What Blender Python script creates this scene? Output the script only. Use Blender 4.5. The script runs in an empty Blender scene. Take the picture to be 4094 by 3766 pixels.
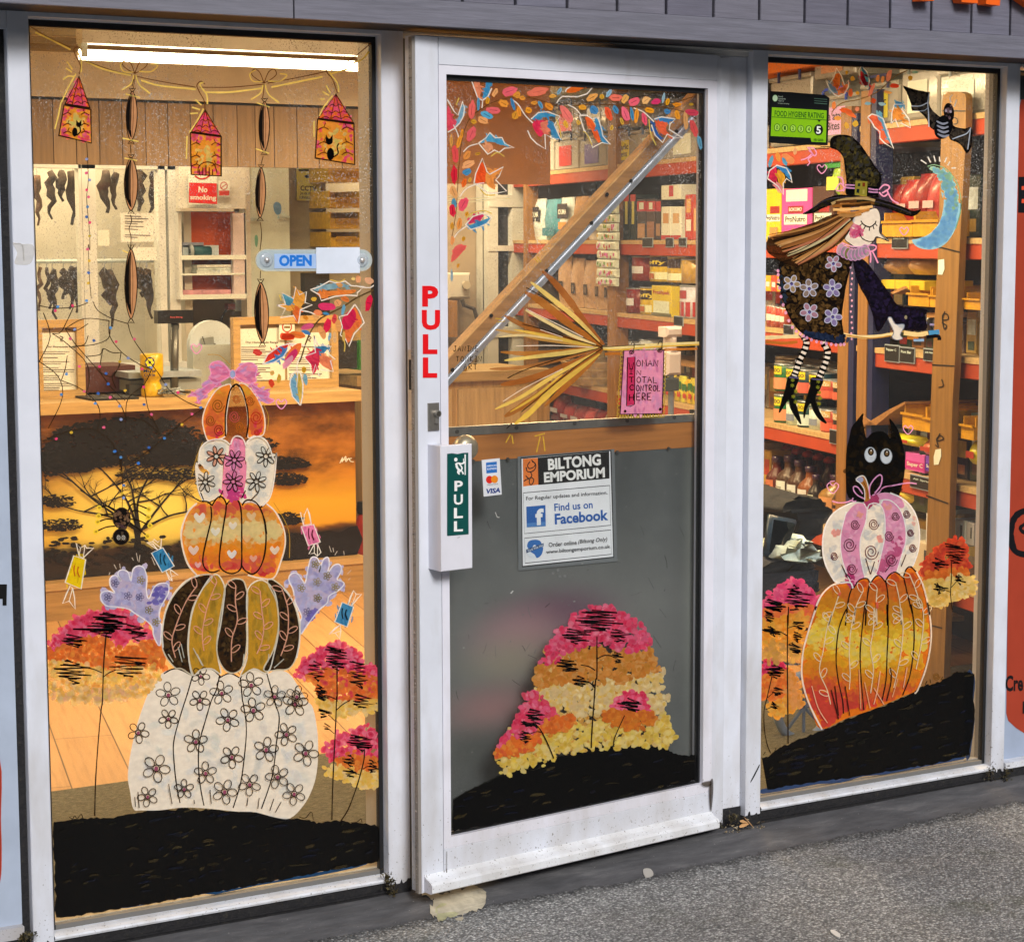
import bpy,bmesh,math,random
from mathutils import Vector,Matrix
from mathutils.geometry import tessellate_polygon
random.seed(7)
C=bpy.context.scene.collection
R=math.radians
# ------------------------------------------------------------------ camera, light, exposure
PPX,PPY,FPX=2047.0,1883.0,8268.0
RW=Matrix(((0.86607905,-0.05846654,0.49647632),(-0.49989852,-0.09548472,0.86080435),(-0.00292235,-0.9937124,-0.11192465)))
CAM=Vector((0.0,-4.5,1.65))
sc=bpy.context.scene
cd=bpy.data.cameras.new('camera');cam=bpy.data.objects.new('camera',cd);C.objects.link(cam)
cd.sensor_width=36.0;cd.lens=36.0*FPX/4094.0;cd.clip_end=500;cd.clip_start=0.05
rx,dn,fw=(RW@Vector(v) for v in((1,0,0),(0,1,0),(0,0,1)))
m4=Matrix((rx,-dn,-fw)).transposed().to_4x4();m4.translation=CAM
cam.matrix_world=m4
sc.camera=cam
w=bpy.data.worlds.new('World');sc.world=w;w.use_nodes=True
nt=w.node_tree;bg=nt.nodes['Background']
sky=nt.nodes.new('ShaderNodeTexSky');sky.sky_type='NISHITA';sky.sun_disc=False
SUN_EL,SUN_AZ=33.0,190.0
sky.sun_elevation=R(SUN_EL);sky.sun_rotation=R(SUN_AZ);sky.air_density=1.0;sky.dust_density=4.0;sky.ozone_density=1.0
nt.links.new(sky.outputs[0],bg.inputs[0]);bg.inputs[1].default_value=0.055
sl=bpy.data.lights.new('sun','SUN');sl.energy=1.5;sl.angle=R(16);sl.color=(0.97,0.98,1.0)
so=bpy.data.objects.new('sun',sl);C.objects.link(so)
sd=Vector((math.sin(R(SUN_AZ))*math.cos(R(SUN_EL)),math.cos(R(SUN_AZ))*math.cos(R(SUN_EL)),math.sin(R(SUN_EL))))
so.rotation_euler=sd.to_track_quat('Z','Y').to_euler();so.location=(0,-6,8)
vs=sc.view_settings;vs.view_transform='Standard';vs.look='None';vs.exposure=0.62;vs.gamma=1.0
sc.cycles.transparent_max_bounces=40;sc.cycles.max_bounces=8;sc.cycles.sample_clamp_indirect=4.0
sc.cycles.use_denoising=True
# ------------------------------------------------------------------ pixels -> places
TL={'A':(0,0,.79642),'B':(0,900,.79642),'C':(0,1800,.79642),'D':(0,2766,.79642),'E':(1500,0,.74664),'F':(1500,900,.74664),'G':(1500,1700,.74664),'H':(1500,2600,.74664),'I':(2800,0,.64410),'J':(2800,800,.64410),'K':(2800,1600,.64410),'L':(2800,2400,.73901),'N':(0,0,1.0),'U':(0,0,2.03783)}
def px(s):
 """'A 1,2 3,4' -> points in photograph pixels; a letter names the enlarged tile that was measured on."""
 out=[]
 for w_ in s.split():
  if w_ in TL:t=TL[w_]
  else:
   a,b=w_.split(',');out.append((t[0]+float(a)*t[2],t[1]+float(b)*t[2]))
 return out
def ray(p):return RW@Vector((p[0]-PPX,p[1]-PPY,FPX))
class Plane:
 """A real upright plane in the place: o a point on it, u to the right along it, v up, n towards the street side."""
 def __init__(s,o,ang=0.0):
  s.o=Vector(o);s.u=Vector((math.cos(R(ang)),math.sin(R(ang)),0));s.v=Vector((0,0,1));s.n=s.v.cross(s.u)*-1
  if s.n.y>0 and abs(ang)<80:s.n=-s.n
 def hit(s,p):
  d=ray(p);return CAM+d*((s.o-CAM).dot(s.n)/d.dot(s.n))
 def uv(s,p):q=s.hit(p)-s.o;return q.dot(s.u),q.dot(s.v)
 def at(s,u,v,lift=0.0):return s.o+s.u*u+s.v*v+s.n*lift
 def lifted(s,d):
  q=Plane(s.o+s.n*d);q.u,q.v,q.n=s.u,s.v,s.n;return q
def YP(y):return Plane((0,y,0))
def floor_hit(p,z=0.0):
 d=ray(p);return CAM+d*((z-CAM.z)/d.z)
FRONT=YP(0.0);GLASS=YP(0.034)
DOOR_ANG=6.6
_h=Plane((0,0.016,0)).hit(px('E 1903,300')[0])
DOOR=Plane((_h.x,0.016,0),DOOR_ANG);DGLASS=DOOR.lifted(-0.018)
SHELF=Plane((5.0,1.06,0),-77);SHELF.u=Vector((-math.sin(R(13)),-math.cos(R(13)),0));SHELF.n=Vector((-math.cos(R(13)),math.sin(R(13)),0))
# ------------------------------------------------------------------ colours
def lin(h):
 h=h.lstrip('#');o=[]
 for i in(0,2,4):
  c=int(h[i:i+2],16)/255;o.append(c/12.92 if c<.04045 else((c+.055)/1.055)**2.4)
 return tuple(o)
def oc(h,k=1.0,a=1.0):
 r=lin(h);return tuple(min(.9,max(.004,c*k)) for c in r)+(a,)
IN=(1.25,.86,.46)
def ic(h,k=1.0):
 r=lin(h);return tuple(min(.82,max(.006,c*k/f)) for c,f in zip(r,IN))+(1.0,)
# ------------------------------------------------------------------ materials (each reads the piece's own colour 'Col')
MATS={}
def nodes(name):
 m=bpy.data.materials.new(name);m.use_nodes=True;n=m.node_tree.nodes;l=m.node_tree.links
 return m,n,l,n['Principled BSDF']
def noise(n,l,scale,vec=None,stretch=None,detail=4,rough=.55):
 t=n.new('ShaderNodeTexCoord');x=n.new('ShaderNodeTexNoise');x.inputs['Scale'].default_value=scale;x.inputs['Detail'].default_value=detail
 x.inputs['Roughness'].default_value=rough
 if stretch:
  mp=n.new('ShaderNodeMapping');mp.inputs['Scale'].default_value=stretch;l.new(t.outputs['Object'],mp.inputs[0]);l.new(mp.outputs[0],x.inputs['Vector'])
 else:l.new(t.outputs['Object'],x.inputs['Vector'])
 return x
def ramp(n,l,src,stops):
 r=n.new('ShaderNodeValToRGB');e=r.color_ramp.elements
 while len(e)<len(stops):e.new(.5)
 for k,(p,c) in enumerate(stops):e[k].position=p;e[k].color=c if len(c)==4 else(*c,1)
 l.new(src,r.inputs[0]);return r
def mixc(n,l,a,b,fac,mode='MIX'):
 x=n.new('ShaderNodeMix');x.data_type='RGBA';x.blend_type=mode
 for s_,v in((6,a),(7,b)):
  if hasattr(v,'is_output'):l.new(v,x.inputs[s_])
  else:x.inputs[s_].default_value=v
 if hasattr(fac,'is_output'):l.new(fac,x.inputs[0])
 else:x.inputs[0].default_value=fac
 return x.outputs[2]
def bump(n,l,src,p,strength,dist=.002):
 b=n.new('ShaderNodeBump');b.inputs['Strength'].default_value=strength;b.inputs['Distance'].default_value=dist
 l.new(src,b.inputs['Height']);l.new(b.outputs[0],p.inputs['Normal'])
def M(kind):
 if kind in MATS:return MATS[kind]
 m,n,l,p=nodes(kind)
 at=n.new('ShaderNodeVertexColor');at.layer_name='Col';col=at.outputs['Color']
 G=lambda v:(v,v,v,1)
 if kind in('paint','thin_paint'):
  x=noise(n,l,55,stretch=(1,1,1.6),detail=5);r=ramp(n,l,x.outputs['Fac'],[(.3,G(.9)),(.7,G(1.07))])
  c=mixc(n,l,col,r.outputs[0],1.0,'MULTIPLY')
  d=n.new('ShaderNodeBsdfDiffuse');t=n.new('ShaderNodeBsdfTranslucent');tr=n.new('ShaderNodeBsdfTransparent')
  l.new(c,d.inputs[0]);l.new(c,t.inputs[0])
  m1=n.new('ShaderNodeMixShader');m1.inputs[0].default_value=.34 if kind=='paint' else .72;l.new(d.outputs[0],m1.inputs[1]);l.new(t.outputs[0],m1.inputs[2])
  g=n.new('ShaderNodeBsdfGlossy');g.inputs['Roughness'].default_value=.25;g.inputs[0].default_value=(1,1,1,1)
  m3=n.new('ShaderNodeMixShader');m3.inputs[0].default_value=.02;l.new(m1.outputs[0],m3.inputs[1]);l.new(g.outputs[0],m3.inputs[2])
  x2=noise(n,l,38,stretch=(1,1,1.5),detail=6,rough=.65);mr=n.new('ShaderNodeMapRange');mr.inputs[1].default_value=.3;mr.inputs[2].default_value=.62
  l.new(x2.outputs['Fac'],mr.inputs[0]);mk=n.new('ShaderNodeMath');mk.operation='MULTIPLY_ADD';l.new(at.outputs['Alpha'],mk.inputs[0]);mk.inputs[1].default_value=.28;mk.inputs[2].default_value=.72;mx=n.new('ShaderNodeMix');l.new(mk.outputs[0],mx.inputs[0]);l.new(mr.outputs[0],mx.inputs[2]);mx.inputs[3].default_value=1.0
  a8=n.new('ShaderNodeMath');a8.operation='MULTIPLY';a8.use_clamp=True;l.new(at.outputs['Alpha'],a8.inputs[0]);a8.inputs[1].default_value=1.08
  pw=n.new('ShaderNodeMath');pw.operation='MULTIPLY';l.new(mx.outputs[0],pw.inputs[0]);l.new(a8.outputs[0],pw.inputs[1])
  m2=n.new('ShaderNodeMixShader');l.new(pw.outputs[0],m2.inputs[0]);l.new(tr.outputs[0],m2.inputs[1]);l.new(m3.outputs[0],m2.inputs[2])
  l.new(m2.outputs[0],n['Material Output'].inputs[0]);n.remove(p)
 elif kind=='glass':
  tr=n.new('ShaderNodeBsdfTransparent');g=n.new('ShaderNodeBsdfGlossy');g.inputs['Roughness'].default_value=.01
  fr=n.new('ShaderNodeFresnel');fr.inputs[0].default_value=1.45;tr.inputs[0].default_value=(.965,.975,.97,1)
  df=n.new('ShaderNodeBsdfDiffuse');df.inputs[0].default_value=(.7,.68,.64,1)
  ge=n.new('ShaderNodeNewGeometry');fb=n.new('ShaderNodeMath');fb.operation='SUBTRACT';fb.use_clamp=True;l.new(fr.outputs[0],fb.inputs[0]);l.new(ge.outputs['Backfacing'],fb.inputs[1])
  mm=n.new('ShaderNodeMixShader');l.new(fb.outputs[0],mm.inputs[0]);l.new(tr.outputs[0],mm.inputs[1]);l.new(g.outputs[0],mm.inputs[2])
  x=noise(n,l,260,detail=2);r=ramp(n,l,x.outputs['Fac'],[(.60,G(0)),(.67,G(.8))])
  x3=noise(n,l,3.2,detail=3);r3=ramp(n,l,x3.outputs['Fac'],[(.40,G(0)),(.64,G(1))])
  f2=n.new('ShaderNodeMath');f2.operation='MULTIPLY';l.new(r.outputs[0],f2.inputs[0]);l.new(r3.outputs[0],f2.inputs[1])
  t9=n.new('ShaderNodeTexCoord');s9=n.new('ShaderNodeSeparateXYZ');l.new(t9.outputs['Object'],s9.inputs[0]);z9=n.new('ShaderNodeMapRange');z9.inputs[1].default_value=1.1;z9.inputs[2].default_value=1.9;z9.inputs[3].default_value=.06;l.new(s9.outputs['Z'],z9.inputs[0]);f9=n.new('ShaderNodeMath');f9.operation='MULTIPLY';l.new(f2.outputs[0],f9.inputs[0]);l.new(z9.outputs[0],f9.inputs[1]);f2=f9
  f3=n.new('ShaderNodeMath');f3.operation='ADD';l.new(f2.outputs[0],f3.inputs[0]);f3.inputs[1].default_value=.012
  m2=n.new('ShaderNodeMixShader');l.new(f3.outputs[0],m2.inputs[0]);l.new(mm.outputs[0],m2.inputs[1]);l.new(df.outputs[0],m2.inputs[2])
  l.new(m2.outputs[0],n['Material Output'].inputs[0]);n.remove(p)
 elif kind=='clear':
  tr=n.new('ShaderNodeBsdfTransparent');g=n.new('ShaderNodeBsdfGlossy');g.inputs['Roughness'].default_value=.12
  d=n.new('ShaderNodeBsdfDiffuse');l.new(col,d.inputs[0]);l.new(col,tr.inputs[0])
  m1=n.new('ShaderNodeMixShader');m1.inputs[0].default_value=.12;l.new(d.outputs[0],m1.inputs[1]);l.new(g.outputs[0],m1.inputs[2])
  m2=n.new('ShaderNodeMixShader');m2.inputs[0].default_value=.42;l.new(tr.outputs[0],m2.inputs[1]);l.new(m1.outputs[0],m2.inputs[2])
  l.new(m2.outputs[0],n['Material Output'].inputs[0]);n.remove(p)
 elif kind=='frame':
  x=noise(n,l,9,detail=6);r=ramp(n,l,x.outputs['Fac'],[(.3,G(.93)),(.7,G(1.03))]);c=mixc(n,l,col,r.outputs[0],1.0,'MULTIPLY')
  t=n.new('ShaderNodeTexCoord');sp=n.new('ShaderNodeSeparateXYZ');l.new(t.outputs['Object'],sp.inputs[0])
  hi=n.new('ShaderNodeMapRange');hi.inputs[1].default_value=.05;hi.inputs[2].default_value=.75;hi.inputs[3].default_value=.27;hi.inputs[4].default_value=.0
  l.new(sp.outputs['Z'],hi.inputs[0])
  x2=noise(n,l,170,detail=3);ad=n.new('ShaderNodeMath');l.new(x2.outputs['Fac'],ad.inputs[0]);l.new(hi.outputs[0],ad.inputs[1])
  r2=ramp(n,l,ad.outputs[0],[(.90,G(0)),(.96,G(.8))]);c=mixc(n,l,c,(.09,.075,.055,1),r2.outputs[0])
  x4=noise(n,l,12,stretch=(1,1,.35),detail=5);a4=n.new('ShaderNodeMath');l.new(x4.outputs['Fac'],a4.inputs[0]);l.new(hi.outputs[0],a4.inputs[1])
  r4=ramp(n,l,a4.outputs[0],[(.58,G(0)),(.95,G(.45))]);c=mixc(n,l,c,(.36,.31,.24,1),r4.outputs[0])
  l.new(c,p.inputs['Base Color']);p.inputs['Roughness'].default_value=.38;p.inputs['Specular IOR Level'].default_value=.35
  bump(n,l,x2.outputs['Fac'],p,.04,.001)
 elif kind.startswith('wood'):
  st={'x':(1.2,18,18),'y':(18,1.2,18),'z':(18,18,1.2)}[kind[-1]]
  x=noise(n,l,3.0,stretch=st,detail=6,rough=.6);r=ramp(n,l,x.outputs['Fac'],[(.25,G(.62)),(.5,G(.98)),(.75,G(1.22))])
  c=mixc(n,l,col,r.outputs[0],1.0,'MULTIPLY');l.new(c,p.inputs['Base Color']);p.inputs['Roughness'].default_value=.5
  bump(n,l,x.outputs['Fac'],p,.15,.002)
 elif kind=='metal':
  x=noise(n,l,30,stretch=(1,1,1),detail=5);r=ramp(n,l,x.outputs['Fac'],[(.3,G(.8)),(.7,G(1.1))]);c=mixc(n,l,col,r.outputs[0],1.0,'MULTIPLY')
  l.new(c,p.inputs['Base Color']);p.inputs['Metallic'].default_value=.7;p.inputs['Roughness'].default_value=.38
 elif kind=='rubber':
  l.new(col,p.inputs['Base Color']);p.inputs['Roughness'].default_value=.6
  x=noise(n,l,120,detail=4);bump(n,l,x.outputs['Fac'],p,.3,.002)
 elif kind=='print':
  x=noise(n,l,14,detail=4);r=ramp(n,l,x.outputs['Fac'],[(.3,G(.92)),(.7,G(1.04))]);c=mixc(n,l,col,r.outputs[0],1.0,'MULTIPLY')
  l.new(c,p.inputs['Base Color']);p.inputs['Roughness'].default_value=.42;p.inputs['Specular IOR Level'].default_value=.3
 elif kind=='pack':
  x=noise(n,l,40,detail=3);r=ramp(n,l,x.outputs['Fac'],[(.3,G(.75)),(.7,G(1.15))]);c=mixc(n,l,col,r.outputs[0],1.0,'MULTIPLY')
  l.new(c,p.inputs['Base Color']);p.inputs['Roughness'].default_value=.28
  x2=noise(n,l,26,detail=2);bump(n,l,x2.outputs['Fac'],p,.35,.006)
 elif kind=='meat':
  x=noise(n,l,45,stretch=(1,1,.5),detail=6,rough=.7);r=ramp(n,l,x.outputs['Fac'],[(.3,G(.4)),(.7,G(1.5))]);c=mixc(n,l,col,r.outputs[0],1.0,'MULTIPLY')
  l.new(c,p.inputs['Base Color']);p.inputs['Roughness'].default_value=.7;bump(n,l,x.outputs['Fac'],p,.9,.01)
 elif kind=='cloth':
  x=noise(n,l,18,detail=6);r=ramp(n,l,x.outputs['Fac'],[(.3,G(.6)),(.7,G(1.3))]);c=mixc(n,l,col,r.outputs[0],1.0,'MULTIPLY')
  l.new(c,p.inputs['Base Color']);p.inputs['Roughness'].default_value=.85;bump(n,l,x.outputs['Fac'],p,.6,.02)
 elif kind=='cladding':
  x=noise(n,l,30,stretch=(.25,1,4),detail=6,rough=.65);r=ramp(n,l,x.outputs['Fac'],[(.3,G(.78)),(.55,G(1.0)),(.75,G(1.2))])
  c=mixc(n,l,col,r.outputs[0],1.0,'MULTIPLY');l.new(c,p.inputs['Base Color']);p.inputs['Roughness'].default_value=.55;bump(n,l,x.outputs['Fac'],p,.5,.003)
 elif kind=='soot':
  x=noise(n,l,60,detail=7,rough=.7);r=ramp(n,l,x.outputs['Fac'],[(.3,(.008,.008,.011)),(.6,(.016,.015,.016)),(.74,(.05,.045,.03)),(.85,(.10,.09,.05))])
  l.new(r.outputs[0],p.inputs['Base Color']);p.inputs['Roughness'].default_value=.75;bump(n,l,x.outputs['Fac'],p,.8,.01)
 else:
  x=noise(n,l,7,detail=5);r=ramp(n,l,x.outputs['Fac'],[(.3,G(.86)),(.7,G(1.07))]);c=mixc(n,l,col,r.outputs[0],1.0,'MULTIPLY')
  l.new(c,p.inputs['Base Color']);p.inputs['Roughness'].default_value=.6
 MATS[kind]=m
 return m
def emis(name,col,strength):
 m,n,l,p=nodes(name);e=n.new('ShaderNodeEmission');e.inputs[0].default_value=(*col,1);e.inputs[1].default_value=strength
 l.new(e.outputs[0],n['Material Output'].inputs[0]);n.remove(p);return m
# ------------------------------------------------------------------ mesh building
class MB:
 def __init__(s):s.V,s.F,s.K=[],[],[]
 def add(s,vs_,fs,col):
  o=len(s.V);s.V+=[tuple(v) for v in vs_]
  for f in fs:s.F.append(tuple(i+o for i in f));s.K.append(col)
  return s
 def hexa(s,b,t,col):
  return s.add(list(b)+list(t),[(3,2,1,0),(4,5,6,7),(0,1,5,4),(1,2,6,5),(2,3,7,6),(3,0,4,7)],col)
 def box(s,a,b,col):
  x0,y0,z0=(min(p,q) for p,q in zip(a,b));x1,y1,z1=(max(p,q) for p,q in zip(a,b))
  return s.hexa([(x0,y0,z0),(x1,y0,z0),(x1,y1,z0),(x0,y1,z0)],[(x0,y0,z1),(x1,y0,z1),(x1,y1,z1),(x0,y1,z1)],col)
 def pbox(s,pl,u0,u1,v0,v1,d0,d1,col,ch=0.0):
  P=pl.at
  if ch:
   c=ch
   b=[P(u0,v0,d0),P(u1,v0,d0),P(u1,v1,d0),P(u0,v1,d0)];m_=[P(u0,v0,d1-c),P(u1,v0,d1-c),P(u1,v1,d1-c),P(u0,v1,d1-c)]
   t=[P(u0+c,v0+c,d1),P(u1-c,v0+c,d1),P(u1-c,v1-c,d1),P(u0+c,v1-c,d1)]
   return s.add(b+m_+t,[(3,2,1,0),(8,9,10,11)]+[(i,(i+1)%4,4+(i+1)%4,4+i) for i in range(4)]+[(4+i,4+(i+1)%4,8+(i+1)%4,8+i) for i in range(4)],col)
  return s.hexa([P(u0,v0,d0),P(u1,v0,d0),P(u1,v1,d0),P(u0,v1,d0)],[P(u0,v0,d1),P(u1,v0,d1),P(u1,v1,d1),P(u0,v1,d1)],col)
 def prism(s,pl,uv,d0,d1,col):
  n_=len(uv);tr=tessellate_polygon([[Vector((a,b,0)) for a,b in uv]])
  vs_=[pl.at(a,b,d0) for a,b in uv]+[pl.at(a,b,d1) for a,b in uv]
  return s.add(vs_,[tuple(t) for t in tr]+[tuple(i+n_ for i in t) for t in tr]+[(i,(i+1)%n_,n_+(i+1)%n_,n_+i) for i in range(n_)],col)
 def tube(s,pts,r,col,k=8,cap=True):
  pts=[Vector(p) for p in pts];rr=r if isinstance(r,(list,tuple)) else[r]*len(pts);o=len(s.V);n_=len(pts)
  d=(pts[1]-pts[0]).normalized();up=Vector((0,0,1)) if abs(d.z)<.9 else Vector((1,0,0));a=d.cross(up).normalized()
  for i,p in enumerate(pts):
   d=(pts[min(i+1,n_-1)]-pts[max(i-1,0)]).normalized();a=(a-d*a.dot(d)).normalized();b=d.cross(a)
   s.V+=[tuple(p+(a*math.cos(2*math.pi*j/k)+b*math.sin(2*math.pi*j/k))*rr[i]) for j in range(k)]
  for i in range(n_-1):
   for j in range(k):s.F.append((o+i*k+j,o+i*k+(j+1)%k,o+(i+1)*k+(j+1)%k,o+(i+1)*k+j));s.K.append(col)
  if cap:
   s.F.append(tuple(o+j for j in range(k))[::-1]);s.K.append(col);s.F.append(tuple(o+(n_-1)*k+j for j in range(k)));s.K.append(col)
  return s
 def lathe(s,c,prof,col,k=16,sx=1.0,sy=1.0):
  o=len(s.V)
  for q in prof:s.V+=[(c[0]+q[0]*math.cos(2*math.pi*j/k)*sx,c[1]+q[0]*math.sin(2*math.pi*j/k)*sy,c[2]+q[1]) for j in range(k)]
  for i in range(len(prof)-1):
   cc=prof[i+1][2] if len(prof[i+1])>2 and prof[i+1][2] else col
   for j in range(k):s.F.append((o+i*k+j,o+i*k+(j+1)%k,o+(i+1)*k+(j+1)%k,o+(i+1)*k+j));s.K.append(cc)
  s.F.append(tuple(o+j for j in range(k))[::-1]);s.K.append(col);s.F.append(tuple(o+(len(prof)-1)*k+j for j in range(k)));s.K.append(prof[-1][2] if len(prof[-1])>2 and prof[-1][2] else col)
  return s
 def build(s,name,mat='plain',parent=None,smooth=False,label=None):
  me=bpy.data.meshes.new(name);org=Vector();q_=parent
  while q_ is not None:org=org+q_.location;q_=q_.parent
  me.from_pydata([tuple(Vector(v)-org) for v in s.V],[],s.F);a=me.color_attributes.new('Col','FLOAT_COLOR','CORNER')
  buf=[]
  for f,k in zip(s.F,s.K):
   if isinstance(k[0],tuple):buf+=[c for q in k for c in q]
   else:buf+=list(k if len(k)==4 else(*k,1.0))*len(f)
  a.data.foreach_set('color',buf);me.materials.append(M(mat) if isinstance(mat,str) else mat)
  if smooth:me.polygons.foreach_set('use_smooth',[True]*len(me.polygons))
  me.validate();me.update()
  o=bpy.data.objects.new(name,me);C.objects.link(o)
  if parent is not None:o.parent=parent
  if label:o['label']=label
  return o
def tag(o,label,cat,group=None,kind='thing'):
 o['label']=label;o['category']=cat;o['kind']=kind
 if group:o['group']=group
 return o
def thing(name,loc,label,cat,group=None):
 o=bpy.data.objects.new(name,None);C.objects.link(o);o.empty_display_size=.05;o.location=loc;o.matrix_world=Matrix.Translation(Vector(loc))
 return tag(o,label,cat,group)
def struct(o):o['kind']='structure';return o
def rect(pl,s):
 """two opposite corners seen in the photograph -> u0,u1,v0,v1 on the plane (upright rectangle)"""
 (x0,y0),(x1,y1)=px(s);xm,ym=(x0+x1)/2,(y0+y1)/2
 us=sorted((pl.uv((x0,ym))[0],pl.uv((x1,ym))[0]));vs_=sorted((pl.uv((xm,y0))[1],pl.uv((xm,y1))[1]))
 return us[0],us[1],vs_[0],vs_[1]
def ringpl(mb,pl,o,i,d0,d1,col):
 """frame between an outer and an inner upright rectangle"""
 (a,b,c,d),(e,f,g,h)=o,i
 for u0,u1,v0,v1 in((a,e,c,d),(f,b,c,d),(e,f,c,g),(e,f,h,d)):mb.pbox(pl,u0,u1,v0,v1,d0,d1,col)
# ------------------------------------------------------------------ drawing on a plane: paint, print, lettering
def smooth_pts(p,closed=False,k=4):
 n_=len(p)
 if n_<3:return p
 out=[]
 for i in range(n_ if closed else n_-1):
  q=[p[(i+j)%n_] if closed else p[min(max(i+j,0),n_-1)] for j in(-1,0,1,2)]
  for t in range(k):
   t/=k
   out.append(tuple(.5*(2*q[1][c]+(q[2][c]-q[0][c])*t+(2*q[0][c]-5*q[1][c]+4*q[2][c]-q[3][c])*t*t+(3*q[1][c]-q[0][c]-3*q[2][c]+q[3][c])*t**3) for c in(0,1)))
 if not closed:out.append(p[-1])
 return out
class Art:
 """Flat artwork lying on a plane; every call lies a hair above the one before."""
 def __init__(s,pl,lift=.001,step=.00005):s.pl,s.l,s.step,s.mb=pl,lift,step,MB()
 def up(s):s.l+=s.step
 def to3(s,p):u,v=s.pl.uv(p);return s.pl.at(u,v,s.l)
 def poly(s,p,col):
  tr=tessellate_polygon([[Vector((a,b,0)) for a,b in p]])
  s.mb.add([s.to3(q) for q in p],[tuple(t) for t in tr],col);s.up()
 def fill(s,st,col,sm=True,k=4):
  p=px(st) if isinstance(st,str) else st
  s.poly(smooth_pts(p,True,k) if sm else p,col);return p
 def line(s,st,wd,col,closed=False,sm=True,taper=False,k=4):
  p=px(st) if isinstance(st,str) else st
  if sm:p=smooth_pts(p,closed,k)
  if closed:p=list(p)+[p[0]]
  n_=len(p);vs_=[]
  for i in range(n_):
   a,b=p[max(i-1,0)],p[min(i+1,n_-1)]
   if closed and i in(0,n_-1):a,b=p[n_-2],p[1]
   dx,dy=b[0]-a[0],b[1]-a[1];L=math.hypot(dx,dy) or 1;h=wd/2*(random.uniform(.85,1.15))
   if taper:h*=(math.sin(math.pi*(i+.4)/(n_-.2))**.6 if taper==2 else 1-.8*i/n_)
   vs_+=[s.to3((p[i][0]-dy/L*h,p[i][1]+dx/L*h)),s.to3((p[i][0]+dy/L*h,p[i][1]-dx/L*h))]
  s.mb.add(vs_,[(2*i,2*i+1,2*i+3,2*i+2) for i in range(n_-1)],col);s.up()
 def dab(s,x,y,a,b,th,col,k=8,up=False,soft=None):
  ct,st_=math.cos(th),math.sin(th);p=[]
  for j in range(k):
   e=2*math.pi*j/k;q=random.uniform(.85,1.15);X,Y=a*math.cos(e)*q,b*math.sin(e)*q;p.append((x+X*ct-Y*st_,y+X*st_+Y*ct))
  if soft is None:s.mb.add([s.to3(q) for q in p],[tuple(range(k))],col)
  else:
   rc=soft;s.mb.add([s.to3((x,y))]+[s.to3(q) for q in p],[],col);o=len(s.mb.V)-k-1
   for j in range(k):s.mb.F.append((o,o+1+j,o+1+(j+1)%k));s.mb.K.append((col,rc,rc))
  s.l+=s.step if up else s.step*.02
 def oval(s,x,y,a,b,col,k=20,th=0):
  s.poly([(x+a*math.cos(2*math.pi*j/k)*math.cos(th)-b*math.sin(2*math.pi*j/k)*math.sin(th),y+a*math.cos(2*math.pi*j/k)*math.sin(th)+b*math.sin(2*math.pi*j/k)*math.cos(th)) for j in range(k)],col)
 def oval_line(s,x,y,a,b,wd,col,k=14,th=0):
  s.line([(x+a*math.cos(2*math.pi*j/k)*math.cos(th)-b*math.sin(2*math.pi*j/k)*math.sin(th),y+a*math.cos(2*math.pi*j/k)*math.sin(th)+b*math.sin(2*math.pi*j/k)*math.cos(th)) for j in range(k)],wd,col,closed=True,sm=False)
 def text(s,t,st,col,bold=0.0,shear=0.0):
  """lettering set into the box whose top-left, top-right and bottom-left corners are given"""
  vs_,fs=glyphs(t,bold,shear);a,b,c=px(st)
  s.mb.add([s.to3((a[0]+(b[0]-a[0])*x+(c[0]-a[0])*(1-y),a[1]+(b[1]-a[1])*x+(c[1]-a[1])*(1-y))) for x,y in vs_],fs,col);s.up()
 def build(s,name,mat='paint',parent=None,label=None):return s.mb.build(name,mat,parent,label=label)
_G={}
def glyphs(t,bold=0.0,shear=0.0):
 key=(t,bold,shear)
 if key not in _G:
  cu=bpy.data.curves.new('lettering','FONT');cu.body=t;cu.offset=bold;cu.shear=shear;cu.resolution_u=3;cu.align_x='CENTER' if '\n' in t else 'LEFT';cu.space_line=.85
  ob=bpy.data.objects.new('lettering',cu);C.objects.link(ob);dg=bpy.context.evaluated_depsgraph_get()
  me=bpy.data.meshes.new_from_object(ob.evaluated_get(dg));vs_=[(v.co.x,v.co.y) for v in me.vertices];fs=[tuple(p.vertices) for p in me.polygons]
  bpy.data.objects.remove(ob);bpy.data.curves.remove(cu);bpy.data.meshes.remove(me)
  x0,x1,y0,y1=min(v[0] for v in vs_),max(v[0] for v in vs_),min(v[1] for v in vs_),max(v[1] for v in vs_)
  _G[key]=([((x-x0)/(x1-x0),(y-y0)/(y1-y0)) for x,y in vs_],fs)
 return _G[key]
STROKES={'W':'0,0 .25,1 .5,.35 .75,1 1,0','O':'.5,0 .1,.3 .1,.75 .5,1 .9,.75 .9,.3 .5,0','M':'0,1 .1,0 .5,.6 .9,0 1,1','A':'0,1 .5,0 1,1;.2,.6 .8,.6','N':'0,1 .05,0 .95,1 1,0','I':'.5,0 .5,1;.1,0 .9,0;.1,1 .9,1','T':'0,0 1,0;.5,0 .5,1','L':'.1,0 .1,1 .9,1','C':'.95,.12 .5,0 .1,.4 .2,.85 .55,1 .95,.88','R':'.1,1 .1,0 .75,.08 .8,.4 .15,.5 .9,1','H':'.05,0 .05,1;.95,0 .95,1;.05,.5 .95,.5','E':'.95,0 .1,0 .1,1 .95,1;.1,.5 .8,.5','J':'.3,0 1,0;.7,0 .7,.8 .4,1 .05,.8','K':'.1,0 .1,1;.9,0 .1,.55 .95,1'}
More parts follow.
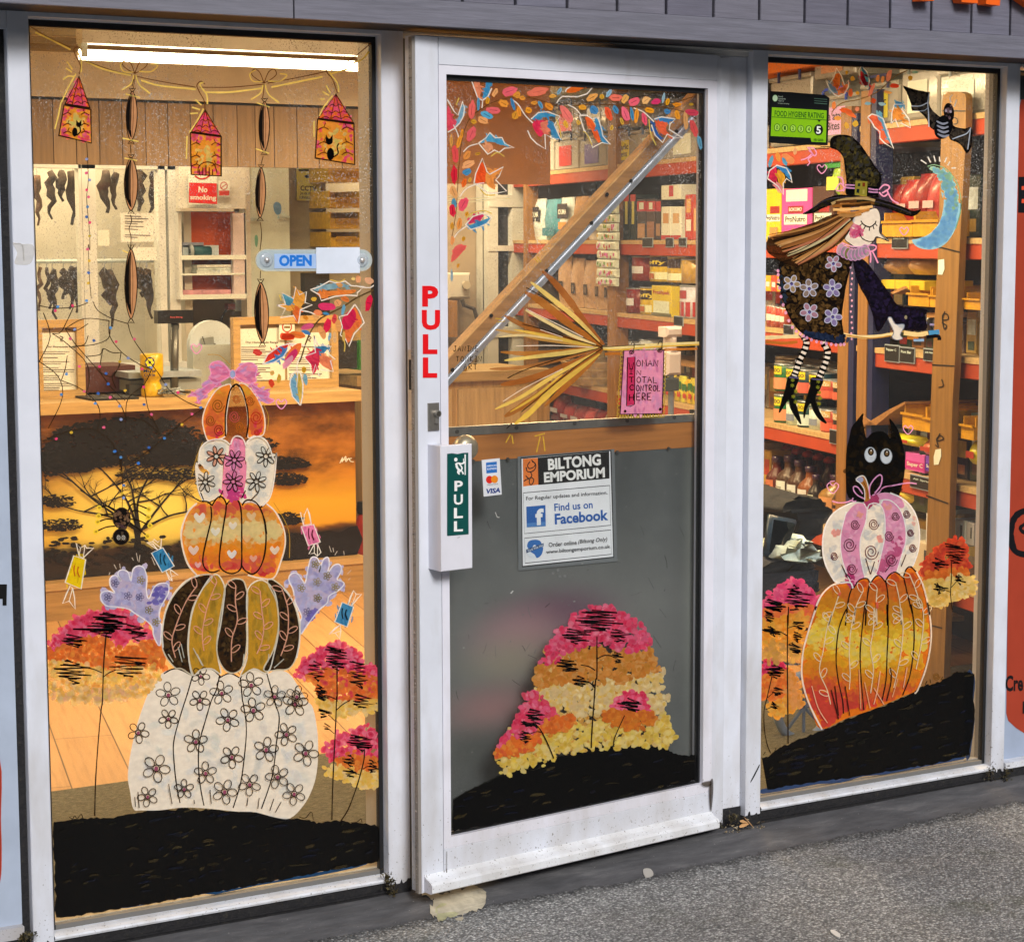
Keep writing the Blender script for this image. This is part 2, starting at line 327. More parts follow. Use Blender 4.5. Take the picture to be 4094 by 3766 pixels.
def hand(art,word,x,y,w_,h,wd,col,gap=.35,slope=0.0):
 """hand lettering, one stroke at a time, in photograph pixels"""
 for ch in word:
  if ch in STROKES:
   for stk in STROKES[ch].split(';'):
    p=[(x+float(a.split(',')[0])*w_+random.uniform(-.04,.04)*w_,y+float(a.split(',')[1])*h+slope*(x+float(a.split(',')[0])*w_)+random.uniform(-.04,.04)*h) for a in stk.split()]
    art.line(p,wd,col,sm=(ch in 'OCJR'))
  x+=w_*(1+gap)*(.75 if ch=='I' else 1)
def inside(p,poly):
 x,y=p;r_=False
 for i in range(len(poly)):
  (x1,y1),(x2,y2)=poly[i],poly[i-1]
  if(y1>y)!=(y2>y) and x<(x2-x1)*(y-y1)/(y2-y1)+x1:r_=not r_
 return r_
def vary(c,k=.12,a=None):
 f=random.uniform(1-k,1+k);return tuple(min(.9,max(.004,q*f*random.uniform(.97,1.03))) for q in c[:3])+((c[3] if len(c)>3 else 1) if a is None else a,)
def dabs(art,st,cols,n_,a_=(10,20),asp=.6,th=(0,3.14),alpha=1.0,band=None,keep=False,var=.1):
 """dabs of a brush scattered in an outline; band(fraction down) picks the pigment"""
 poly=smooth_pts(px(st) if isinstance(st,str) else st,True,3);xs=[p[0] for p in poly];ys=[p[1] for p in poly];x0,x1,y0,y1=min(xs),max(xs),min(ys),max(ys);c=0;it=0
 mean=lambda f:tuple(sum(q[i] for q in f)/len(f) for i in range(3));alpha=1.0 if keep or alpha>.9 else alpha;mc=mean([band(.5,.5)] if band else cols)
 while c<n_ and it<n_*30:
  it+=1;x,y=random.uniform(x0,x1),random.uniform(y0,y1)
  if not inside((x,y),poly):continue
  if keep and not all(inside((x+dx,y+dy),poly) for dx,dy in((a_[1],0),(-a_[1],0),(0,a_[1]),(0,-a_[1]))):continue
  fx_=((y-y0)/(y1-y0),(x-x0)/(x1-x0));cl=band(*fx_) if band else random.choice(cols);m0=mean([band(*fx_) for _ in range(5)]) if band else mc;x,y=(x,y) if keep or band else(x+random.gauss(0,a_[0]*.9),y+random.gauss(0,a_[0]*.9));rim=tuple(.62*m0[i]+.38*cl[i] for i in range(3))+(alpha,);e=random.uniform(*a_)
  art.dab(x,y,e*1.12,e*asp*1.12,random.uniform(*th),vary(cl,var,alpha),7,soft=rim);c+=1
 art.up()
# ------------------------------------------------------------------ ground
def ground_z(x):return .0225+.0085*(x-2.2)
from mathutils import noise as mn
def gz(x,y):
 b=ground_z(min(max(x,-2),9));f=max(0,min(1,(y+.14)/.14));z=b-.04*(1-f)**1.4+.006*mn.noise((x*2.1,y*2.1,0))-.012*max(0,-y-.2)
 return z+(.007*mn.noise((x*9,y*9,3)) if-.24<y<-.02 else 0)
def make_ground():
 m,n,l,p=nodes('asphalt_and_cement')
 t=n.new('ShaderNodeTexCoord');sp=n.new('ShaderNodeSeparateXYZ');l.new(t.outputs['Object'],sp.inputs[0])
 V=n.new('ShaderNodeTexVoronoi');V.inputs['Scale'].default_value=155;l.new(t.outputs['Object'],V.inputs['Vector'])
 chip=n.new('ShaderNodeSeparateColor');l.new(V.outputs['Color'],chip.inputs[0])
 r=ramp(n,l,chip.outputs[0],[(0,(.20,.20,.196)),(.45,(.37,.37,.362)),(.8,(.54,.54,.527)),(1,(.82,.82,.80))])
 edge=ramp(n,l,V.outputs['Distance'],[(.25,(1,1,1)),(.62,(.5,.5,.5))]);asp=mixc(n,l,r.outputs[0],edge.outputs[0],1.0,'MULTIPLY')
 big=noise(n,l,1.3,detail=6);rb=ramp(n,l,big.outputs['Fac'],[(.3,(.72,.72,.72)),(.7,(1.14,1.14,1.12))]);asp=mixc(n,l,asp,rb.outputs[0],1.0,'MULTIPLY')
 mo=noise(n,l,3.1,detail=6,rough=.7);rm=ramp(n,l,mo.outputs['Fac'],[(.57,(0,0,0)),(.72,(.55,.55,.55))]);asp=mixc(n,l,asp,(.075,.082,.035,1),rm.outputs[0])
 cem=noise(n,l,7,stretch=(1,4,4),detail=7,rough=.65);rc=ramp(n,l,cem.outputs['Fac'],[(.3,(.055,.055,.058)),(.55,(.098,.097,.102)),(.75,(.175,.17,.168))])
 c2=noise(n,l,160,detail=2);r2=ramp(n,l,c2.outputs['Fac'],[(.72,(0,0,0)),(.78,(.7,.7,.7))]);cc=mixc(n,l,rc.outputs[0],(.5,.48,.46,1),r2.outputs[0])
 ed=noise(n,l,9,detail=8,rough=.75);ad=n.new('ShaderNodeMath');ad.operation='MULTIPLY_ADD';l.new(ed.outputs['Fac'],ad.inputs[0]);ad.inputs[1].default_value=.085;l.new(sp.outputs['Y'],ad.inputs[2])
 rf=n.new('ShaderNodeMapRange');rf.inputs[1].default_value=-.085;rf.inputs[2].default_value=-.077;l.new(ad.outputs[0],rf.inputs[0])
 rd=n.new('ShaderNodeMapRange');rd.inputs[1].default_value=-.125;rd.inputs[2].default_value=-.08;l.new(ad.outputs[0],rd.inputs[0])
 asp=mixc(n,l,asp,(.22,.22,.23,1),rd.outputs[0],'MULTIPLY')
 l.new(mixc(n,l,asp,cc,rf.outputs[0]),p.inputs['Base Color']);p.inputs['Roughness'].default_value=.85
 h=n.new('ShaderNodeMix');l.new(rf.outputs[0],h.inputs[0]);l.new(V.outputs['Distance'],h.inputs[2]);l.new(cem.outputs['Fac'],h.inputs[3])
 iv=n.new('ShaderNodeMath');iv.operation='MULTIPLY';iv.inputs[1].default_value=-1;l.new(h.outputs[0],iv.inputs[0]);bump(n,l,iv.outputs[0],p,.9,.006)
 mb=MB();xs=[-60,-20,-6,-2]+[-1+.1*i for i in range(75)]+[8,14,40,80]
 ys=[-90,-30,-12,-6,-3.6]+[-3+.15*i for i in range(17)]+[-.5,-.4,-.32,-.26,-.22,-.18,-.15,-.12,-.09,-.06,-.03,0.0,.03]
 for y in ys:
  for x in xs:
   z=gz(x,y)
   mb.V.append((x,y,z))
 k=len(xs)
 for j in range(len(ys)-1):
  for i in range(k-1):mb.F.append((j*k+i,j*k+i+1,(j+1)*k+i+1,(j+1)*k+i));mb.K.append((1,1,1,1))
 struct(mb.build('ground',m,smooth=True))
make_ground()
# ------------------------------------------------------------------ fascia with its boards
def V3(pl,s,d=0.0):return[pl.at(*pl.uv(q),d) for q in px(s)]
FASC=YP(-.13)
fz0=FASC.uv(px('E 1000,183')[0])[1];fz1=FASC.uv(px('I 1200,185')[0])[1]
fascia=thing('shop_fascia',(2.6,-.13,fz0),'grey wood-grain boarded fascia above the shop windows and door','fascia')
mb=MB();mb.box((-4,-.13,fz0),(9,.06,fz0+.012),oc('15141a'));mb.build('soffit','rubber',fascia)
jx=FASC.uv(px('A 1457,60')[0])[0]
mb=MB();mb.box((-4,-.15,fz0),(jx-.002,-.131,fz1),oc('74747f'));mb.box((jx+.002,-.15,fz0),(9,-.131,fz1),oc('72727e'));mb.build('trim_board','cladding',fascia)
mb=MB();mb.box((-4,-.11,fz0+.012),(9,-.05,fz0+1.3),oc('16151b'));mb.build('backing','plain',fascia)
bp=[FASC.uv(q)[0] for q in px('E 465,5 748,20 1025,35 1293,55 1555,70 1808,88 I 362,100 643,130 910,150 1173,165 1428,185 1677,200 1918,215')]
bp=[b for i,b in enumerate(bp) if i==0 or b-bp[i-1]>.03];sp_=(bp[-1]-bp[0])/(len(bp)-1)
allx=[bp[0]-sp_*i for i in range(40,0,-1)]+bp+[bp[-1]+sp_*i for i in range(1,22)]
for a,b in zip(allx,allx[1:]):
 if a<-3 or a>7:continue
 mb=MB();mb.pbox(FASC,a+.004,b-.004,fz1+.001,fz0+1.2,-.015,.004,oc(random.choice(['6c6b78','70707f','696876','72717d'])),.002);mb.build('cladding_board','cladding',fascia)
LETT=YP(-.16)
for k,(st,lab) in enumerate([('I 1350,8 1362,-340 1432,-340 1432,10','flat-footed orange sign letter on the grey fascia, leftmost of those cut by the picture top'),('I 1605,18 1500,-340 1570,-340 1662,0 1690,-335 1716,-335 1703,26','orange sign letter with a pointed foot on the grey fascia'),('I 1755,30 1775,-330 1865,-330 1840,40','orange sign letter with one square slanting stem on the grey fascia'),('I 1950,-20 1890,-325 1990,-325 2130,40 2040,44','orange sign letter at the upper right corner of the picture')]):
 mb=MB();mb.prism(LETT,[LETT.uv(q) for q in px(st)],-.022,.012,oc('f0641a',1.05));tag(mb.build('sign_letter','print'),lab,'sign letter','orange letters of the sign board')
# ------------------------------------------------------------------ window frames
WHITE=oc('e0e4ee',.97);GASK=oc('101114');SOOT=(.02,.02,.02,1)
ZT=FRONT.uv(px('E 80,185')[0])[1];ZHEAD=ZT+.11
def window(name,s_out,s_in,label,zsill):
 """s_out: x of the post sides seen in the front plane; s_in: opening (left, right)"""
 root=thing(name,((s_in[0]+s_in[1])/2,0,zsill),label,'shop window')
 x0,x1=s_in;zt=ZT;zs=zsill
 for a,b in s_out:
  mb=MB();mb.pbox(FRONT,a,b,zs-.012,ZHEAD,-.09,0,WHITE,.002);mb.build('post','frame',root)
  mb=MB()
  k=14;top=[zs-.012+random.uniform(-.006,.014) for _ in range(k+1)]
  uv=[(a-.0012,ground_z(a)-.05)]+[(a+.0024*(i/k-.5)+(b-a)*i/k,top[i]) for i in range(k+1)]+[(b+.0012,ground_z(b)-.05)]
  mb.prism(FRONT,uv,-.09,.0016,SOOT);mb.build('post_foot','soot',root)
 mb=MB();mb.pbox(FRONT,x0,x1,zt,ZHEAD,-.09,-.0008,WHITE);
 mb.hexa([FRONT.at(x0,zt,-.0008),FRONT.at(x1,zt,-.0008),FRONT.at(x1,zt,-.03),FRONT.at(x0,zt,-.03)],[FRONT.at(x0,zt-.001,-.0008),FRONT.at(x1,zt-.001,-.0008),FRONT.at(x1,zt-.005,-.03),FRONT.at(x0,zt-.005,-.03)],WHITE)
 mb.build('head','frame',root)
 mb=MB();S=FRONT.at
 prof=[(-.03,zs+.013),(-.012,zs+.011),(.002,zs+.007),(.005,zs+.003),(.003,zs-.002),(-.03,zs-.002)]
 o=len(mb.V);mb.V+=[tuple(S(x0,z,d)) for d,z in prof]+[tuple(S(x1,z,d)) for d,z in prof];k=len(prof)
 for i in range(k):mb.F.append((i,(i+1)%k,k+(i+1)%k,k+i));mb.K.append(oc('e6ebf6'))
 mb.build('sill','frame',root)
 mb=MB();ringpl(mb,FRONT,(x0+.0005,x1-.0005,zs+.012,zt-.001),(x0+.011,x1-.011,zs+.024,zt-.019),-.046,-.029,GASK);mb.pbox(FRONT,x0+.012,x1-.012,zs+.0135,zs+.0245,-.044,-.0285,oc('6e6c68'));mb.build('gasket','rubber',root)
 mb=MB();ringpl(mb,FRONT,(x0-.03,x1+.03,zs-.02,zt+.03),(x0+.004,x1-.004,zs+.026,zt-.012),-.12 if 'pumpkins, web' in label else-.07,-.047,oc('cfc6b4' if 'pumpkins, web' in label else '8c9098'));mb.build('inner_frame','frame',root)  # right window's grey-blue puts the bluish reflection into the frame colour
 mb=MB();mb.pbox(FRONT,x0+.006,x1-.006,zs+.016,zt-.012,-.0400,-.0345,(1,1,1,1));mb.build('glass','glass',root)
 mb=MB();mb.box((x0-.002,.003,zs-.001),(x1+.002,.08,-.3),SOOT)
 for kk in range(3):mb.box((x0,-.002-.0015*kk,zs-.024-.018*kk),(x1,.003,zs-.028-.018*kk),SOOT)
 mb.build('black_base','soot',root)
 return root
fx=lambda s:FRONT.uv(px(s)[0])[0]
fz=lambda s:FRONT.uv(px(s)[0])[1]
lx0,lx1=fx('D 272,1150'),fx('N 1551,3000')
win_l=window('shop_window',[(fx('D 168,1200'),lx0),(lx1,fx('H 188,1000'))],(lx0,lx1),'tall left shop window painted with a tower of pumpkins, web and spider',fz('D 1100,1098'))
rx0,rx1=fx('L 328,900'),fx('L 1576,800')
win_r=window('shop_window',[(fx('N 2983,3000'),rx0),(rx1,fx('L 1645,800'))],(rx0,rx1),'tall right shop window painted with a witch, moon, bat and black cat',fz('L 950,1024'))
# ------------------------------------------------------------------ door frame and door
jx0,jx1=fx('H 190,800'),fx('N 2983,3000')
dframe=thing('entrance_surround',((jx0+jx1)/2,.02,0),'white aluminium frame round the ajar shop door','door frame')
zdb=.05
hd=MB();hd.pbox(FRONT,jx0,jx1,ZT+.004,ZHEAD,-.09,-.0012,oc('d6d4d0'));hd.pbox(FRONT,jx0,jx1,ZT-.008,ZT+.004,-.09,-.02,oc('d6d4d0'));hd.build('head','frame',dframe)
jb=MB();jb.pbox(FRONT,jx0+.0005,jx0+.03,.03,ZT-.008,-.09,-.026,oc('b9b6b4'));jb.pbox(FRONT,jx0+.0005,jx0+.004,.03,ZT-.008,-.026,-.004,oc('6a665f'));jb.build('jamb','frame',dframe)
jr0=fx('L 140,900')
jb=MB();jb.pbox(FRONT,jr0,jx1-.0005,ground_z(3.3)+.05,ZT-.008,-.09,-.024,WHITE,.003);jb.build('jamb','frame',dframe)
jb=MB();jb.pbox(FRONT,jr0,jx1-.0005,-.03,ground_z(3.3)+.055,-.09,-.022,SOOT);jb.build('jamb_foot','soot',dframe)
jb=MB();jb.box((jx0,.03,-.05),(jx1,.10,.028),oc('2a2a30'));jb.build('threshold','rubber',dframe)
du=lambda s:DOOR.uv(px(s)[0])[0]
dv=lambda s:DOOR.uv(px(s)[0])[1]
U0,U1=du('G 238,700'),du('E 1898,700');V1=dv('E 1000,240');V0=dv('H 1000,1130')
door=thing('glazed_entrance',tuple(DOOR.at(U1,V0,0)),'white aluminium glazed shop door standing ajar between the painted windows','door')
us,ue=du('G 358,700'),du('N 2862,1200')
b0,b1=du('G 400,900'),du('E 1781,900');bv0,bv1=dv('H 1000,872'),dv('E 1000,432')
rv0,rv1=dv('H 1000,905'),dv('E 1000,385')
TH=-.045
st=MB();st.pbox(DOOR,U0,us-.0006,V0,V1,TH,0,WHITE,.002);st.build('stile','frame',door)
st=MB();st.pbox(DOOR,ue+.0006,U1,V0,V1,TH,.004,WHITE,.008);st.build('stile','frame',door)
rl=MB();rl.pbox(DOOR,us+.0006,ue-.0006,rv1,V1,TH,0,WHITE,.001);rl.build('top_rail','frame',door)
rl=MB();rl.pbox(DOOR,us+.0006,ue-.0006,V0,rv0-.012,TH,0,WHITE,.001);rl.build('bottom_rail','frame',door)
bd=MB();ringpl(bd,DOOR,(us+.0006,ue-.0006,rv0-.0115,rv1-.0006),(b0,b1,bv0,bv1),TH,-.0012,oc('e6e6f0'));bd.build('glazing_bead','frame',door)
gk=MB();ringpl(gk,DOOR,(b0-.004,b1+.004,bv0-.004,bv1+.004),(b0+.002,b1-.0065,bv0+.003,bv1-.013),-.03,-.014,GASK);gk.build('gasket','rubber',door)
gl=MB();gl.pbox(DOOR,b0,b1,bv0,bv1,-.026,-.020,(1,1,1,1));gl.build('glass','glass',door)
br=MB();br.pbox(DOOR,U0-.0085,U0-.0003,V0,V1-.004,-.017,-.003,oc('8d867f'));br.build('brush_seal','rubber',door)
fz_=MB()
for k in range(420):
 v=random.uniform(V0,V1-.01);fz_.tube([DOOR.at(U0-.0086,v,random.uniform(-.016,-.004)),DOOR.at(U0-.0105,v+random.uniform(-.004,.004),random.uniform(-.016,-.004))],.0008,oc(random.choice(['8d867f','6c645c','a8a199'])),3)
fz_.build('seal_bristle','rubber',door)['kind']='stuff'
wb=MB();S=DOOR.at;zb=V0+.034
prof=[(0,zb+.012),(.012,zb+.004),(.030,zb-.002),(.036,zb-.008),(.036,zb-.026),(.030,zb-.03),(0,zb-.03)]
a_,c_=U0+.005,du('H 1797,930');k=len(prof);wb.V+=[tuple(S(a_,z,d)) for d,z in prof]+[tuple(S(c_,z,d)) for d,z in prof]
for i in range(k):wb.F.append((i,(i+1)%k,k+(i+1)%k,k+i));wb.K.append(oc('eceff8'))
wb.F+=[tuple(range(k))[::-1],tuple(range(k,2*k))];wb.K+=[oc('e0e0ea')]*2
wb.build('weather_bar','frame',door)
# handle: a white box pull standing off the stile
HP=DOOR.lifted(.055);hx0,hx1=HP.uv(px('G 352,400')[0])[0],HP.uv(px('G 520,400')[0])[0];hz1,hz0=HP.uv(px('G 436,106')[0])[1],HP.uv(px('G 436,775')[0])[1]
hb=MB();hb.pbox(HP,hx0,hx1,hz0,hz1,-.016,0,oc('e0e0e8'),.0015);hb.pbox(HP,hx0,hx0+.028,hz0+.0005,hz1-.0005,-.055,-.016,oc('dcdce6'));handle=hb.build('pull_handle','frame',door)
pa=Art(HP,.0012);pa.fill('G 384,153 410,150 440,154 470,148 497,147 499,583 384,592',oc('0c4f4a'),sm=False)
for i,ch in enumerate('PULL'):
 y=[298,371,443,514][i];pa.text(ch,f'G {420 if i != 0 else 423},{y} {468},{y - 2} {420 if i != 0 else 423},{y + 55}',oc('f4f4f0'),.03)
W_=oc('f4f4f0')
pa.oval(*px('G 430,184')[0],7,8,W_,12);pa.line('G 480,156 480,266',5,W_,sm=False);pa.line('G 432,205 445,203 462,206 477,196',6,W_);pa.line('G 432,204 436,225 446,238',9,W_);pa.line('G 447,205 460,222 462,235 446,252',6,W_)
pa.line('G 446,238 462,246 470,262',6,W_);pa.line('G 446,236 440,252 450,262',6,W_);pa.line('G 470,178 472,206',3,W_,sm=False)
pa.line('G 438,602 452,598',2,oc('999999'),sm=False)
pa.build('pull_sticker','print',handle,'dark green PULL sticker with white figure')
lk=MB();L0,L1,Z0,Z1=rect(DOOR,'F 280,952 338,1100');lk.pbox(DOOR,L0,L1,Z0,Z1,0,.006,oc('9a958c'),.002);lp=lk.build('lock_plate','metal',door)
lk=MB();cu,cv=DOOR.uv(px('F 317,1008')[0]);c_=DOOR.at(cu,cv,.006)
lk.tube([c_,c_+DOOR.n*.012],.0085,oc('a8a49c'),18);lk.pbox(DOOR,cu-.0045,cu+.0045,cv-.024,cv,.006,.013,oc('a8a49c'),.001);lk.tube([c_+DOOR.n*.012,c_+DOOR.n*.0135],.006,oc('6c675e'),14);lk.pbox(DOOR,cu-.0008,cu+.0008,cv-.004,cv+.004,.0135,.0142,oc('151515'));lk.build('lock_cylinder','metal',lp)
ke=MB();kv1,kv0=dv('F 200,672'),dv('F 205,1108');ke.pbox(DOOR,U0-.0015,U0-.0002,kv0,kv1,-.042,-.02,oc('cfccc8'));kp=ke.build('strike_plate','metal',door)
ke=MB();ke.pbox(DOOR,U0-.0024,U0-.0015,dv('F 205,888'),dv('F 205,725'),-.037,-.028,oc('0a0a0a'));ke.build('latch_slot','rubber',kp)
# red letters PULL on the stile
ra=Art(DOOR,.0008)
for ch,(y0,y1,x0,x1) in zip('PULL',[(326,437,251,337),(455,562,249,346),(585,691,254,332),(709,818,254,331)]):ra.text(ch,f'F {x0},{y0} {x1},{y0} {x0},{y1}',oc('e8141c'),.045)
tag(ra.build('door_lettering','print'),'large red letters PULL running down the white door stile','lettering')
# rust and grime where the bead meets the right stile
ga=Art(DOOR,.006);ga.fill('N 2832,3128 2840,3110 2845,3118 2846,3160 2843,3200 2838,3240 2834,3230 2830,3180',oc('3a2a12',a=.75));ga.build('rust_stain','paint',door);ga=Art(DOOR,.006);ga.fill('N 2798,3130 2812,3122 2836,3120 2838,3136 2815,3142',oc('4a3a1c',a=.7));ga.build('rust_stain','paint',door);ga=Art(DOOR,.006);ga.fill('N 1779,3470 1782,3468 1783,3510 1779,3513',oc('6a4a20',a=.7),sm=False)
ga.line('N 1781,3400 1780,3510',3,oc('5a4020',a=.6));ga.build('rust_stain','paint',door)
# ------------------------------------------------------------------ neighbouring shop panels at both picture edges
NP=YP(.02);nx1=NP.uv(px('D 104,900')[0])[0];nz=NP.uv(px('D 60,1170')[0])[1]
pn=thing('neighbour_panel',(nx1,.02,nz),'blue-grey panel of the next shopfront at the left picture edge','panel')
mb=MB();mb.box((-1.2,.02,nz),(nx1,.05,ZT-.03),oc('b3c0d4',.92));mb.build('panel_sheet','plain',pn)
mb=MB();mb.box((nx1,.024,nz-.05),(fx('D 168,1200')-.0005,.09,ZHEAD),oc('0d0d10'));mb.box((-1.2,.003,-.3),(nx1,.05,nz-.02),SOOT);mb.build('black_gap','soot',pn)
mb=MB();mb.box((-1.2,0,ZT-.03),(fx('D 168,1200')-.001,.09,ZHEAD),WHITE);mb.build('head','frame',pn)
mb=MB();mb.box((-1.2,-.002,nz-.028),(nx1-.002,.03,nz),oc('b9b9bf'));mb.build('sill','frame',pn)
a=Art(NP,.001);a.fill('D -120,200 -2,330 4,640 8,800 2,940 -30,1010 -120,1050',oc('a8331c'));a.build('red_emblem','print',pn)
a=Art(NP,.0014);a.fill('C -60,672 34,672 32,778 12,778 12,745 -60,745',oc('101010'),sm=False);a.build('black_lettering','print',pn)
NR=YP(.034);nx0=fx('L 1648,800')
pr=thing('neighbour_panel',(nx0+.3,.034,.1),'panel with a rust-red rounded sign and black swirl at the right picture edge','panel')
mb=MB();mb.box((nx0,.034,.06),(nx0+1.6,.05,ZT-.03),oc('aab8cf',.9));mb.build('panel_sheet','plain',pr)
zr=fz('L 1700,870')
mb=MB();mb.box((nx0,-.004,zr-.018),(nx0+1.6,.034,zr),oc('e6ebf6'));mb.build('sill','frame',pr)
mb=MB();mb.box((nx0,.003,-.3),(nx0+1.6,.09,zr-.019),SOOT);mb.build('black_base','soot',pr)
mb=MB();mb.box((nx0,-.0,ZT),(nx0+1.6,.09,ZHEAD),oc('cfcdd0'));mb.build('head','frame',pr)
a=Art(NR,.001);a.fill('I 1985,440 2120,450 2120,640 1985,620',oc('3f4446'),sm=False);a.fill('I 1986,452 2120,462 2120,480 1986,470',oc('c79a6a'),sm=False)
a.fill('N 4082,400 4094,398 4200,396 4200,2950 4150,2960 4094,2930 4060,2908 4030,2880 4022,2850 4030,2200 4055,1000 4070,450',oc('a8402a'),sm=False)
a.fill('I 1973,1100 2120,1095 2120,1325 1970,1322',oc('16151a'),sm=False);a.fill('I 1993,1158 2009,1156 2009,1180 1992,1180',oc('e05030'),sm=False);a.fill('I 1993,1238 2009,1236 2009,1262 1992,1262',oc('e05030'),sm=False)
a.build('red_sign','print',pr)
a=Art(NR,.0018);a.line('K 2060,690 2000,690 1955,720 1932,770 1925,830 1935,900 1965,945 2060,965',24,oc('131216'));a.line('K 2080,735 2010,770 1985,790 1998,815 2060,840',14,oc('131216'))
a.build('black_swirl','print',pr);a=Art(NR,.0019);a.text('Cre','L 1650,405 1745,402 1648,492',oc('131216'),.03);a.build('black_lettering','print',pr);a=Art(NR,.0019);a.fill('L 1742,545 1760,543 1760,610 1741,612',oc('131216'),sm=False);a.build('black_lettering','print',pr)
# ------------------------------------------------------------------ small things on the ground
lf=MB()
def floor_poly(mb,st,z,t,col,j=0):
 p=[floor_hit((q[0]+random.uniform(-j,j),q[1]+random.uniform(-j,j)),z) for q in smooth_pts(px(st),True,4)];p=[Vector((q.x,q.y,gz(q.x,q.y)+.002+z)) for q in p];tr=tessellate_polygon([p]);n_=len(p)
 mb.add([tuple(q) for q in p]+[(q.x,q.y,q.z+t) for q in p],[tuple(i+n_ for i in f) for f in tr]+[(i,(i+1)%n_,n_+(i+1)%n_,n_+i) for i in range(n_)],col)
 return mb
mb=floor_poly(MB(),'N 1688,3604 1705,3594 1752,3597 1790,3594 1812,3581 1862,3575 1870,3562 1893,3557 1916,3570 1945,3585 1938,3610 1890,3625 1857,3633 1853,3650 1830,3655 1803,3640 1775,3656 1748,3655 1728,3648 1722,3632 1738,3618 1720,3610',0,.0012,oc('bdb39c'),6);
for q in[('N 1740,3630 1790,3620 1830,3632 1800,3642 1760,3652',oc('b6b28a'))]:floor_poly(mb,q[0],.0016,.0006,q[1],5)
tag(mb.build('mortar_patch','cloth'),'pale crumbling mortar patch with green algae below the door corner','mortar patch')
for st,z,lab in[('N 2783,3338 2798,3332 2812,3330 2814,3338 2795,3342',.02,'flat white crumb beside the foot of the door'),('N 2952,3325 2974,3323 2976,3332 2954,3334',.03,'square white crumb below the dry leaf'),('L 705,1752 730,1755 758,1775 750,1790 712,1768',-.05,'white flake lying alone on the asphalt'),('N 2672,3390 2700,3386 2712,3396 2690,3402',-.0,'white paint flake on the cement below the door bar'),('N 2572,3482 2600,3478 2612,3488 2580,3496',-.02,'white paint flake nearest the edge of the asphalt')]:
 tag(floor_poly(MB(),st,0,.003,oc('e0ddd6' if 'crumb' in lab or 'alone' in lab else 'aaa69e')).build('paint_flake','plain'),lab,'paint flake','pale flakes on the ground')
dl=MB()
c=floor_hit(px('N 2985,3290')[0],.035)
for st in['N 2974,3266 2990,3278 3006,3300 3008,3306 2992,3292 2978,3276','N 2982,3283 2968,3292 2952,3304 2956,3306 2974,3300 2986,3290','N 2972,3278 2958,3280 2956,3284 2972,3288 2982,3284','N 2984,3284 2988,3296 2992,3304 2986,3298 2981,3290']:
 p=[FRONT.lifted(.03).hit(q) for q in px(st)];n_=len(p);p=[Vector((q.x,q.y-.012*(i/n_),q.z)) for i,q in enumerate(p)];tr=tessellate_polygon([[Vector((q.x,q.z,0)) for q in p]])
 dl.add(p+[q+Vector((0,.002,.001)) for q in p],[tuple(f) for f in tr]+[tuple(i+n_ for i in f) for f in tr],oc('b98d5c'))
tag(dl.build('dry_leaf','cloth'),'dry curled brown leaf at the foot of the right door post','leaf')
# ------------------------------------------------------------------ the shop behind the glass
OPP=MB();OPP.box((-30,-16,-.5),(40,-15,6.5),oc('6b625c'));struct(OPP.build('opposite_wall','plain'))
m,n,l,p=nodes('laminate')
t=n.new('ShaderNodeTexCoord');mp=n.new('ShaderNodeMapping');mp.inputs['Rotation'].default_value=(0,0,R(-77));l.new(t.outputs['Object'],mp.inputs[0])
bk=n.new('ShaderNodeTexBrick');bk.inputs['Scale'].default_value=1.0;bk.inputs['Brick Width'].default_value=1.25;bk.inputs['Row Height'].default_value=.19;bk.inputs['Mortar Size'].default_value=.0025;bk.inputs['Bias'].default_value=0
bk.inputs['Color1'].default_value=ic('e89a4c',.82);bk.inputs['Color2'].default_value=ic('d88a3c',.82);bk.inputs['Mortar'].default_value=ic('7a4a1c',.8);l.new(mp.outputs[0],bk.inputs['Vector'])
x=n.new('ShaderNodeTexNoise');x.inputs['Scale'].default_value=3;x.inputs['Detail'].default_value=7;x.inputs['Roughness'].default_value=.65;mp2=n.new('ShaderNodeMapping');mp2.inputs['Scale'].default_value=(1,14,1);l.new(mp.outputs[0],mp2.inputs[0]);l.new(mp2.outputs[0],x.inputs['Vector'])
r=ramp(n,l,x.outputs['Fac'],[(.25,(.7,.66,.6)),(.5,(1,1,1)),(.8,(1.18,1.12,1.05))]);l.new(mixc(n,l,bk.outputs[0],r.outputs[0],1.0,'MULTIPLY'),p.inputs['Base Color']);p.inputs['Roughness'].default_value=.42
fl=MB();fl.box((.4,.1,-.1),(9,9,0),(1,1,1,1));struct(fl.build('floor',m))
m,n,l,p=nodes('entrance_carpet')
x=noise(n,l,70,stretch=(1,2.4,1),detail=5,rough=.7);r=ramp(n,l,x.outputs['Fac'],[(.3,ic('4a3a1c')),(.55,ic('7a6238')),(.75,ic('9a8250'))]);l.new(r.outputs[0],p.inputs['Base Color']);p.inputs['Roughness'].default_value=.95;bump(n,l,x.outputs['Fac'],p,.8,.01)
mt=MB();mt.box((.5,.1,0),(8.5,1.43,.008),(1,1,1,1));tag(mt.build('entrance_mat',m),'grey-brown ribbed carpet mat inside the windows, ending at the laminate','mat')
wl=MB();wl.box((.4,.1,0),(.5,9,2.5),ic('d8a868'));struct(wl.build('left_wall'))
wl=MB();wl.box((.4,7.6,0),(9,7.7,2.5),ic('e8b878'));struct(wl.build('back_wall'))
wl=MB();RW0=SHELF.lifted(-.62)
wl.hexa([RW0.at(-7.5,0,0),RW0.at(.72,0,0),RW0.at(.72,0,-.1),RW0.at(-7.5,0,-.1)],[RW0.at(-7.5,2.5,0),RW0.at(.72,2.5,0),RW0.at(.72,2.5,-.1),RW0.at(-7.5,2.5,-.1)],ic('4a3018',.8));struct(wl.build('right_wall'))
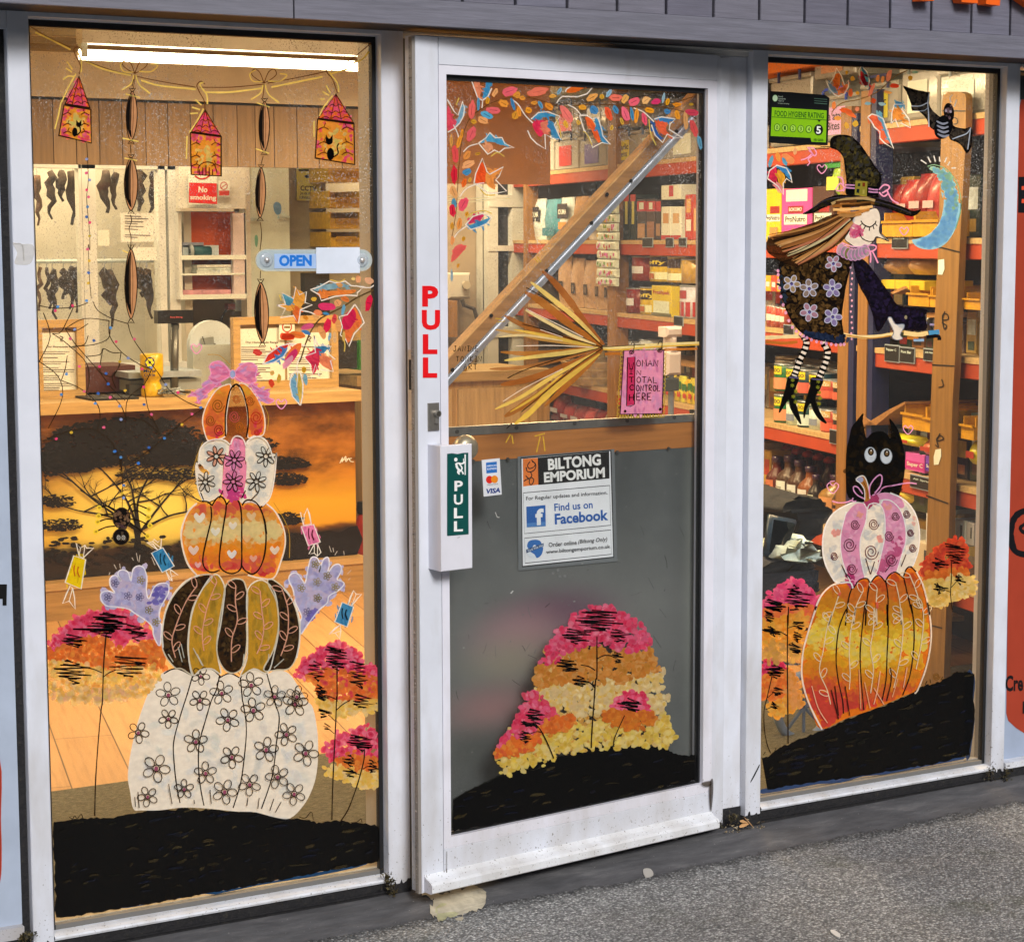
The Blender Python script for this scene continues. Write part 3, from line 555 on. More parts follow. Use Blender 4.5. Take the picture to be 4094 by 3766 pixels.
ce=MB();ce.box((.4,.10,2.46),(9,9,2.56),ic('f4cc88',1.25));
for y in(.9,1.75,2.3,3.4,3.75,4.05):ce.box((.5,y,2.43),(9,y+.03,2.46),ic('9a7038',.8))
struct(ce.build('ceiling','woodx'))
wd=MB();q=YP(.10).hit(px('B 1868,300')[0]);wd.box((q.x-.0,.085,.06),(q.x+.045,.125,2.2),oc('e09a48'));wd.build('timber_lining','woodz',win_l)
# bulkhead over the counter
BK=YP(4.3);b0_,b1_,bz0,bz1=rect(BK,'A 170,525 1850,836')
bh=thing('bulkhead',(3.4,4.3,bz0),'timber board bulkhead over the counter, below a pale panel','bulkhead')
mb=MB();xs_=[BK.uv(q)[0] for q in px('A 150,600 265,600 380,600 497,600 612,600 730,600 842,600 955,600 1070,600 1190,600 1280,600 1375,600 1490,600 1600,600 1715,600 1850,600')];xs_=[.6,.85,1.1,1.35,1.6,1.85,2.1,2.35]+[x_ for x_ in xs_ if x_>2.5]+[4.5,4.7]
for a_,c_ in zip(xs_,xs_[1:]):mb.box((a_+.002,4.3,bz0),(c_-.002,4.33,bz1),ic(random.choice(['a8743c','9a6832','ae7a42']),.85))
mb.build('boarding','woodz',bh)
mb=MB();mb.box((.6,4.305,bz0+.002),(4.7,4.40,bz1),ic('6a4520',.6));mb.build('carcass','plain',bh)
mb=MB();mb.box((.6,4.29,bz1+.012),(4.7,4.34,2.46),ic('d8b078',1.15));mb.build('upper_panel','plain',bh)
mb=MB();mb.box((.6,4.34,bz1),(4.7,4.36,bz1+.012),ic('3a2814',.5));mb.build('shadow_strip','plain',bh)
# fluorescent battens
TUBE=emis('tube_light',(1.0,.77,.48),10.0)
def batten(c,L,along,label,energy):
 r=thing('ceiling_light',c,label,'strip light','fluorescent strip lights on the ceiling');d=Vector(along).normalized();s_=Vector((-d.y,d.x,0));c=Vector(c)
 mb=MB();a_,b_=c-d*L/2,c+d*L/2;W2=s_*.035
 mb.hexa([a_-W2,b_-W2,b_+W2,a_+W2],[q+Vector((0,0,.055)) for q in(a_-W2,b_-W2,b_+W2,a_+W2)],ic('fff0d8'));mb.build('housing','plain',r)
 mb=MB();mb.tube([a_-Vector((0,0,.04)),b_-Vector((0,0,.04))],.020,(1,1,1,1),10);mb.build('tube',TUBE,r,True)
 for e in(a_+d*.012,b_-d*.012):
  mb=MB();mb.hexa([e-d*.012-s_*.02+Vector((0,0,-.05)),e+d*.012-s_*.02+Vector((0,0,-.05)),e+d*.012+s_*.02+Vector((0,0,-.05)),e-d*.012+s_*.02+Vector((0,0,-.05))],[q+Vector((0,0,.05)) for q in(e-d*.012-s_*.02+Vector((0,0,-.05)),e+d*.012-s_*.02+Vector((0,0,-.05)),e+d*.012+s_*.02+Vector((0,0,-.05)),e-d*.012+s_*.02+Vector((0,0,-.05)))],ic('f0e0c8'));mb.build('end_cap','plain',r)
 ld=bpy.data.lights.new('tube_glow','AREA');ld.shape='RECTANGLE';ld.size=L;ld.size_y=.12;ld.energy=energy;ld.color=(1.0,.68,.345)
 lo=bpy.data.objects.new('tube_glow',ld);C.objects.link(lo);lo.parent=r;lo.location=(0,0,-.075);lo.rotation_euler=(0,0,math.atan2(d.y,d.x))
t0,t1=YP(3.0).hit(px('A 400,282')[0]),YP(3.0).hit(px('A 1850,331')[0])
batten(((t0.x+t1.x)/2,3.0,t0.z+.045),(t1.x-t0.x),(1,0,0),'glowing strip light seen through the top of the left window',32)
sd_=Vector((math.sin(R(13)),math.cos(R(13)),0))
batten((3.3,5.0,2.40),1.5,(1,0,0),'strip light over the space behind the counter',8)
batten((1.15,1.5,2.40),1.0,(1,0,0),'added unseen strip light over the mat inside the left window',19)  # lamp added out of view to brighten the timber lining and mat
batten(tuple(SHELF.at(-.2,2.40,.9)),1.5,sd_,'strip light over the near end of the aisle',26)
batten((5.45,5.75,2.40),.9,(1,0,0),'added strip light hidden at the back of the shop behind the brown bulkhead',23)  # lamp added out of sight to light the back of the shop
batten(tuple(SHELF.at(-1.75,2.40,1.0)),1.0,sd_,'strip light over the middle of the aisle',40)
batten(tuple(SHELF.at(.35,2.40,.5)),.6,sd_,'short strip light close behind the right window',7)
# ------------------------------------------------------------------ counter
CT=YP(4.25);cu0,cu1,cz0,cz1=rect(CT,'B 120,893 1802,915')
ctr=thing('shop_counter',(3.4,4.25,0),'wooden shop counter with a sunset savanna picture across its front','counter')
mb=MB();xr=CT.uv(px('B 1802,860')[0])[0];ztop=.945
mb.box((.9,4.21,.895),(xr,5.0,ztop),ic('d89a4c',.95));mb.build('worktop','woodx',ctr)
xm=CT.uv(px('B 1785,1000')[0])[0];mb=MB();mb.box((.9,4.27,.16),(xm,4.95,.894),ic('c08840',.9));mb.build('carcass','woodx',ctr)
pz=CT.uv(px('C 1000,590')[0])[1];xp=CT.uv(px('C 1806,600')[0])[0];mb=MB();mb.box((.9,4.17,0),(xp,4.268,.165),ic('c98a40',.85));mb.box((.9,4.165,.135),(xp,4.17,.165),ic('d89a50',.9));mb.build('plinth','woodx',ctr)
# the picture: printed savanna at dusk
m,n,l,p=nodes('sunset_print')
t=n.new('ShaderNodeTexCoord');sp=n.new('ShaderNodeSeparateXYZ');l.new(t.outputs['Object'],sp.inputs[0])
x=n.new('ShaderNodeTexNoise');x.inputs['Scale'].default_value=3.4;x.inputs['Detail'].default_value=8;x.inputs['Roughness'].default_value=.62;mp=n.new('ShaderNodeMapping');mp.inputs['Scale'].default_value=(1,1,2.2);l.new(t.outputs['Object'],mp.inputs[0]);l.new(mp.outputs[0],x.inputs['Vector'])
md=n.new('ShaderNodeMath');md.operation='MULTIPLY_ADD';l.new(x.outputs['Fac'],md.inputs[0]);md.inputs[1].default_value=.16;l.new(sp.outputs['Z'],md.inputs[2])
q=lambda h,k=.98:ic(h,k)
skyr=ramp(n,l,md.outputs[0],[(.20,q('1c1006',.5)),(.30,q('3a2008',.6)),(.39,q('8a4a10')),(.42,q('f09a18',.95)),(.50,q('f0a020',.95)),(.64,q('d07a18')),(.78,q('a85c14')),(1.0,q('8a4a14'))])
cl=ramp(n,l,x.outputs['Fac'],[(.38,(.22,.2,.18)),(.5,(.8,.75,.7)),(.60,(1.25,1.25,1.3)),(.72,(2.1,2.0,2.2))]);up=n.new('ShaderNodeMapRange');up.inputs[1].default_value=.45;up.inputs[2].default_value=.62;l.new(sp.outputs['Z'],up.inputs[0])
c1=mixc(n,l,skyr.outputs[0],cl.outputs[0],up.outputs[0],'MULTIPLY')
gx=n.new('ShaderNodeVectorMath');gx.operation='DISTANCE';mp3=n.new('ShaderNodeMapping');mp3.inputs['Scale'].default_value=(.8,0,1.6);l.new(t.outputs['Object'],mp3.inputs[0]);l.new(mp3.outputs[0],gx.inputs[0]);gx.inputs[1].default_value=(-.26*.8,0,.43*1.6)
gr=ramp(n,l,gx.outputs['Value'],[(.0,(1,1,1)),(.52,(0,0,0))]);c2=mixc(n,l,c1,q('ffd040',1.9),gr.outputs[0],'MIX')
hill=n.new('ShaderNodeMapRange');hill.inputs[1].default_value=.36;hill.inputs[2].default_value=.40;l.new(md.outputs[0],hill.inputs[0]);hr=ramp(n,l,sp.outputs['Z'],[(.15,q('120a04',.5)),(.3,q('4a2a0a',.6)),(.36,q('8a4c12',.8))])
l.new(mixc(n,l,hr.outputs[0],c2,hill.outputs[0]),p.inputs['Base Color']);p.inputs['Roughness'].default_value=.35
MP=YP(4.262);mb=MB();mu0=1.7;mu1=MP.uv(px('B 1782,1000')[0])[0];mb.box((mu0,4.262,.168),(mu1,4.269,.893),(1,1,1,1));mural=mb.build('sunset_picture',m,ctr,label='printed picture of a flat-topped tree against a golden sunset')
ar=Art(MP,.0006,.00004);DK=ic('1a1006',.45)
def limb(p0,p1,w0,w1,dep):
 d=(p1[0]-p0[0],p1[1]-p0[1]);L=math.hypot(*d);mid=(p0[0]+d[0]*.5+random.uniform(-.1,.1)*L,p0[1]+d[1]*.5+random.uniform(-.06,.06)*L)
 pts_=smooth_pts([p0,mid,p1],False,4);n_=len(pts_);vv=[]
 for i in range(n_):
  a_,b_=pts_[max(i-1,0)],pts_[min(i+1,n_-1)];dx,dy=b_[0]-a_[0],b_[1]-a_[1];q_=math.hypot(dx,dy) or 1;h=(w0+(w1-w0)*i/(n_-1))/2
  vv+=[ar.to3((pts_[i][0]-dy/q_*h,pts_[i][1]+dx/q_*h)),ar.to3((pts_[i][0]+dy/q_*h,pts_[i][1]-dx/q_*h))]
 ar.mb.add(vv,[(2*i,2*i+1,2*i+3,2*i+2) for i in range(n_-1)],DK);ar.up()
 if dep>0:
  for k in range(3):
   a_=math.atan2(d[1],d[0])+random.uniform(-.75,.75);a_=a_*.8+(-math.pi/2 if abs(d[0])<40 else(0 if d[0]>0 else math.pi))*.0
   L2=L*random.uniform(.5,.8);st_=pts_[int(n_*random.uniform(.55,.99))-1 if k else-1]
   limb(st_,(st_[0]+L2*math.cos(a_),st_[1]+L2*math.sin(a_)*.75),w1,w1*.5,dep-1)
base=px('C 690,560')[0]
ar.fill('C 660,600 668,510 676,440 668,380 698,380 706,440 712,520 728,600',DK)
for st in['C 690,400 600,320 520,270 400,200','C 690,400 640,260 560,150 470,60','C 700,400 690,260 760,110 850,10','C 695,420 800,280 900,170 980,130','C 690,400 540,330 380,300 240,250','C 690,400 660,200 640,150 620,60','C 700,400 840,330 960,300 1090,240','C 690,400 470,250 330,130 250,60']:
 pp=smooth_pts(px(st),False,4);ar.line(pp,11,DK,sm=False,taper=True)
 for i in range(4,len(pp),3):
  a_=random.uniform(-2.7,-.4);L_=random.uniform(60,150);limb(pp[i],(pp[i][0]+L_*math.cos(a_),pp[i][1]+L_*math.sin(a_)*.7),7,3,2)
def leafage(cx,cy,rx_,ry_,n_,a_=(8,22)):
 for _ in range(int(n_*3.4)):
  e=random.uniform(0,6.28);q_=random.random()**.6;ar.dab(cx+rx_*q_*math.cos(e)*1.05,cy+ry_*1.2*q_*math.sin(e)*(1 if math.sin(e)<0 else .6),random.uniform(4,13),random.uniform(2,4.5),random.uniform(-.5,.5),DK,5)
for cx,cy,rx_,ry_,n_ in[('B',300,1180,140,110),('C',330,90,130,110),('C',500,60,160,90),('C',830,50,160,110),('B',950,1130,140,110),('B',1000,1180,170,80),('C',1400,70,140,150),('C',1440,150,90,60),('C',1440,350,80,60),('C',280,260,90,50),('C',300,380,100,60),('B',1270,1100,110,70),('C',900,130,110,50),('C',700,120,120,40),('C',1460,450,60,24)]:
 c_=px(f'{cx} {cy},{rx_}')[0];leafage(c_[0],c_[1],ry_*.8,34 if ry_>200 else 26,n_)
dabs(ar,'C 225,0 480,-20 760,-20 1000,-40 1080,20 1000,80 860,60 700,90 540,60 400,110 300,90 230,160',[DK],420,(4,11),.45,(-.5,.5),1,var=.3)
dabs(ar,'B 205,1150 240,1070 330,1010 450,985 560,970 700,962 850,985 1000,1040 1070,1100 1040,1160 950,1130 900,1120 840,1180 740,1120 640,1150 560,1190 470,1130 400,1180 330,1160 280,1230 215,1210',[DK],1500,(5,14),.45,(-.5,.5),1,var=.3)
for k in range(260):c_=px(f'C {random.uniform(230, 1780)},{random.gauss(520, 35) if random.random() < .75 else random.uniform(430, 560)}')[0];ar.dab(c_[0],c_[1],random.uniform(8,24),random.uniform(4,9),random.uniform(-.2,.2),ic('160c04',.5),6)
ar.fill('C 1420,440 1500,415 1560,420 1640,400 1700,410 1785,375 1785,520 1420,545',ic('241404',.5),k=2)
ar.build('picture_tree','print',mural)
ar=Art(MP,.002);ar.line('C 1705,65 1720,35 1715,60 1735,30 1735,58 1750,40 1758,55 1775,58',3.5,ic('f8e0b0'));ar.line('C 1710,50 1765,40',3,ic('f8e0b0'));ar.build('picture_signature','print',mural)
# return counter further back
mb=MB();mb.box((4.62,5.06,0),(5.75,5.6,.90),ic('cd8f45',.85));rc=tag(mb.build('side_cabinet','woodz'),'wooden cabinet with plain panel doors beyond the end of the counter','cabinet')
mb=MB();mb.box((4.58,5.02,.90),(5.75,5.62,.95),ic('d39a50',.8));mb.build('worktop','woodx',rc)
for a_,c_ in((4.66,5.14),(5.18,5.66)):
 mb=MB();mb.box((a_,5.042,.1),(c_,5.06,.86),ic('dba25a',.9));mb.build('door','woodz',rc)
# ------------------------------------------------------------------ drying cabinet with hanging meat
DC=YP(5.3);d0_,d1_,dz0,dz1=rect(DC,'A 120,826 880,830');zs0=DC.uv(px('B 650,695')[0])[1]
dcab=thing('drying_cabinet',((d0_+d1_)/2,5.3,.9),'white glazed drying cabinet full of hanging strips of dark meat','drying cabinet')
mb=MB();
for s_ in('A 398,826 412,1250','A 414,826 482,1250','A 796,826 830,1250','A 845,826 898,1250'):
 a_,c_,_,_=rect(DC,s_);mb.box((a_,5.3,zs0),(c_,5.36,2.02),ic('f0d0a0',.95))
mb.box((1.6,5.3,1.99),(d1_+.05,5.36,2.2),ic('e8c898',.9));mb.box((1.6,5.28,zs0-.10),(d1_+.05,5.38,zs0),ic('f0d4a8',.95));mb.build('frame','plain',dcab)
mb=MB();mb.box((1.6,5.95,.9),(d1_+.1,6.0,2.3),ic('f6d09a',.95));mb.box((d1_+.06,5.36,.9),(d1_+.1,5.95,2.3),ic('f0c890',.9));mb.box((1.6,5.36,zs0-.05),(d1_+.1,5.95,zs0-.02),ic('e0c090',.9));mb.build('lining','plain',dcab)
mb=MB();mb.box((1.62,5.325,zs0),(d1_,5.330,1.99),(1,1,1,1));mb.build('glass','glass',dcab)
lamp=MB();lamp.box((2.0,5.62,2.12),(3.6,5.70,2.15),(1,1,1,1));lamp.build('cabinet_lamp',emis('cabinet_lamp_glow',(1.0,.72,.40),9.0),dcab)
ld=bpy.data.lights.new('cabinet_glow','AREA');ld.shape='RECTANGLE';ld.size=1.6;ld.size_y=.1;ld.energy=7;ld.color=(1.0,.66,.32);lo=bpy.data.objects.new('cabinet_glow',ld);C.objects.link(lo);lo.location=(2.8,5.6,2.10)
HG=YP(5.65);rz=HG.uv(px('B 500,180')[0])[1]
mb=MB();mb.tube([(1.7,5.65,rz),(d1_+.06,5.65,rz)],.011,ic('e8d0a8'),8);mb.tube([(1.7,5.65,2.06),(d1_+.06,5.65,2.06)],.011,ic('e8d0a8'),8);mb.build('hanging_rail','metal',dcab)
mb=MB();mb.box((1.8,4.95,.905),(4.1,5.2,zs0-.09),ic('caa878',.8));tag(mb.build('back_counter','plain'),'pale ledge running behind the counter below the drying cabinet','ledge')
def meat(st,label,rail):
 """a hanging strip of drying meat: outline centres from the photograph, own thickness"""
 p=px(st);top,bot=HG.hit(p[0]),HG.hit(p[1]);wd=(HG.hit((p[2][0],p[1][1])).x-HG.hit((p[1][0],p[1][1])).x)
 root=thing('meat_strip',(top.x,5.65,rail),label,'dried meat','strips of meat hanging to dry')
 k=9;mb=MB();pts_=[];rr=[]
 for i in range(k):
  f=i/(k-1);pts_.append((top.x+(bot.x-top.x)*f+random.uniform(-.012,.012),5.65+random.uniform(-.02,.02),top.z+(bot.z-top.z)*f));rr.append(max(.006,wd*(.55+.45*math.sin(math.pi*min(1,f*1.15+.12)))*random.uniform(.75,1.15)*(1 if f<.85 else .55)))
 mb.tube(pts_,rr,ic(random.choice(['2c1a0e','3a2412','24150c','5a3820']),1.5),8);mb.build('meat','meat',root,True)
 mb=MB();mb.tube([(top.x,5.65,rail+.014),(top.x+.012,5.65,rail+.006),(top.x,5.65,rail-.02),(top.x,5.65,top.z-.02)],.003,ic('c8b090'),5);mb.build('hook','metal',root)
for st,lab in[('A 185,880 195,1130 215,1130','dark meat strip at the far left of the upper row'),('A 258,862 258,1100 280,1100','long narrow meat strip second in the upper row'),('A 308,860 312,1010 335,1010','short pointed meat strip in the upper row'),('A 365,862 370,1130 396,1130','thick long meat strip beside the white frame post'),('A 520,860 535,1070 565,1070','broad ragged meat strip right of the white frame post'),('A 570,870 580,1050 600,1050','reddish short meat strip in the upper row'),('A 705,862 712,1060 738,1060','meat strip behind the second frame bay of the upper row'),('A 770,862 760,1100 780,1100','crooked meat strip at the right end of the upper row')]:meat(st,lab,2.06)
for st,lab in[('B 195,215 200,430 212,430','dark meat strip at the far left of the lower rail'),('B 235,215 245,420 258,420','thin meat strip second on the lower rail'),('B 262,225 275,470 296,470','long lean meat strip on the lower rail'),('B 318,230 325,370 352,370','short curling meat strip on the lower rail'),('B 355,215 362,420 382,420','narrow meat strip on the lower rail left of the post'),('B 385,220 390,440 410,440','meat strip hanging right against the post on the lower rail'),('B 455,380 455,520 475,520','short low meat strip half behind the frame'),('B 525,220 540,400 565,400','broad meat strip right of the post on the lower rail'),('B 560,230 575,510 600,510','longest meat strip on the lower rail'),('B 700,225 715,360 738,360','meat strip left of the hanging foot-shaped piece'),('B 735,225 758,470 785,470','foot-shaped bent meat strip on the lower rail'),('B 800,225 800,320 830,320','short stubby meat strip near the right of the lower rail'),('B 840,228 842,305 860,305','smallest meat strip at the right end of the lower rail')]:meat(st,lab,rz)
DCF=YP(5.298)
def sheet(pl,st,label,lines=True,col='fff4dc',name='paper_notice',cat='notice',d=.0,kk=1.0):
 u0,u1,v0,v1=rect(pl,st);mb=MB();mb.pbox(pl,u0,u1,v0,v1,d,d+.002,ic(col,kk));o=tag(mb.build(name,'print'),label,cat)
 return o
sheet(DCF,'A 605,1070 770,1215','printed white sheet taped to the drying cabinet glass');sheet(DCF,'A 490,1155 548,1235','small blank yellowish note on the drying cabinet glass',col='f8d8a0');sheet(DCF,'B 665,112 785,178','blank cream card taped low on the drying cabinet glass',col='ffe2b8')
ln=Art(DCF,.003)
for y in(1085,1097,1112,1122,1136,1150,1180,1190):ln.line(f'A 625,{y} {random.randint(690, 755)},{y + 3}',3,ic('5a4a38'),sm=False)
tag(ln.build('notice_writing','print'),'rows of dark print on the white sheet on the drying cabinet','writing')
# ------------------------------------------------------------------ shelf unit, no smoking sign, door with camera sign
SU=YP(5.25);
su=thing('wall_shelf_unit',tuple(SU.hit(px('B 1070,360')[0])),'white shelf unit with orange back between cabinet and white door','shelf unit')
hb_=lambda st,c_,y0,y1,pl=SU:(lambda q:(q[0],y0,q[2],q[1],y1,q[3],c_))(rect(pl,st))
def bx(mb,st,c_,y0,y1,pl=None):
 pl=pl or YP(y0);u0,u1,v0,v1=rect(pl,st);mb.box((u0,y0,v0),(u1,y1,v1),c_);return mb
bx(MB(),'A 900,836 1232,1048',ic('f0cc98',.95),5.25,5.5).build('header','plain',su)
mb=bx(MB(),'B 1172,-60 1236,375',ic('e8b890',.95),5.25,5.28);bx(mb,'B 898,-60 914,375',ic('f0d0a0'),5.25,5.6);bx(mb,'B 1228,-60 1238,375',ic('f4d8a8'),5.25,5.6);mb.build('side_panel','plain',su)
bx(MB(),'B 905,-65 1180,152',ic('ff5a08',.95),5.43,5.45).build('back_panel','plain',su,label='bright orange back panel');bx(MB(),'B 905,165 1225,350',ic('d8501c',.8),5.43,5.45).build('back_panel','plain',su,label='dull red back panel')
for y in('152 1236,174','243 1230,252','349 1238,372'):bx(MB(),f'B 908,{y}',ic('fce4c0',.95),5.245,5.43).build('shelf','plain',su)
bx(MB(),'A 905,1046 1175,1062',ic('e8c088',.8),5.2,5.26).build('light_pelmet','plain',su)
SG=YP(5.235)
def signboard(name,pl,st,col,label,cat='sign',th=.004,parent=None,mat='print',colf=ic):
 u0,u1,v0,v1=rect(pl,st);mb=MB();mb.pbox(pl,u0,u1,v0,v1,-.0,th,colf(col));o=mb.build(name,mat,parent)
 return tag(o,label,cat) if parent is None else o
s1=signboard('no_smoking_sign',SG,'A 945,862 1088,1028','f6dcc0','red and white No smoking sign above the orange shelves')
a=Art(SG,.005);a.fill('A 948,918 1086,922 1088,1026 946,1018',ic('e8200c'),sm=False);a.text('No','A 995,937 1040,938 994,967',ic('fff4e8'),.03);a.text('smoking','A 953,978 1084,982 952,1010',ic('fff4e8'),.03);a.line('A 976,884 1000,898 1030,896 1050,882',6,ic('d82818'));a.build('sign_print','print',s1)
s2=signboard('no_smoking_sign',SG,'A 1096,908 1152,988','f8dcb4','small pale pictogram sign right of the red sign',th=.003)
a=Art(SG,.004);c_=px('A 1122,934')[0];a.oval_line(*c_,14,15,3,ic('c83020'));a.line('A 1110,944 1134,926',3,ic('c83020'),sm=False);a.fill('A 1098,958 1150,958 1150,983 1098,983',ic('d03820'),sm=False);a.build('sign_print','print',s2)
for st,z_,col,lab,nm,cat in[('B 918,88 1022,112',0,'b0a090','grey flat box lying on the taller carton','flat_box','box'),('B 918,102 1098,152',0,'d8c8b0','pale carton on the top shelf below the orange back','carton','carton')]:
 bx(MB(),st,ic(col),5.3,5.42);tag(bx(MB(),st,ic(col),5.3,5.42).build(nm,'print'),lab,cat)
q0=YP(5.28).hit(px('B 955,132')[0]);q1=YP(5.28).hit(px('B 1055,134')[0]);mb=MB();mb.tube([q0,q1],.026,ic('1c4a40'),12);mb.tube([q0-Vector((.002,0,0)),q0+Vector((.008,0,0))],.036,ic('a89878'),14);mb.tube([q0-Vector((.004,0,0)),q0],.012,ic('2a2a20'),10);tag(mb.build('tape_roll','plain',None,True),'dark green roll with a pale disc end on the shelf','roll')
for k,(st,col) in enumerate([('B 990,200 1165,215','fff0d0'),('B 992,212 1160,228','f4dcb4'),('B 988,226 1166,246','f8e4c0')]):tag(bx(MB(),st,ic(col),5.28,5.42).build('paper_stack','cloth'),['uppermost','middle','lowest'][k]+' of the folded cream papers on the red shelf','paper stack')
tag(bx(MB(),'B 920,326 1160,350',ic('e89078'),5.28,5.42).build('paper_stack','cloth'),'flat pinkish stack on the lowest red shelf','paper stack')
FD=YP(5.5);fd=thing('white_door',tuple(FD.hit(px('B 1350,640')[0])),'tall white cold-room door with metal hinges beside the shelf unit','door')
bx(MB(),'A 1252,845 1452,1250',ic('fff0c8',.9),5.5,5.56);mb=MB();u0,u1,_,_=rect(FD,'A 1252,845 1452,1250');mb.box((u0,5.5,.05),(u1,5.56,2.1),ic('f8e6c0',.92));mb.build('leaf','plain',fd)
mb=MB();mb.box((u0-.03,5.48,.0),(u0-.004,5.56,2.15),ic('fff0d0'));mb.build('jamb','plain',fd)
for st in('A 1400,1085 1455,1098','A 1250,1095 1300,1110'):bx(MB(),st,ic('d8d0c0'),5.485,5.5).build('hinge','metal',fd)
a=Art(FD,.002);a.fill('A 1372,1030 1385,1015 1405,1022 1412,1045 1408,1070 1392,1080 1376,1062',ic('8aa4b8'));a.fill('A 1278,1190 1288,1180 1295,1200 1290,1240 1280,1230',ic('98c088'));a.build('painted_smudge','paint',fd)
PN=YP(5.9);wl=MB();wl.box((u1+.02,5.9,0),(5.2,5.95,2.4),ic('b09468',.85));struct(wl.build('rear_wall'))
cs=signboard('camera_sign',YP(5.6),'A 1488,848 1610,1008','d8b838','yellow CCTV warning sign on the wall right of the white door')
bx(MB(),'A 1490,848 1608,1006',ic('3a3010'),5.602,5.61).build('sign_back','plain',cs)
mb=MB();uu=rect(YP(5.6),'A 1456,800 1640,1250');mb.box((uu[0],5.61,.9),(uu[1],5.66,2.2),ic('b89868',.85));tag(mb.build('partition_board','plain'),'beige partition board carrying the yellow camera sign','partition')
a=Art(YP(5.6),.006);a.fill('A 1497,852 1600,852 1600,860 1497,860',ic('201808'),sm=False);a.text('CCTV','A 1506,933 1586,936 1506,958',ic('201808'),.02);a.text('24 HR VIDEO','A 1504,964 1584,966 1504,980',ic('201808'),.01);a.text('SURVEILLANCE','A 1498,984 1594,987 1498,1000',ic('201808'),.01)
a.fill('A 1525,884 1568,870 1586,884 1580,892 1534,896',ic('201808'),sm=False);a.line('A 1560,893 1565,912 1590,920 1594,912',5,ic('201808'));a.build('sign_print','print',cs)
# yellow stacking bins on the right
YB=YP(5.35)
for k,(y0,y1,x0,x1) in enumerate([(800,915,1648,1815),(960,1045,1655,1815),(1065,1150,1658,1815),(1165,1240,1660,1815),(1254,1345,1655,1815)]):
 u0,u1,v0,v1=rect(YB,f'A {x0},{y0} {x1},{y1}');r_=thing('storage_bin',((u0+u1)/2,5.35,v0),['top','second','third','fourth','lowest'][k]+' yellow open storage bin in the stack by the wooden post','storage bin','yellow bins stacked behind the counter')
 mb=MB();yc=ic('d89818',.9);mb.box((u0,5.35,v0),(u1,5.36,v0+(v1-v0)*.62),yc);mb.box((u0,5.36,v0),(u0+.008,5.65,v1),yc);mb.box((u1-.008,5.36,v0),(u1,5.65,v1),yc);mb.box((u0+.008,5.36,v0),(u1-.008,5.65,v0+.008),yc);mb.box((u0+.008,5.642,v0+.008),(u1-.008,5.65,v1),yc);mb.build('tray','pack',r_)
 mb=MB();mb.box((u0+.03,5.344,v0+.03),(u1-.03,5.35,v0+.055),ic('c88810',.8));mb.build('label_holder','pack',r_)
tag(bx(MB(),'B 1530,240 1655,500',ic('3a3228',.6),5.15,5.2).build('dark_board','plain'),'dark upright board behind the painted autumn leaves','board')
for k,(st,col,lab) in enumerate([('B 1745,500 1850,580','c89040','brown carton on the side cabinet behind the leaves'),('B 1700,585 1800,720','3a2c1c','dark bag slumped on the side cabinet')]):tag(bx(MB(),st,ic(col),5.1,5.35).build(['carton','dark_bag'][k],'cloth'),lab,['carton','bag'][k])
for k,(y0,y1) in enumerate([(575,655),(645,728)]):
 pl=YP(5.07);u0,u1,v0,v1=rect(pl,f'B 1805,{y0} 1862,{y1}');mb=MB();mb.box((u0,5.07,v0),(u1+.08,5.25,v1-.003),ic('4a8a20',.9));o=tag(mb.build('tea_box','pack'),['upper','lower'][k]+' of two green boxes stacked beside the wooden post','box','green boxes on the side cabinet')
 mb=MB();mb.box((u0+.02,5.066,v0+.015),(u1,5.07,v1-.04),ic('e8e8b0'));mb.build('label','print',o)
# ------------------------------------------------------------------ things on the counter
def notice(st_outer,papers,label,wood):
 pl=YP(4.5);u0,u1,v0,v1=rect(pl,st_outer);r_=thing('notice_board',((u0+u1)/2,4.5,v0),label,'notice board','framed price lists on the counter')
 mb=MB();w_=.035;
 for a_,b_,c_,d_ in((u0,u1,v0,v0+.05),(u0,u1,v1-w_,v1),(u0,u0+w_,v0+.05,v1-w_),(u1-w_,u1,v0+.05,v1-w_)):mb.box((a_,4.48,c_),(b_,4.51,d_),ic('d89848',.9))
 mb.build('frame','woodx',r_);mb=MB();mb.box((u0,4.51,v0),(u1,4.52,v1),ic('c89050',.8));mb.build('backing','plain',r_)
 for pst in papers:
  a_,b_,c_,d_=rect(YP(4.508),pst);mb=MB();mb.box((a_,4.505,c_),(b_,4.508,d_),ic('ffe8c0',.95));o=mb.build('price_list','print',r_)
  ar_=Art(YP(4.505),.0015);p_=px(pst);x0,y0,x1,y1=*p_[0],*p_[1];cx=(x0+x1)/2
  ar_.line([(cx-8,y0+14),(cx+6,y0+20),(cx-4,y0+30),(cx+4,y0+36)],4,ic('4a3a28'));W4=(x1-x0)*.36
  ar_.text('Our Homemade Range',f'N {cx - W4},{y0 + 52} {cx + W4},{y0 + 52} {cx - W4},{y0 + 63}',ic('3a2c1c'),.01)
  y=y0+76
  while y<y1-12:
   L_=random.uniform(.35,.8)*(x1-x0);ar_.line([(x0+8,y),(x0+8+L_,y+random.uniform(-1,1))],random.choice([2,2,3]),ic('6a5844'),sm=False);y+=random.choice([8,8,9,16])
  ar_.build('writing','print',o)
notice('B 170,475 420,885',['B 205,540 412,858'],'left of two timber-framed price lists on the counter',0)
notice('B 1165,458 1690,832',['B 1200,518 1428,808','B 1440,540 1668,800'],'right of two timber-framed price lists, wider with two sheets',0)
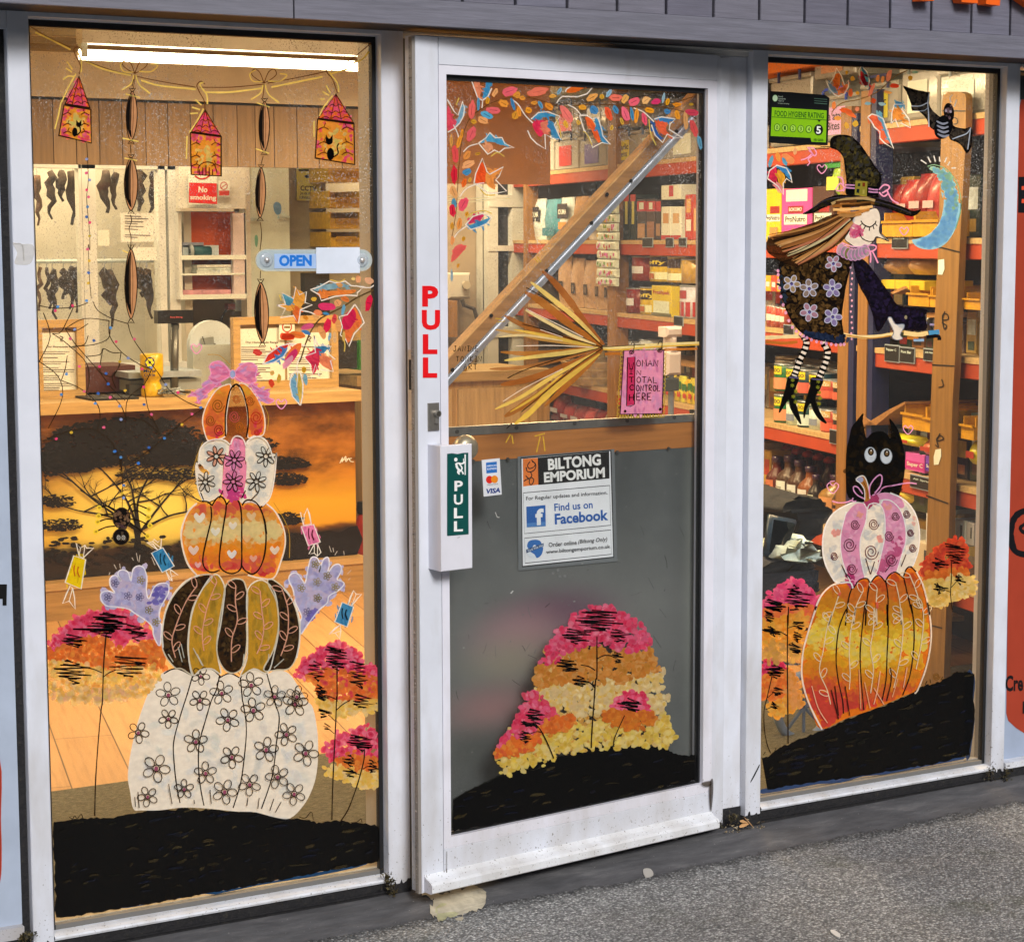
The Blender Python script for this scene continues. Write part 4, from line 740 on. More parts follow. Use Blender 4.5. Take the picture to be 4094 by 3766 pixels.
a=Art(YP(4.49),.002);a.fill('B 1400,482 1478,486 1480,580 1400,576',ic('f8dcb8'),sm=False);a.oval_line(*px('B 1440,512')[0],18,20,5,ic('c83818'));a.fill('B 1425,508 1455,508 1455,518 1425,518',ic('8a5a20'),sm=False);a.fill('B 1408,545 1430,542 1445,540 1475,545 1472,575 1412,574',ic('d84820'));tag(a.build('warning_sticker','print'),'small white sticker with red ring on the right price list frame','sticker')
pd=thing('pole_display',tuple(YP(4.45).hit(px('B 875,845')[0])),'black customer display on a grey pole above the scale','pole display')
bx(MB(),'B 792,428 970,494',ic('181410',.5),4.42,4.47).build('screen','pack',pd);q0,q1=YP(4.45).hit(px('B 878,494')[0]),YP(4.45).hit(px('B 874,850')[0]);MB().tube([q0,(q1.x,4.45,.946)],.019,ic('7a6a50'),12).build('pole','metal',pd,True)
a=Art(YP(4.42),.001);a.text('Enjoy Biltong','B 855,459 915,459 855,468',ic('ff6050',1.2));a.build('display_text','print',pd)
sc_=thing('counter_scale',tuple(YP(4.45).hit(px('B 830,850')[0])),'low grey counter scale behind the yellow collection tin','scale')
mb=bx(MB(),'B 655,775 1010,830',ic('a89878',.8),4.45,4.75);mb.build('body','plain',sc_);bx(MB(),'B 645,735 1012,765',ic('e0d0b0',.9),4.42,4.8).build('weighing_plate','metal',sc_);bx(MB(),'B 650,800 760,850',ic('4a4030',.7),4.40,4.45).build('keypad','plain',sc_)
gs=thing('dial_gauge',tuple(YP(4.75).hit(px('B 1065,700')[0])),'round pale dial scale standing on the counter behind the bow','dial scale')
c_=YP(4.75).hit(px('B 1066,600')[0]);mb=MB();mb.tube([c_+Vector((0,.04,0)),c_-Vector((0,.0,0))],.115,ic('e8d4ac',.9),28);mb.build('dial','plain',gs,False);mb=MB();mb.box((c_.x-.11,4.72,.946),(c_.x+.11,4.8,c_.z),ic('e0cca0',.9));mb.build('body','plain',gs)
a=Art(YP(4.745),.004);a.fill('B 1005,570 1070,560 1075,600 1010,615',ic('9a8a6a'),sm=False);a.line('B 1000,605 1040,620 1080,595',6,ic('5a4a34'));a.line('B 1015,560 1030,610',4,ic('4a4030'));a.fill('B 1005,690 1055,690 1055,715 1005,718',ic('2a2018'),sm=False);a.build('dial_marks','print',gs)
cb=thing('collection_tin',tuple(YP(4.33).hit(px('B 765,878')[0])),'yellow charity collection tin with flower badge on the counter','collection tin')
q0,q1=YP(4.36).hit(px('B 765,876')[0]),YP(4.36).hit(px('B 762,645')[0]);hz=q1.z-.946;c_=(q0.x,4.36,.946);yl=ic('f0a808',.95)
MB().lathe(c_,[(.048,0),(.05,.01),(.05,hz*.16),(.037,hz*.30),(.034,hz*.38),(.046,hz*.46),(.052,hz*.52),(.052,hz*.97),(.046,hz)],yl,20).build('body','pack',cb,True)
a=Art(YP(4.305),.0);a.oval(*px('B 752,690')[0],20,22,ic('2a3a4a'));
for k in range(6):c2_=px('B 752,690')[0];a.oval(c2_[0]+11*math.cos(k*1.05),c2_[1]+12*math.sin(k*1.05),6,6,ic('f8c820'),10)
a.text('Marie','B 720,725 782,722 720,742',ic('1a2a3a'),.02);a.text('Curie','B 722,745 778,742 722,762',ic('1a2a3a'),.02);a.build('badge','print',cb)
mb=MB();q0,q1=YP(4.27).hit(px('B 455,885')[0]),YP(4.27).hit(px('B 690,885')[0]);mb.box((q0.x,4.25,.946),(q1.x,4.48,.954),ic('1c1812',.6));tag(mb.build('payment_tray','rubber'),'flat black mat at the front edge of the counter','mat')
mb=bx(MB(),'B 420,708 680,838',ic('5a1c0c',.8),4.6,4.9);tag(mb.build('till_box','plain'),'dark red-brown box behind the black counter mat','box')
mb=MB();q0=YP(4.3).hit(px('B 858,850')[0])
for k in range(9):mb.tube([(q0.x+random.uniform(-.07,.07),4.3+random.uniform(-.04,.06),.952+random.uniform(0,.035)) for _ in range(5)],.0035,ic('b8a888'),5)
tag(mb.build('cable_coil','metal'),'tangled silver cable coil at the foot of the pole','cable')
MB().tube([(q0.x+.08,4.9,.96),YP(5.0).hit(px('B 985,640')[0]),YP(5.0).hit(px('B 960,640')[0])],.004,ic('2a241c'),6)
so_=thing('wall_socket',tuple(YP(5.6).hit(px('B 1205,430')[0])),'grey wall socket with a black plug and lead','socket');bx(MB(),'B 1180,372 1236,432',ic('c8b898'),5.6,5.62).build('plate','plain',so_);bx(MB(),'B 1145,395 1182,425',ic('6a2418'),5.57,5.62).build('plug','plain',so_)
MB().tube([YP(5.6).hit(q) for q in px('B 1148,415 1125,440 1110,475 1108,500')],.006,ic('1c1812',.6),6).build('lead','rubber',so_)
fe=thing('fire_extinguisher',tuple(YP(4.6).hit(px('C 1812,568')[0])),'small red extinguisher with black head at the end of the counter','extinguisher');q0=floor_hit(px('C 1808,572')[0],.0);c_=(q0.x+.02,q0.y,0)
MB().lathe(c_,[(.045,0),(.05,.01),(.05,.20),(.03,.25),(.02,.26)],ic('c83018',.9),16).build('cylinder','pack',fe,True);MB().lathe((c_[0],c_[1],.26),[(.03,0),(.035,.02),(.03,.06)],ic('1c1812',.6),10).build('valve','plain',fe)
# ------------------------------------------------------------------ back of the shop seen through the door
mb=MB();mb.box((4.72,5.0,1.93),(5.72,5.04,2.46),ic('c07838',1.5));tag(mb.build('brown_bulkhead','plain'),'plain terracotta-brown bulkhead seen through the upper door glass','bulkhead')
BW=YP(6.35);mb=MB();mb.box((4.6,6.35,0),(7.2,6.4,2.46),ic('c09868',.85));struct(mb.build('inner_wall'))
wc=thing('glazed_cupboard',tuple(YP(6.2).hit(px('F 700,1060')[0])),'tall white cupboard with dark glazed doors beyond the fly screen','cupboard')
mb=MB()
for st in('F 605,200 660,1060','F 735,200 795,1060'):u0,u1,_,_=rect(YP(6.2),st);mb.box((u0,6.2,.0),(u1,6.34,2.0),ic('f0d4a4',.9))
u0,u1,_,_=rect(YP(6.2),'F 605,200 795,1060')
for st in('E 608,1045 800,1110','F 605,110 795,140','F 605,545 795,600'):a_=rect(YP(6.2),st);mb.box((a_[0],6.195,a_[2]),(a_[1],6.34,a_[3]),ic('f0d4a4',.9))
mb.build('frame','plain',wc);mb=MB();mb.box((u0,6.25,0),(u1,6.26,2.0),ic('3a3026',.6));mb.build('dark_pane','pack',wc)
wh=thing('water_heater',tuple(YP(6.2).hit(px('F 455,400')[0])),'cream wall-mounted water heater with a dial, seen through the door','water heater');u0,u1,v0,v1=rect(YP(6.2),'F 392,256 513,395');MB().pbox(YP(6.2),u0,u1,v0,v1,-.14,0,ic('e8c898',.85),.012).build('casing','plain',wh);c_=YP(6.19).hit(px('F 483,322')[0]);MB().tube([c_,c_+Vector((0,-.02,0))],.025,ic('c8a878'),14).build('dial','plain',wh)
MB().tube([YP(6.2).hit(q) for q in px('F 465,400 475,430 530,450 545,500 560,560')],.012,ic('4a3c2c'),6).build('pipe','plain',wh)
q=rect(YP(6.1),'F 395,405 440,600');mb=MB();mb.box((q[0],6.1,q[2]),(q[1],6.3,q[3]),ic('b87838',.85));tag(mb.build('timber_upright','woodz'),'short orange-brown timber upright below the water heater','timber')
# ------------------------------------------------------------------ window painting: left window
K_=oc('0d0c0b');DB=oc('2a1d12');WH=oc('ece6d8');YL=oc('e8c862');CREAM=oc('f2dd9a');PK=oc('e58fc0');ORG=oc('e8843a');RED=oc('d8263c');BLU=oc('4aa0cc');SAL=oc('f0907a');GOLD=oc('e0a238')
def scribble(art,st,n_,wd=5.5,col=None):
 """quick back-and-forth marker strokes filling a lens shape: corner points of its box"""
 (x0,y0),(x1,y1)=px(st);cx,hw=(x0+x1)/2,(x1-x0)/2;p=[]
 for i in range(n_):
  f=i/(n_-1);e=hw*(.35+.65*math.sin(math.pi*min(1,f*.9+.12))**.7)*random.uniform(.55,1.08);o=random.uniform(-.25,.25)*hw
  p.append((cx+o+(e if i%2 else-e),y0+(y1-y0)*f+random.uniform(-3,3)+(3 if i%2 else-3)))
 art.line(p,wd,col or K_,sm=False)
 p2=[(q[0]*.7+cx*.3+random.uniform(-8,8),q[1]+random.uniform(-5,5)) for q in p[::-1]];art.line(p2,wd,col or K_,sm=False)
LW=lambda lift:Art(GLASS,lift)
# black hill at the bottom
def hill(st_top,st_bot,lift,name,parent,label,streak):
 top,bot=px(st_top),px(st_bot);tp=[]
 for q in smooth_pts(top,False,6):tp.append((q[0],q[1]+random.uniform(-4,4)))
 bt=[]
 for a_,b_ in zip(bot,bot[1:]):
  L_=max(2,int(math.hypot(b_[0]-a_[0],b_[1]-a_[1])/16))
  for i in range(L_):bt.append((a_[0]+(b_[0]-a_[0])*i/L_+random.uniform(-6,4),a_[1]+(b_[1]-a_[1])*i/L_+random.uniform(-4,4)))
 ar_=LW(lift) if parent is not door else Art(DGLASS,lift);ar_.poly(tp+bt,oc('07070a',a=.99))
 for _ in range(streak):
  i=random.randrange(len(tp));x=tp[i][0]+random.uniform(-20,20);y=random.uniform(tp[i][1]+14,tp[i][1]+(max(q[1] for q in bt)-tp[i][1])*.75);L_=random.uniform(15,60)
  if inside((x,y),tp+bt) and inside((x+L_,y-10),tp+bt):ar_.line([(x,y),(x+L_*.5,y-random.uniform(2,8)),(x+L_,y-random.uniform(4,16))],random.uniform(3,13),vary(oc(random.choice(['3a3222','24221a','20222c','4a4028','1c2030']),a=.6),.2),taper=2)
 return ar_.build(name,'paint',parent,label)
hill('D 268,652 380,635 470,632 570,628 690,605 760,590 870,590 920,578 990,592 1060,585 1180,598 1270,600 1360,618 1440,632 1540,640 1600,655 1690,645 1760,655 1850,662 1898,672','D 1908,700 1916,800 1905,848 1780,872 1500,925 1100,1000 700,1070 330,1130 282,1132 276,900 268,700',.0010,'painted_hill',win_l,'black painted hill along the foot of the window',130)
a=LW(.0006);a.fill('D 300,1128 700,1068 1100,998 1500,922 1780,868 1850,856 1790,880 1560,928 1520,934 1290,970 1080,1015 1000,1010 790,1055 640,1082 560,1085 420,1110 330,1120',oc('1c4570',a=.95),k=2);a.build('painted_reflection','paint',win_l)  # blue strip paints the sill's reflection in the glass below the hill
# trees
def ptree(pl,lift,name,parent,label,crowns,trunk,scr,grass='',dab=(8,15)):
 ar_=Art(pl,lift)
 for st,cols,n_,al in crowns:dabs(ar_,st,[oc(c) for c in cols],int(n_*1.35),dab,.7,alpha=al*.88,var=.15)
 for t_,w_ in trunk:ar_.line(t_,w_,DB)
 for s_,n_ in scr:scribble(ar_,s_,n_)
 if grass:ar_.line(grass,3,DB)
 return ar_.build(name,'paint',parent,label)
PINKS,ORS,YES=['e0305a','d8204a','ec6a90','f08aa0','e84a6a'],['f08030','e8702a','f0a040','e89048','d86a30'],['f0c850','f2d880','e8b848','f0d8a0']
ptree(GLASS,.0012,'painted_tree',win_l,'tall painted tree with broad pink crown at the left edge',[('C 245,1000 262,960 300,915 350,865 420,830 520,790 600,800 660,830 720,870 750,905 755,945 700,950 640,955 600,990 560,940 460,940 380,960 300,985 260,1020',PINKS,420,.93),('C 320,985 420,950 520,950 600,1000 700,960 780,960 815,1020 830,1090 760,1090 700,1080 640,1070 560,1100 450,1080 350,1050 250,1050 250,1010',ORS,380,.85),('C 250,1060 400,1075 560,1100 700,1090 800,1100 760,1180 720,1230 620,1240 500,1260 380,1250 270,1240 250,1150',YES+ORS[2:3],330,.7),('D 270,0 420,-10 560,-20 680,-20 690,20 560,40 420,60 300,40',YES[1:]+['f0c0a0'],120,.55)],[('C 530,925 518,1080 512,1256 D 505,90 490,260 478,440 473,620',5),('C 530,925 560,900',4),('C 515,1138 545,1115 580,1100',4),('C 510,1115 470,1098 440,1090',4)],[('C 460,815 640,905',16),('C 395,870 640,930',10),('C 610,880 750,950',8),('C 305,930 430,985',8),('C 560,1035 730,1135',13),('C 285,1060 450,1170',13)],'D 345,625 362,634 372,618 385,632 405,610 412,630')
ptree(GLASS,.0012,'painted_tree',win_l,'large red-topped painted tree at the right edge of the left window',[('C 1500,1100 1530,1060 1580,1020 1600,1000 1650,980 1720,975 1770,1000 1800,1040 1850,1080 1895,1100 1910,1150 1890,1160 1800,1130 1700,1110 1600,1120 1520,1140 1485,1130',PINKS,300,.95),('C 1540,1130 1700,1110 1890,1140 1915,1200 1915,1300 D 1905,30 1800,40 1700,60 1600,10 1580,-60',ORS+PINKS[:1],280,.9),('D 1580,30 1640,40 1760,55 1900,45 1890,90 1780,110 1700,130 1640,100 1590,70',YES,130,.8)],[('C 1690,1090 1690,1256 D 1688,20 1684,140 1676,300 1668,480 1664,640',5),('D 1686,90 1720,60 1755,40',4),('D 1684,35 1650,20 1625,15',4),('D 1680,145 1660,125 1645,112',3),('D 1676,208 1655,190 1645,182',3)],[('C 1620,990 1750,1100',16),('C 1530,1060 1640,1150',10),('C 1740,1060 1855,1190',14),('C 1555,1180 1650,1240',9),('D 1580,-5 1650,35',6),('D 1752,20 1870,78',9),('D 1590,85 1660,128',7),('D 1612,162 1660,190',5)],'D 1500,625 1530,630 1560,600 1570,640')
ptree(GLASS,.0013,'painted_tree',win_l,'small pink painted tree low in the right corner of the left window',[('D 1630,290 1660,240 1700,215 1760,190 1830,180 1890,190 1910,240 1915,330 1850,350 1750,330 1680,330 1625,330',PINKS,180,.95),('D 1690,330 1760,320 1880,340 1912,380 1900,410 1820,410 1740,390',ORS,90,.9),('D 1630,390 1660,370 1740,395 1900,405 1915,440 1880,475 1800,480 1740,440 1650,410',YES,130,.9)],[('D 1828,285 1825,340 1805,420 1780,500 1745,590 1710,645',5),('D 1820,385 1845,370',3),('D 1808,415 1780,405',3)],[('D 1740,215 1885,290',12),('D 1708,320 1790,370',8),('D 1722,382 1790,425',7),('D 1838,345 1900,405',9)],'D 1760,655 1790,650 1810,635 1815,655')
# the tower of pumpkins, from the bottom up
def flower(ar_,x,y,r_,pet=5,wd=4,col=DB,heart=None,fillc=None,th0=0):
 for k in range(pet):
  e=th0+2*math.pi*k/pet;px_,py_=x+r_*.68*math.cos(e),y+r_*.68*math.sin(e)
  if fillc:ar_.oval(px_,py_,r_*.42,r_*.26,fillc,10,e)
  ar_.oval_line(px_,py_,r_*.42,r_*(.32 if pet==5 else .2),wd,col,10,e)
 ar_.oval_line(x,y,r_*.26,r_*.26,wd,col,9)
 if heart:ar_.oval(x,y+2,r_*.16,r_*.18,heart,8)
a=LW(.0020)
a.fill('D 668,585 652,500 640,420 655,300 690,150 740,10 C 760,1200 810,1120 880,1092 930,1098 965,1130 1010,1098 1060,1095 1105,1130 1150,1118 1200,1135 1225,1105 1270,1095 1320,1100 1340,1120 1390,1102 1450,1120 1500,1190 1540,1256 D 1570,80 1592,200 1595,320 1585,420 1560,500 1520,570 1455,632 1380,628 1280,602 1180,598 1060,585 920,578 800,592 710,592',oc('e6e2d6',a=.99))
dabs(a,'D 690,560 670,400 700,150 C 830,1130 1100,1140 1420,1130 D 1570,150 1570,400 1480,560',[oc('e8e4da'),oc('e3decf'),oc('e9e6dc')],150,(12,30),.5,keep=True,var=.025)
for st in['C 965,1130 945,1200 D 935,20 900,130 870,250 872,350 885,470 902,555','C 1100,1130 1085,1200 D 1060,40 1030,140 998,260 995,380 1005,480 1022,568','C 1205,1140 1215,1250 D 1220,60 1235,180 1225,320 1205,460 1168,580','C 1335,1110 1360,1200 D 1380,60 1400,130 1385,260 1365,420 1310,585','C 965,1130 900,1098 860,1098 820,1120','C 965,1135 1000,1100 1060,1096 1105,1135','C 1100,1140 1150,1118 1200,1140','C 1205,1145 1225,1108 1270,1096 1325,1102 1340,1120']:a.line(st,5,DB)
for k,st in enumerate(['C 843,1225','C 1005,1130','C 1110,1215','C 1258,1175','D 1000,38','D 842,130','D 1140,135','D 1268,88','D 1478,55','D 690,200','D 978,245','D 1158,322','D 1330,285','D 1432,208','D 1528,302','D 778,378','D 735,520','D 918,482','D 1025,402','D 1120,495','D 1245,458','D 1385,420','D 1468,505','C 1370,1230','C 1480,1230']):
 c_=px(st)[0];flower(a,c_[0],c_[1],(46,34,44,46,38,36,44,46,48,40,44,42,46,42,48,52,38,36,42,46,42,44,42,40,40)[k],5,3.6,DB,oc('a0506a'),th0=random.uniform(0,1.2))
for st in['D 838,455 855,555','D 965,535 968,555','D 1045,485 1052,555','D 1235,525 1230,565','D 1292,525 1285,580','D 1365,530 1345,590','D 1402,545 1372,598','D 668,520 672,570','D 684,495 690,575']:a.line(st,3.5,DB,sm=False)
a.build('painted_pumpkin','paint',win_l,'white painted pumpkin with outlined flowers at the foot of the tower')
a=LW(.0026)
out='C 850,1090 815,1010 812,900 830,800 870,720 930,655 1000,625 1060,620 1100,632 1140,655 1180,638 1220,655 1250,660 1300,648 1350,650 1420,690 1470,760 1500,850 1500,960 1480,1050 1440,1100 1390,1102 1340,1120 1270,1095 1205,1135 1150,1115 1100,1130 1060,1095 1005,1100 965,1130 900,1092'
def leafstem(ar_,st,col,n_=6,s_=22,wd=4.5):
 p=smooth_pts(px(st),False,6);ar_.line(p,wd,col,sm=False);m_=len(p)
 for i in range(n_):
  q=p[int((i+.3)/n_*(m_-1))];nx_=p[min(int((i+.3)/n_*(m_-1))+1,m_-1)];th=math.atan2(nx_[1]-q[1],nx_[0]-q[0]);sd=.9 if i%2 else-.9
  ar_.oval_line(q[0]-math.cos(th+sd)*s_,q[1]-math.sin(th+sd)*s_,s_,s_*.45,wd*.8,col,10,th+sd)
segs=[('C 870,1085 815,1000 815,880 840,780 890,700 970,635 1050,622 1060,640 1010,700 965,790 945,900 940,1000 955,1090 965,1128 910,1095','b'),('C 965,1128 945,1040 945,920 965,800 1005,710 1050,640 1080,622 1105,640 1125,690 1120,760 1105,870 1085,980 1095,1060 1105,1120 1060,1095 1005,1100','g'),('C 1150,1115 1110,1080 1085,1000 1095,880 1115,760 1130,680 1160,648 1200,645 1225,665 1240,740 1235,860 1235,980 1215,1080 1190,1110','b'),('C 1205,1130 1235,1050 1240,900 1235,760 1245,690 1285,655 1325,655 1370,700 1390,780 1395,900 1375,1010 1340,1115 1270,1095','g'),('C 1320,1100 1370,1000 1395,880 1385,760 1340,660 1370,650 1440,710 1480,790 1502,900 1490,1020 1450,1092 1390,1100','b')]
for st,k in segs:
 if k=='b':
  a.fill(st,oc('30200f',a=.95));dabs(a,st,[oc('1c120a'),oc('4a3218'),oc('0f0a07'),oc('5a4222'),oc('3a2a14')],150,(7,15),.6,alpha=.85,keep=True)
 else:
  a.fill(st,oc('b28a28',a=.98));dabs(a,st,[oc('b8902a'),oc('a88024'),oc('bc9838')],50,(10,22),.35,(1.3,1.8),.4,keep=True)
for st,k in segs:a.line(st,5.5,oc('e8e0cc') if k=='g' else oc('d8ccae'),closed=True)
a.line('C 815,990 812,900 830,800 870,720 930,655 1000,625',6.5,oc('ece4d4'));a.line('C 1420,690 1470,760 1500,850 1500,960 1485,1040',6.5,oc('ece4d4'))
SLM=oc('e8a888')
for st in['C 985,680 930,760 880,880 860,960 878,1040','C 1085,660 1045,760 1020,860 1012,930 1020,1005','C 1180,680 1178,760 1188,850 1160,950 1158,1060','C 1302,705 1310,800 1320,880 1310,960 1285,1020','C 1410,690 1440,790 1442,900 1430,960 1405,1030']:leafstem(a,st,SLM)
for st in['C 840,1020 865,1060','C 890,985 910,1060','C 905,970 920,1040','C 965,990 1010,1075','C 985,1020 1015,1080','C 1220,1020 1215,1080','C 1240,1015 1215,1085','C 1345,1020 1340,1060','C 1420,1045 1370,1090']:a.line(st,4,oc('d8d4c0',a=.8))
a.build('painted_pumpkin','paint',win_l,'gold and dark brown striped painted pumpkin with raised hands')
a=LW(.0032)
def grad(stops):
 def f(t_,s_=0):
  t_+=random.uniform(-.05,.05)
  for(p0,c0),(p1,c1) in zip(stops,stops[1:]):
   if t_<=p1:return c0 if random.random()<(p1-t_)/max(1e-6,p1-p0) else c1
  return stops[-1][1]
 return f
body='C 990,632 940,570 912,480 908,400 940,310 985,265 1020,258 1058,275 1080,240 1108,232 1135,262 1165,245 1195,250 1212,262 1245,250 1285,262 1310,280 1335,268 1380,310 1420,390 1428,470 1405,560 1370,640 1300,640 1200,605 1180,618 1110,610 1060,612'
a.fill(body,oc('e89838',a=.97));dabs(a,body,[],700,(10,20),.7,alpha=.62,keep=True,band=grad([(0,oc('d85048')),(.12,oc('dc6048')),(.25,oc('e8a040')),(.33,oc('ead08a')),(.5,oc('ecd28c')),(.58,oc('f09828')),(.72,oc('ee8a28')),(.85,oc('e0604a')),(1,oc('d83a38'))]))
for st in['C 1055,280 1058,340 1035,440 1015,540 1025,590 1060,612 1100,600','C 1060,278 1085,240 1108,232 1128,255 1132,290 1120,370 1105,470 1098,560 1115,600 1160,618 1200,600 1210,560 1210,460 1210,350 1205,290 1195,255','C 1132,275 1155,248 1185,245 1200,270','C 1212,275 1230,252 1260,250 1290,270 1315,320 1332,420 1325,520 1300,590 1265,620 1225,600 1208,570','C 1300,285 1325,350 1335,420','C 1058,275 1040,258 1010,255','C 1300,290 1330,265']:a.line(st,6,oc('24160c'))
a.line('C 990,632 940,570 912,480 908,400 940,310 985,265',7,oc('efe6d4'));a.line('C 1335,268 1380,310 1420,390 1428,470 1405,560 1370,640 1300,640 1240,625',6,oc('efe6d4'))
def heart(ar_,x,y,s_,col,wd=0):
 p=[(x,y+s_),(x-s_*.95,y-s_*.1),(x-s_*.55,y-s_*.75),(x,y-s_*.25),(x+s_*.55,y-s_*.75),(x+s_*.95,y-s_*.1)]
 (ar_.line(p,wd,col,closed=True) if wd else ar_.fill(p,col,k=3))
for st,s_,col in[('C 998,335',24,'f6ead0'),('C 1078,405',20,'f6ead0'),('C 1165,375',18,'f4e6cc'),('C 1258,328',20,'ecc890'),('C 968,498',22,'f4d8c0'),('C 1160,518',20,'f8f0e0'),('C 1236,440',18,'ecc080'),('C 1375,498',20,'f4e0c0'),('C 1268,540',16,'f0b090'),('C 990,572',14,'f0b8b0')]:c_=px(st)[0];heart(a,*c_,s_,oc(col))
a.build('painted_pumpkin','paint',win_l,'orange and yellow painted pumpkin dotted with pale hearts')
a=LW(.0038)
wb_=['B 1060,1256 1010,1240 B 990,1200 1000,1120 1045,1080 1110,1075 1150,1100 1135,1180 C 1120,20 1115,120 1110,200 1090,235 1040,258 1010,250 985,180 982,60','B 1230,1100 1225,1180 C 1232,60 1225,180 1200,235 1210,265 1260,262 1310,278 1350,230 1372,120 1380,10 B 1370,1180 1335,1090 1290,1060 1245,1075']
for st in wb_:a.fill(st,oc('e4dfd0',a=.98));dabs(a,st,[oc('e6e1d3'),oc('e0dacb')],60,(10,24),.5,keep=True,var=.025)
pk='B 1150,1100 1165,1065 1190,1058 1215,1075 1228,1110 1228,1200 C 1235,60 1228,170 1205,230 1170,245 1125,240 1110,200 1118,100 1128,10 B 1140,1180'
a.fill(pk,oc('e48cae',a=.97));dabs(a,pk,[oc('eca4bc'),oc('dc7ca0'),oc('ecb0d0')],80,(8,18),.4,(1.2,1.9),.7,keep=True);dabs(a,'C 1120,190 1225,180 1200,238 1130,238',[oc('d84a88')],18,(10,18),.5)
for st,f_ in[('B 1082,1160','e8a888'),('B 1172,1178','e088b0'),('B 1330,1160','e0dccc'),('C 1025,158','e0d4c0'),('C 1165,155','dc80a8'),('C 1280,155','e4dfd0')]:c_=px(st)[0];flower(a,c_[0],c_[1],38,7,3.6,DB,None,oc(f_),random.uniform(0,1))
for st in['B 990,1200 1000,1120 1045,1080 1110,1075 1148,1100','B 1232,1100 1245,1075 1290,1060 1335,1090 1370,1180 C 1380,10 1372,120 1350,230 1310,278','B 985,1250 C 985,180 1010,250','B 1150,1100 1165,1065 1190,1058 1215,1075 1228,1110']:a.line(st,5,oc('f2ece0'))
for st in['C 1000,210 1015,248','C 1290,210 1250,250','C 1205,240 1225,200','C 1112,200 1095,238']:a.line(st,4,oc('2a2018'))
a.build('painted_pumpkin','paint',win_l,'white painted pumpkin with one pink segment and outlined daisies')
a=LW(.0044)
lobe1='B 1045,1085 1018,1020 1015,960 1040,890 1085,825 1130,802 1155,805 1145,870 1132,960 1130,1050 1100,1072';lobe2='B 1195,800 1230,800 1265,835 1300,890 1325,970 1318,1050 1270,1058 1240,1062 1240,960 1225,870'
for st in(lobe1,lobe2):a.fill(st,oc('e88a34',a=.95));dabs(a,st,[],110,(8,16),.7,alpha=.9,keep=True,band=grad([(0,oc('ecb038')),(.3,oc('e88a34')),(.75,oc('e26a3a')),(1,oc('e0305a'))]))
a.fill('B 1152,1056 1130,1040 1135,930 1150,850 1180,808 1205,820 1230,900 1240,990 1232,1062 1200,1075',oc('7a3a1c',a=.55))
for st in(lobe1,lobe2):a.line(st,5,oc('f0e6d4'),closed=True)
for st in['B 1128,1060 1128,950 1145,850 1165,808 1190,800 1215,835 1238,920 1242,1000 1232,1065','B 1165,815 1180,800 1200,812']:a.line(st,6,oc('2a1a10'))
def spiral(ar_,x,y,r_,wd,col,turns=2.2):
 ar_.line([(x+r_*(1-.8*i/16)*math.cos(i/16*turns*6.28),y+r_*1.1*(1-.8*i/16)*math.sin(i/16*turns*6.28)) for i in range(17)],wd,col)
for st,r_,col in[('B 1090,905',26,'a05a1c'),('B 1052,980',20,'a05a1c'),('B 1095,1028',22,'a03a20'),('B 1250,882',18,'b05a1c'),('B 1282,965',26,'d03a20'),('B 1183,872',16,'b05a28'),('B 1172,960',22,'b05050'),('B 1200,1010',18,'a05a1c'),('B 1285,1040',12,'c83a30')]:c_=px(st)[0];spiral(a,*c_,r_,3.5,oc(col))
a.build('painted_pumpkin','paint',win_l,'small orange painted pumpkin with swirls on top of the tower')
def bow(pl,lift,loops,tails,knot,cols,parent,label,line):
 ar_=Art(pl,lift)
 for st in loops+tails:ar_.fill(st,oc(cols[0],a=.85));dabs(ar_,st,[oc(c) for c in cols],26,(8,20),.35,(-.6,.6),.85)
 for st in loops+tails:ar_.line(st,4.5,line,closed=True);ar_.line(px(st)[:4],3,line)
 if knot:c_=px(knot)[0];ar_.oval(*c_,11,16,oc('a0b0d8'));ar_.oval_line(*c_,12,17,4,line)
 return ar_.build('painted_bow','paint',parent,label)
bow(GLASS,.0050,['B 1155,745 1110,690 1065,688 1048,710 1055,745 1045,770 1075,792 1115,780','B 1172,745 1210,700 1260,692 1285,720 1278,755 1280,785 1240,795 1195,775'],['B 1085,795 1040,800 990,835 948,850 985,862 990,890 1030,850 1075,810','B 1255,795 1300,825 1345,840 1342,865 1372,878 1340,895 1300,870 1265,820'],'B 1163,748',['e880ac','dc6c98','f0a8c8','c8a8d8'],win_l,'pink painted bow tied on the top pumpkin',oc('f0a8d0'))
a=LW(.0051)
for st,s_ in[('B 982,618',22),('B 1408,895',22)]:c_=px(st)[0];heart(a,*c_,s_,oc('ecA0d0'),4.5)
a.build('painted_hearts','paint',win_l,'two small pink outlined hearts beside the bow')
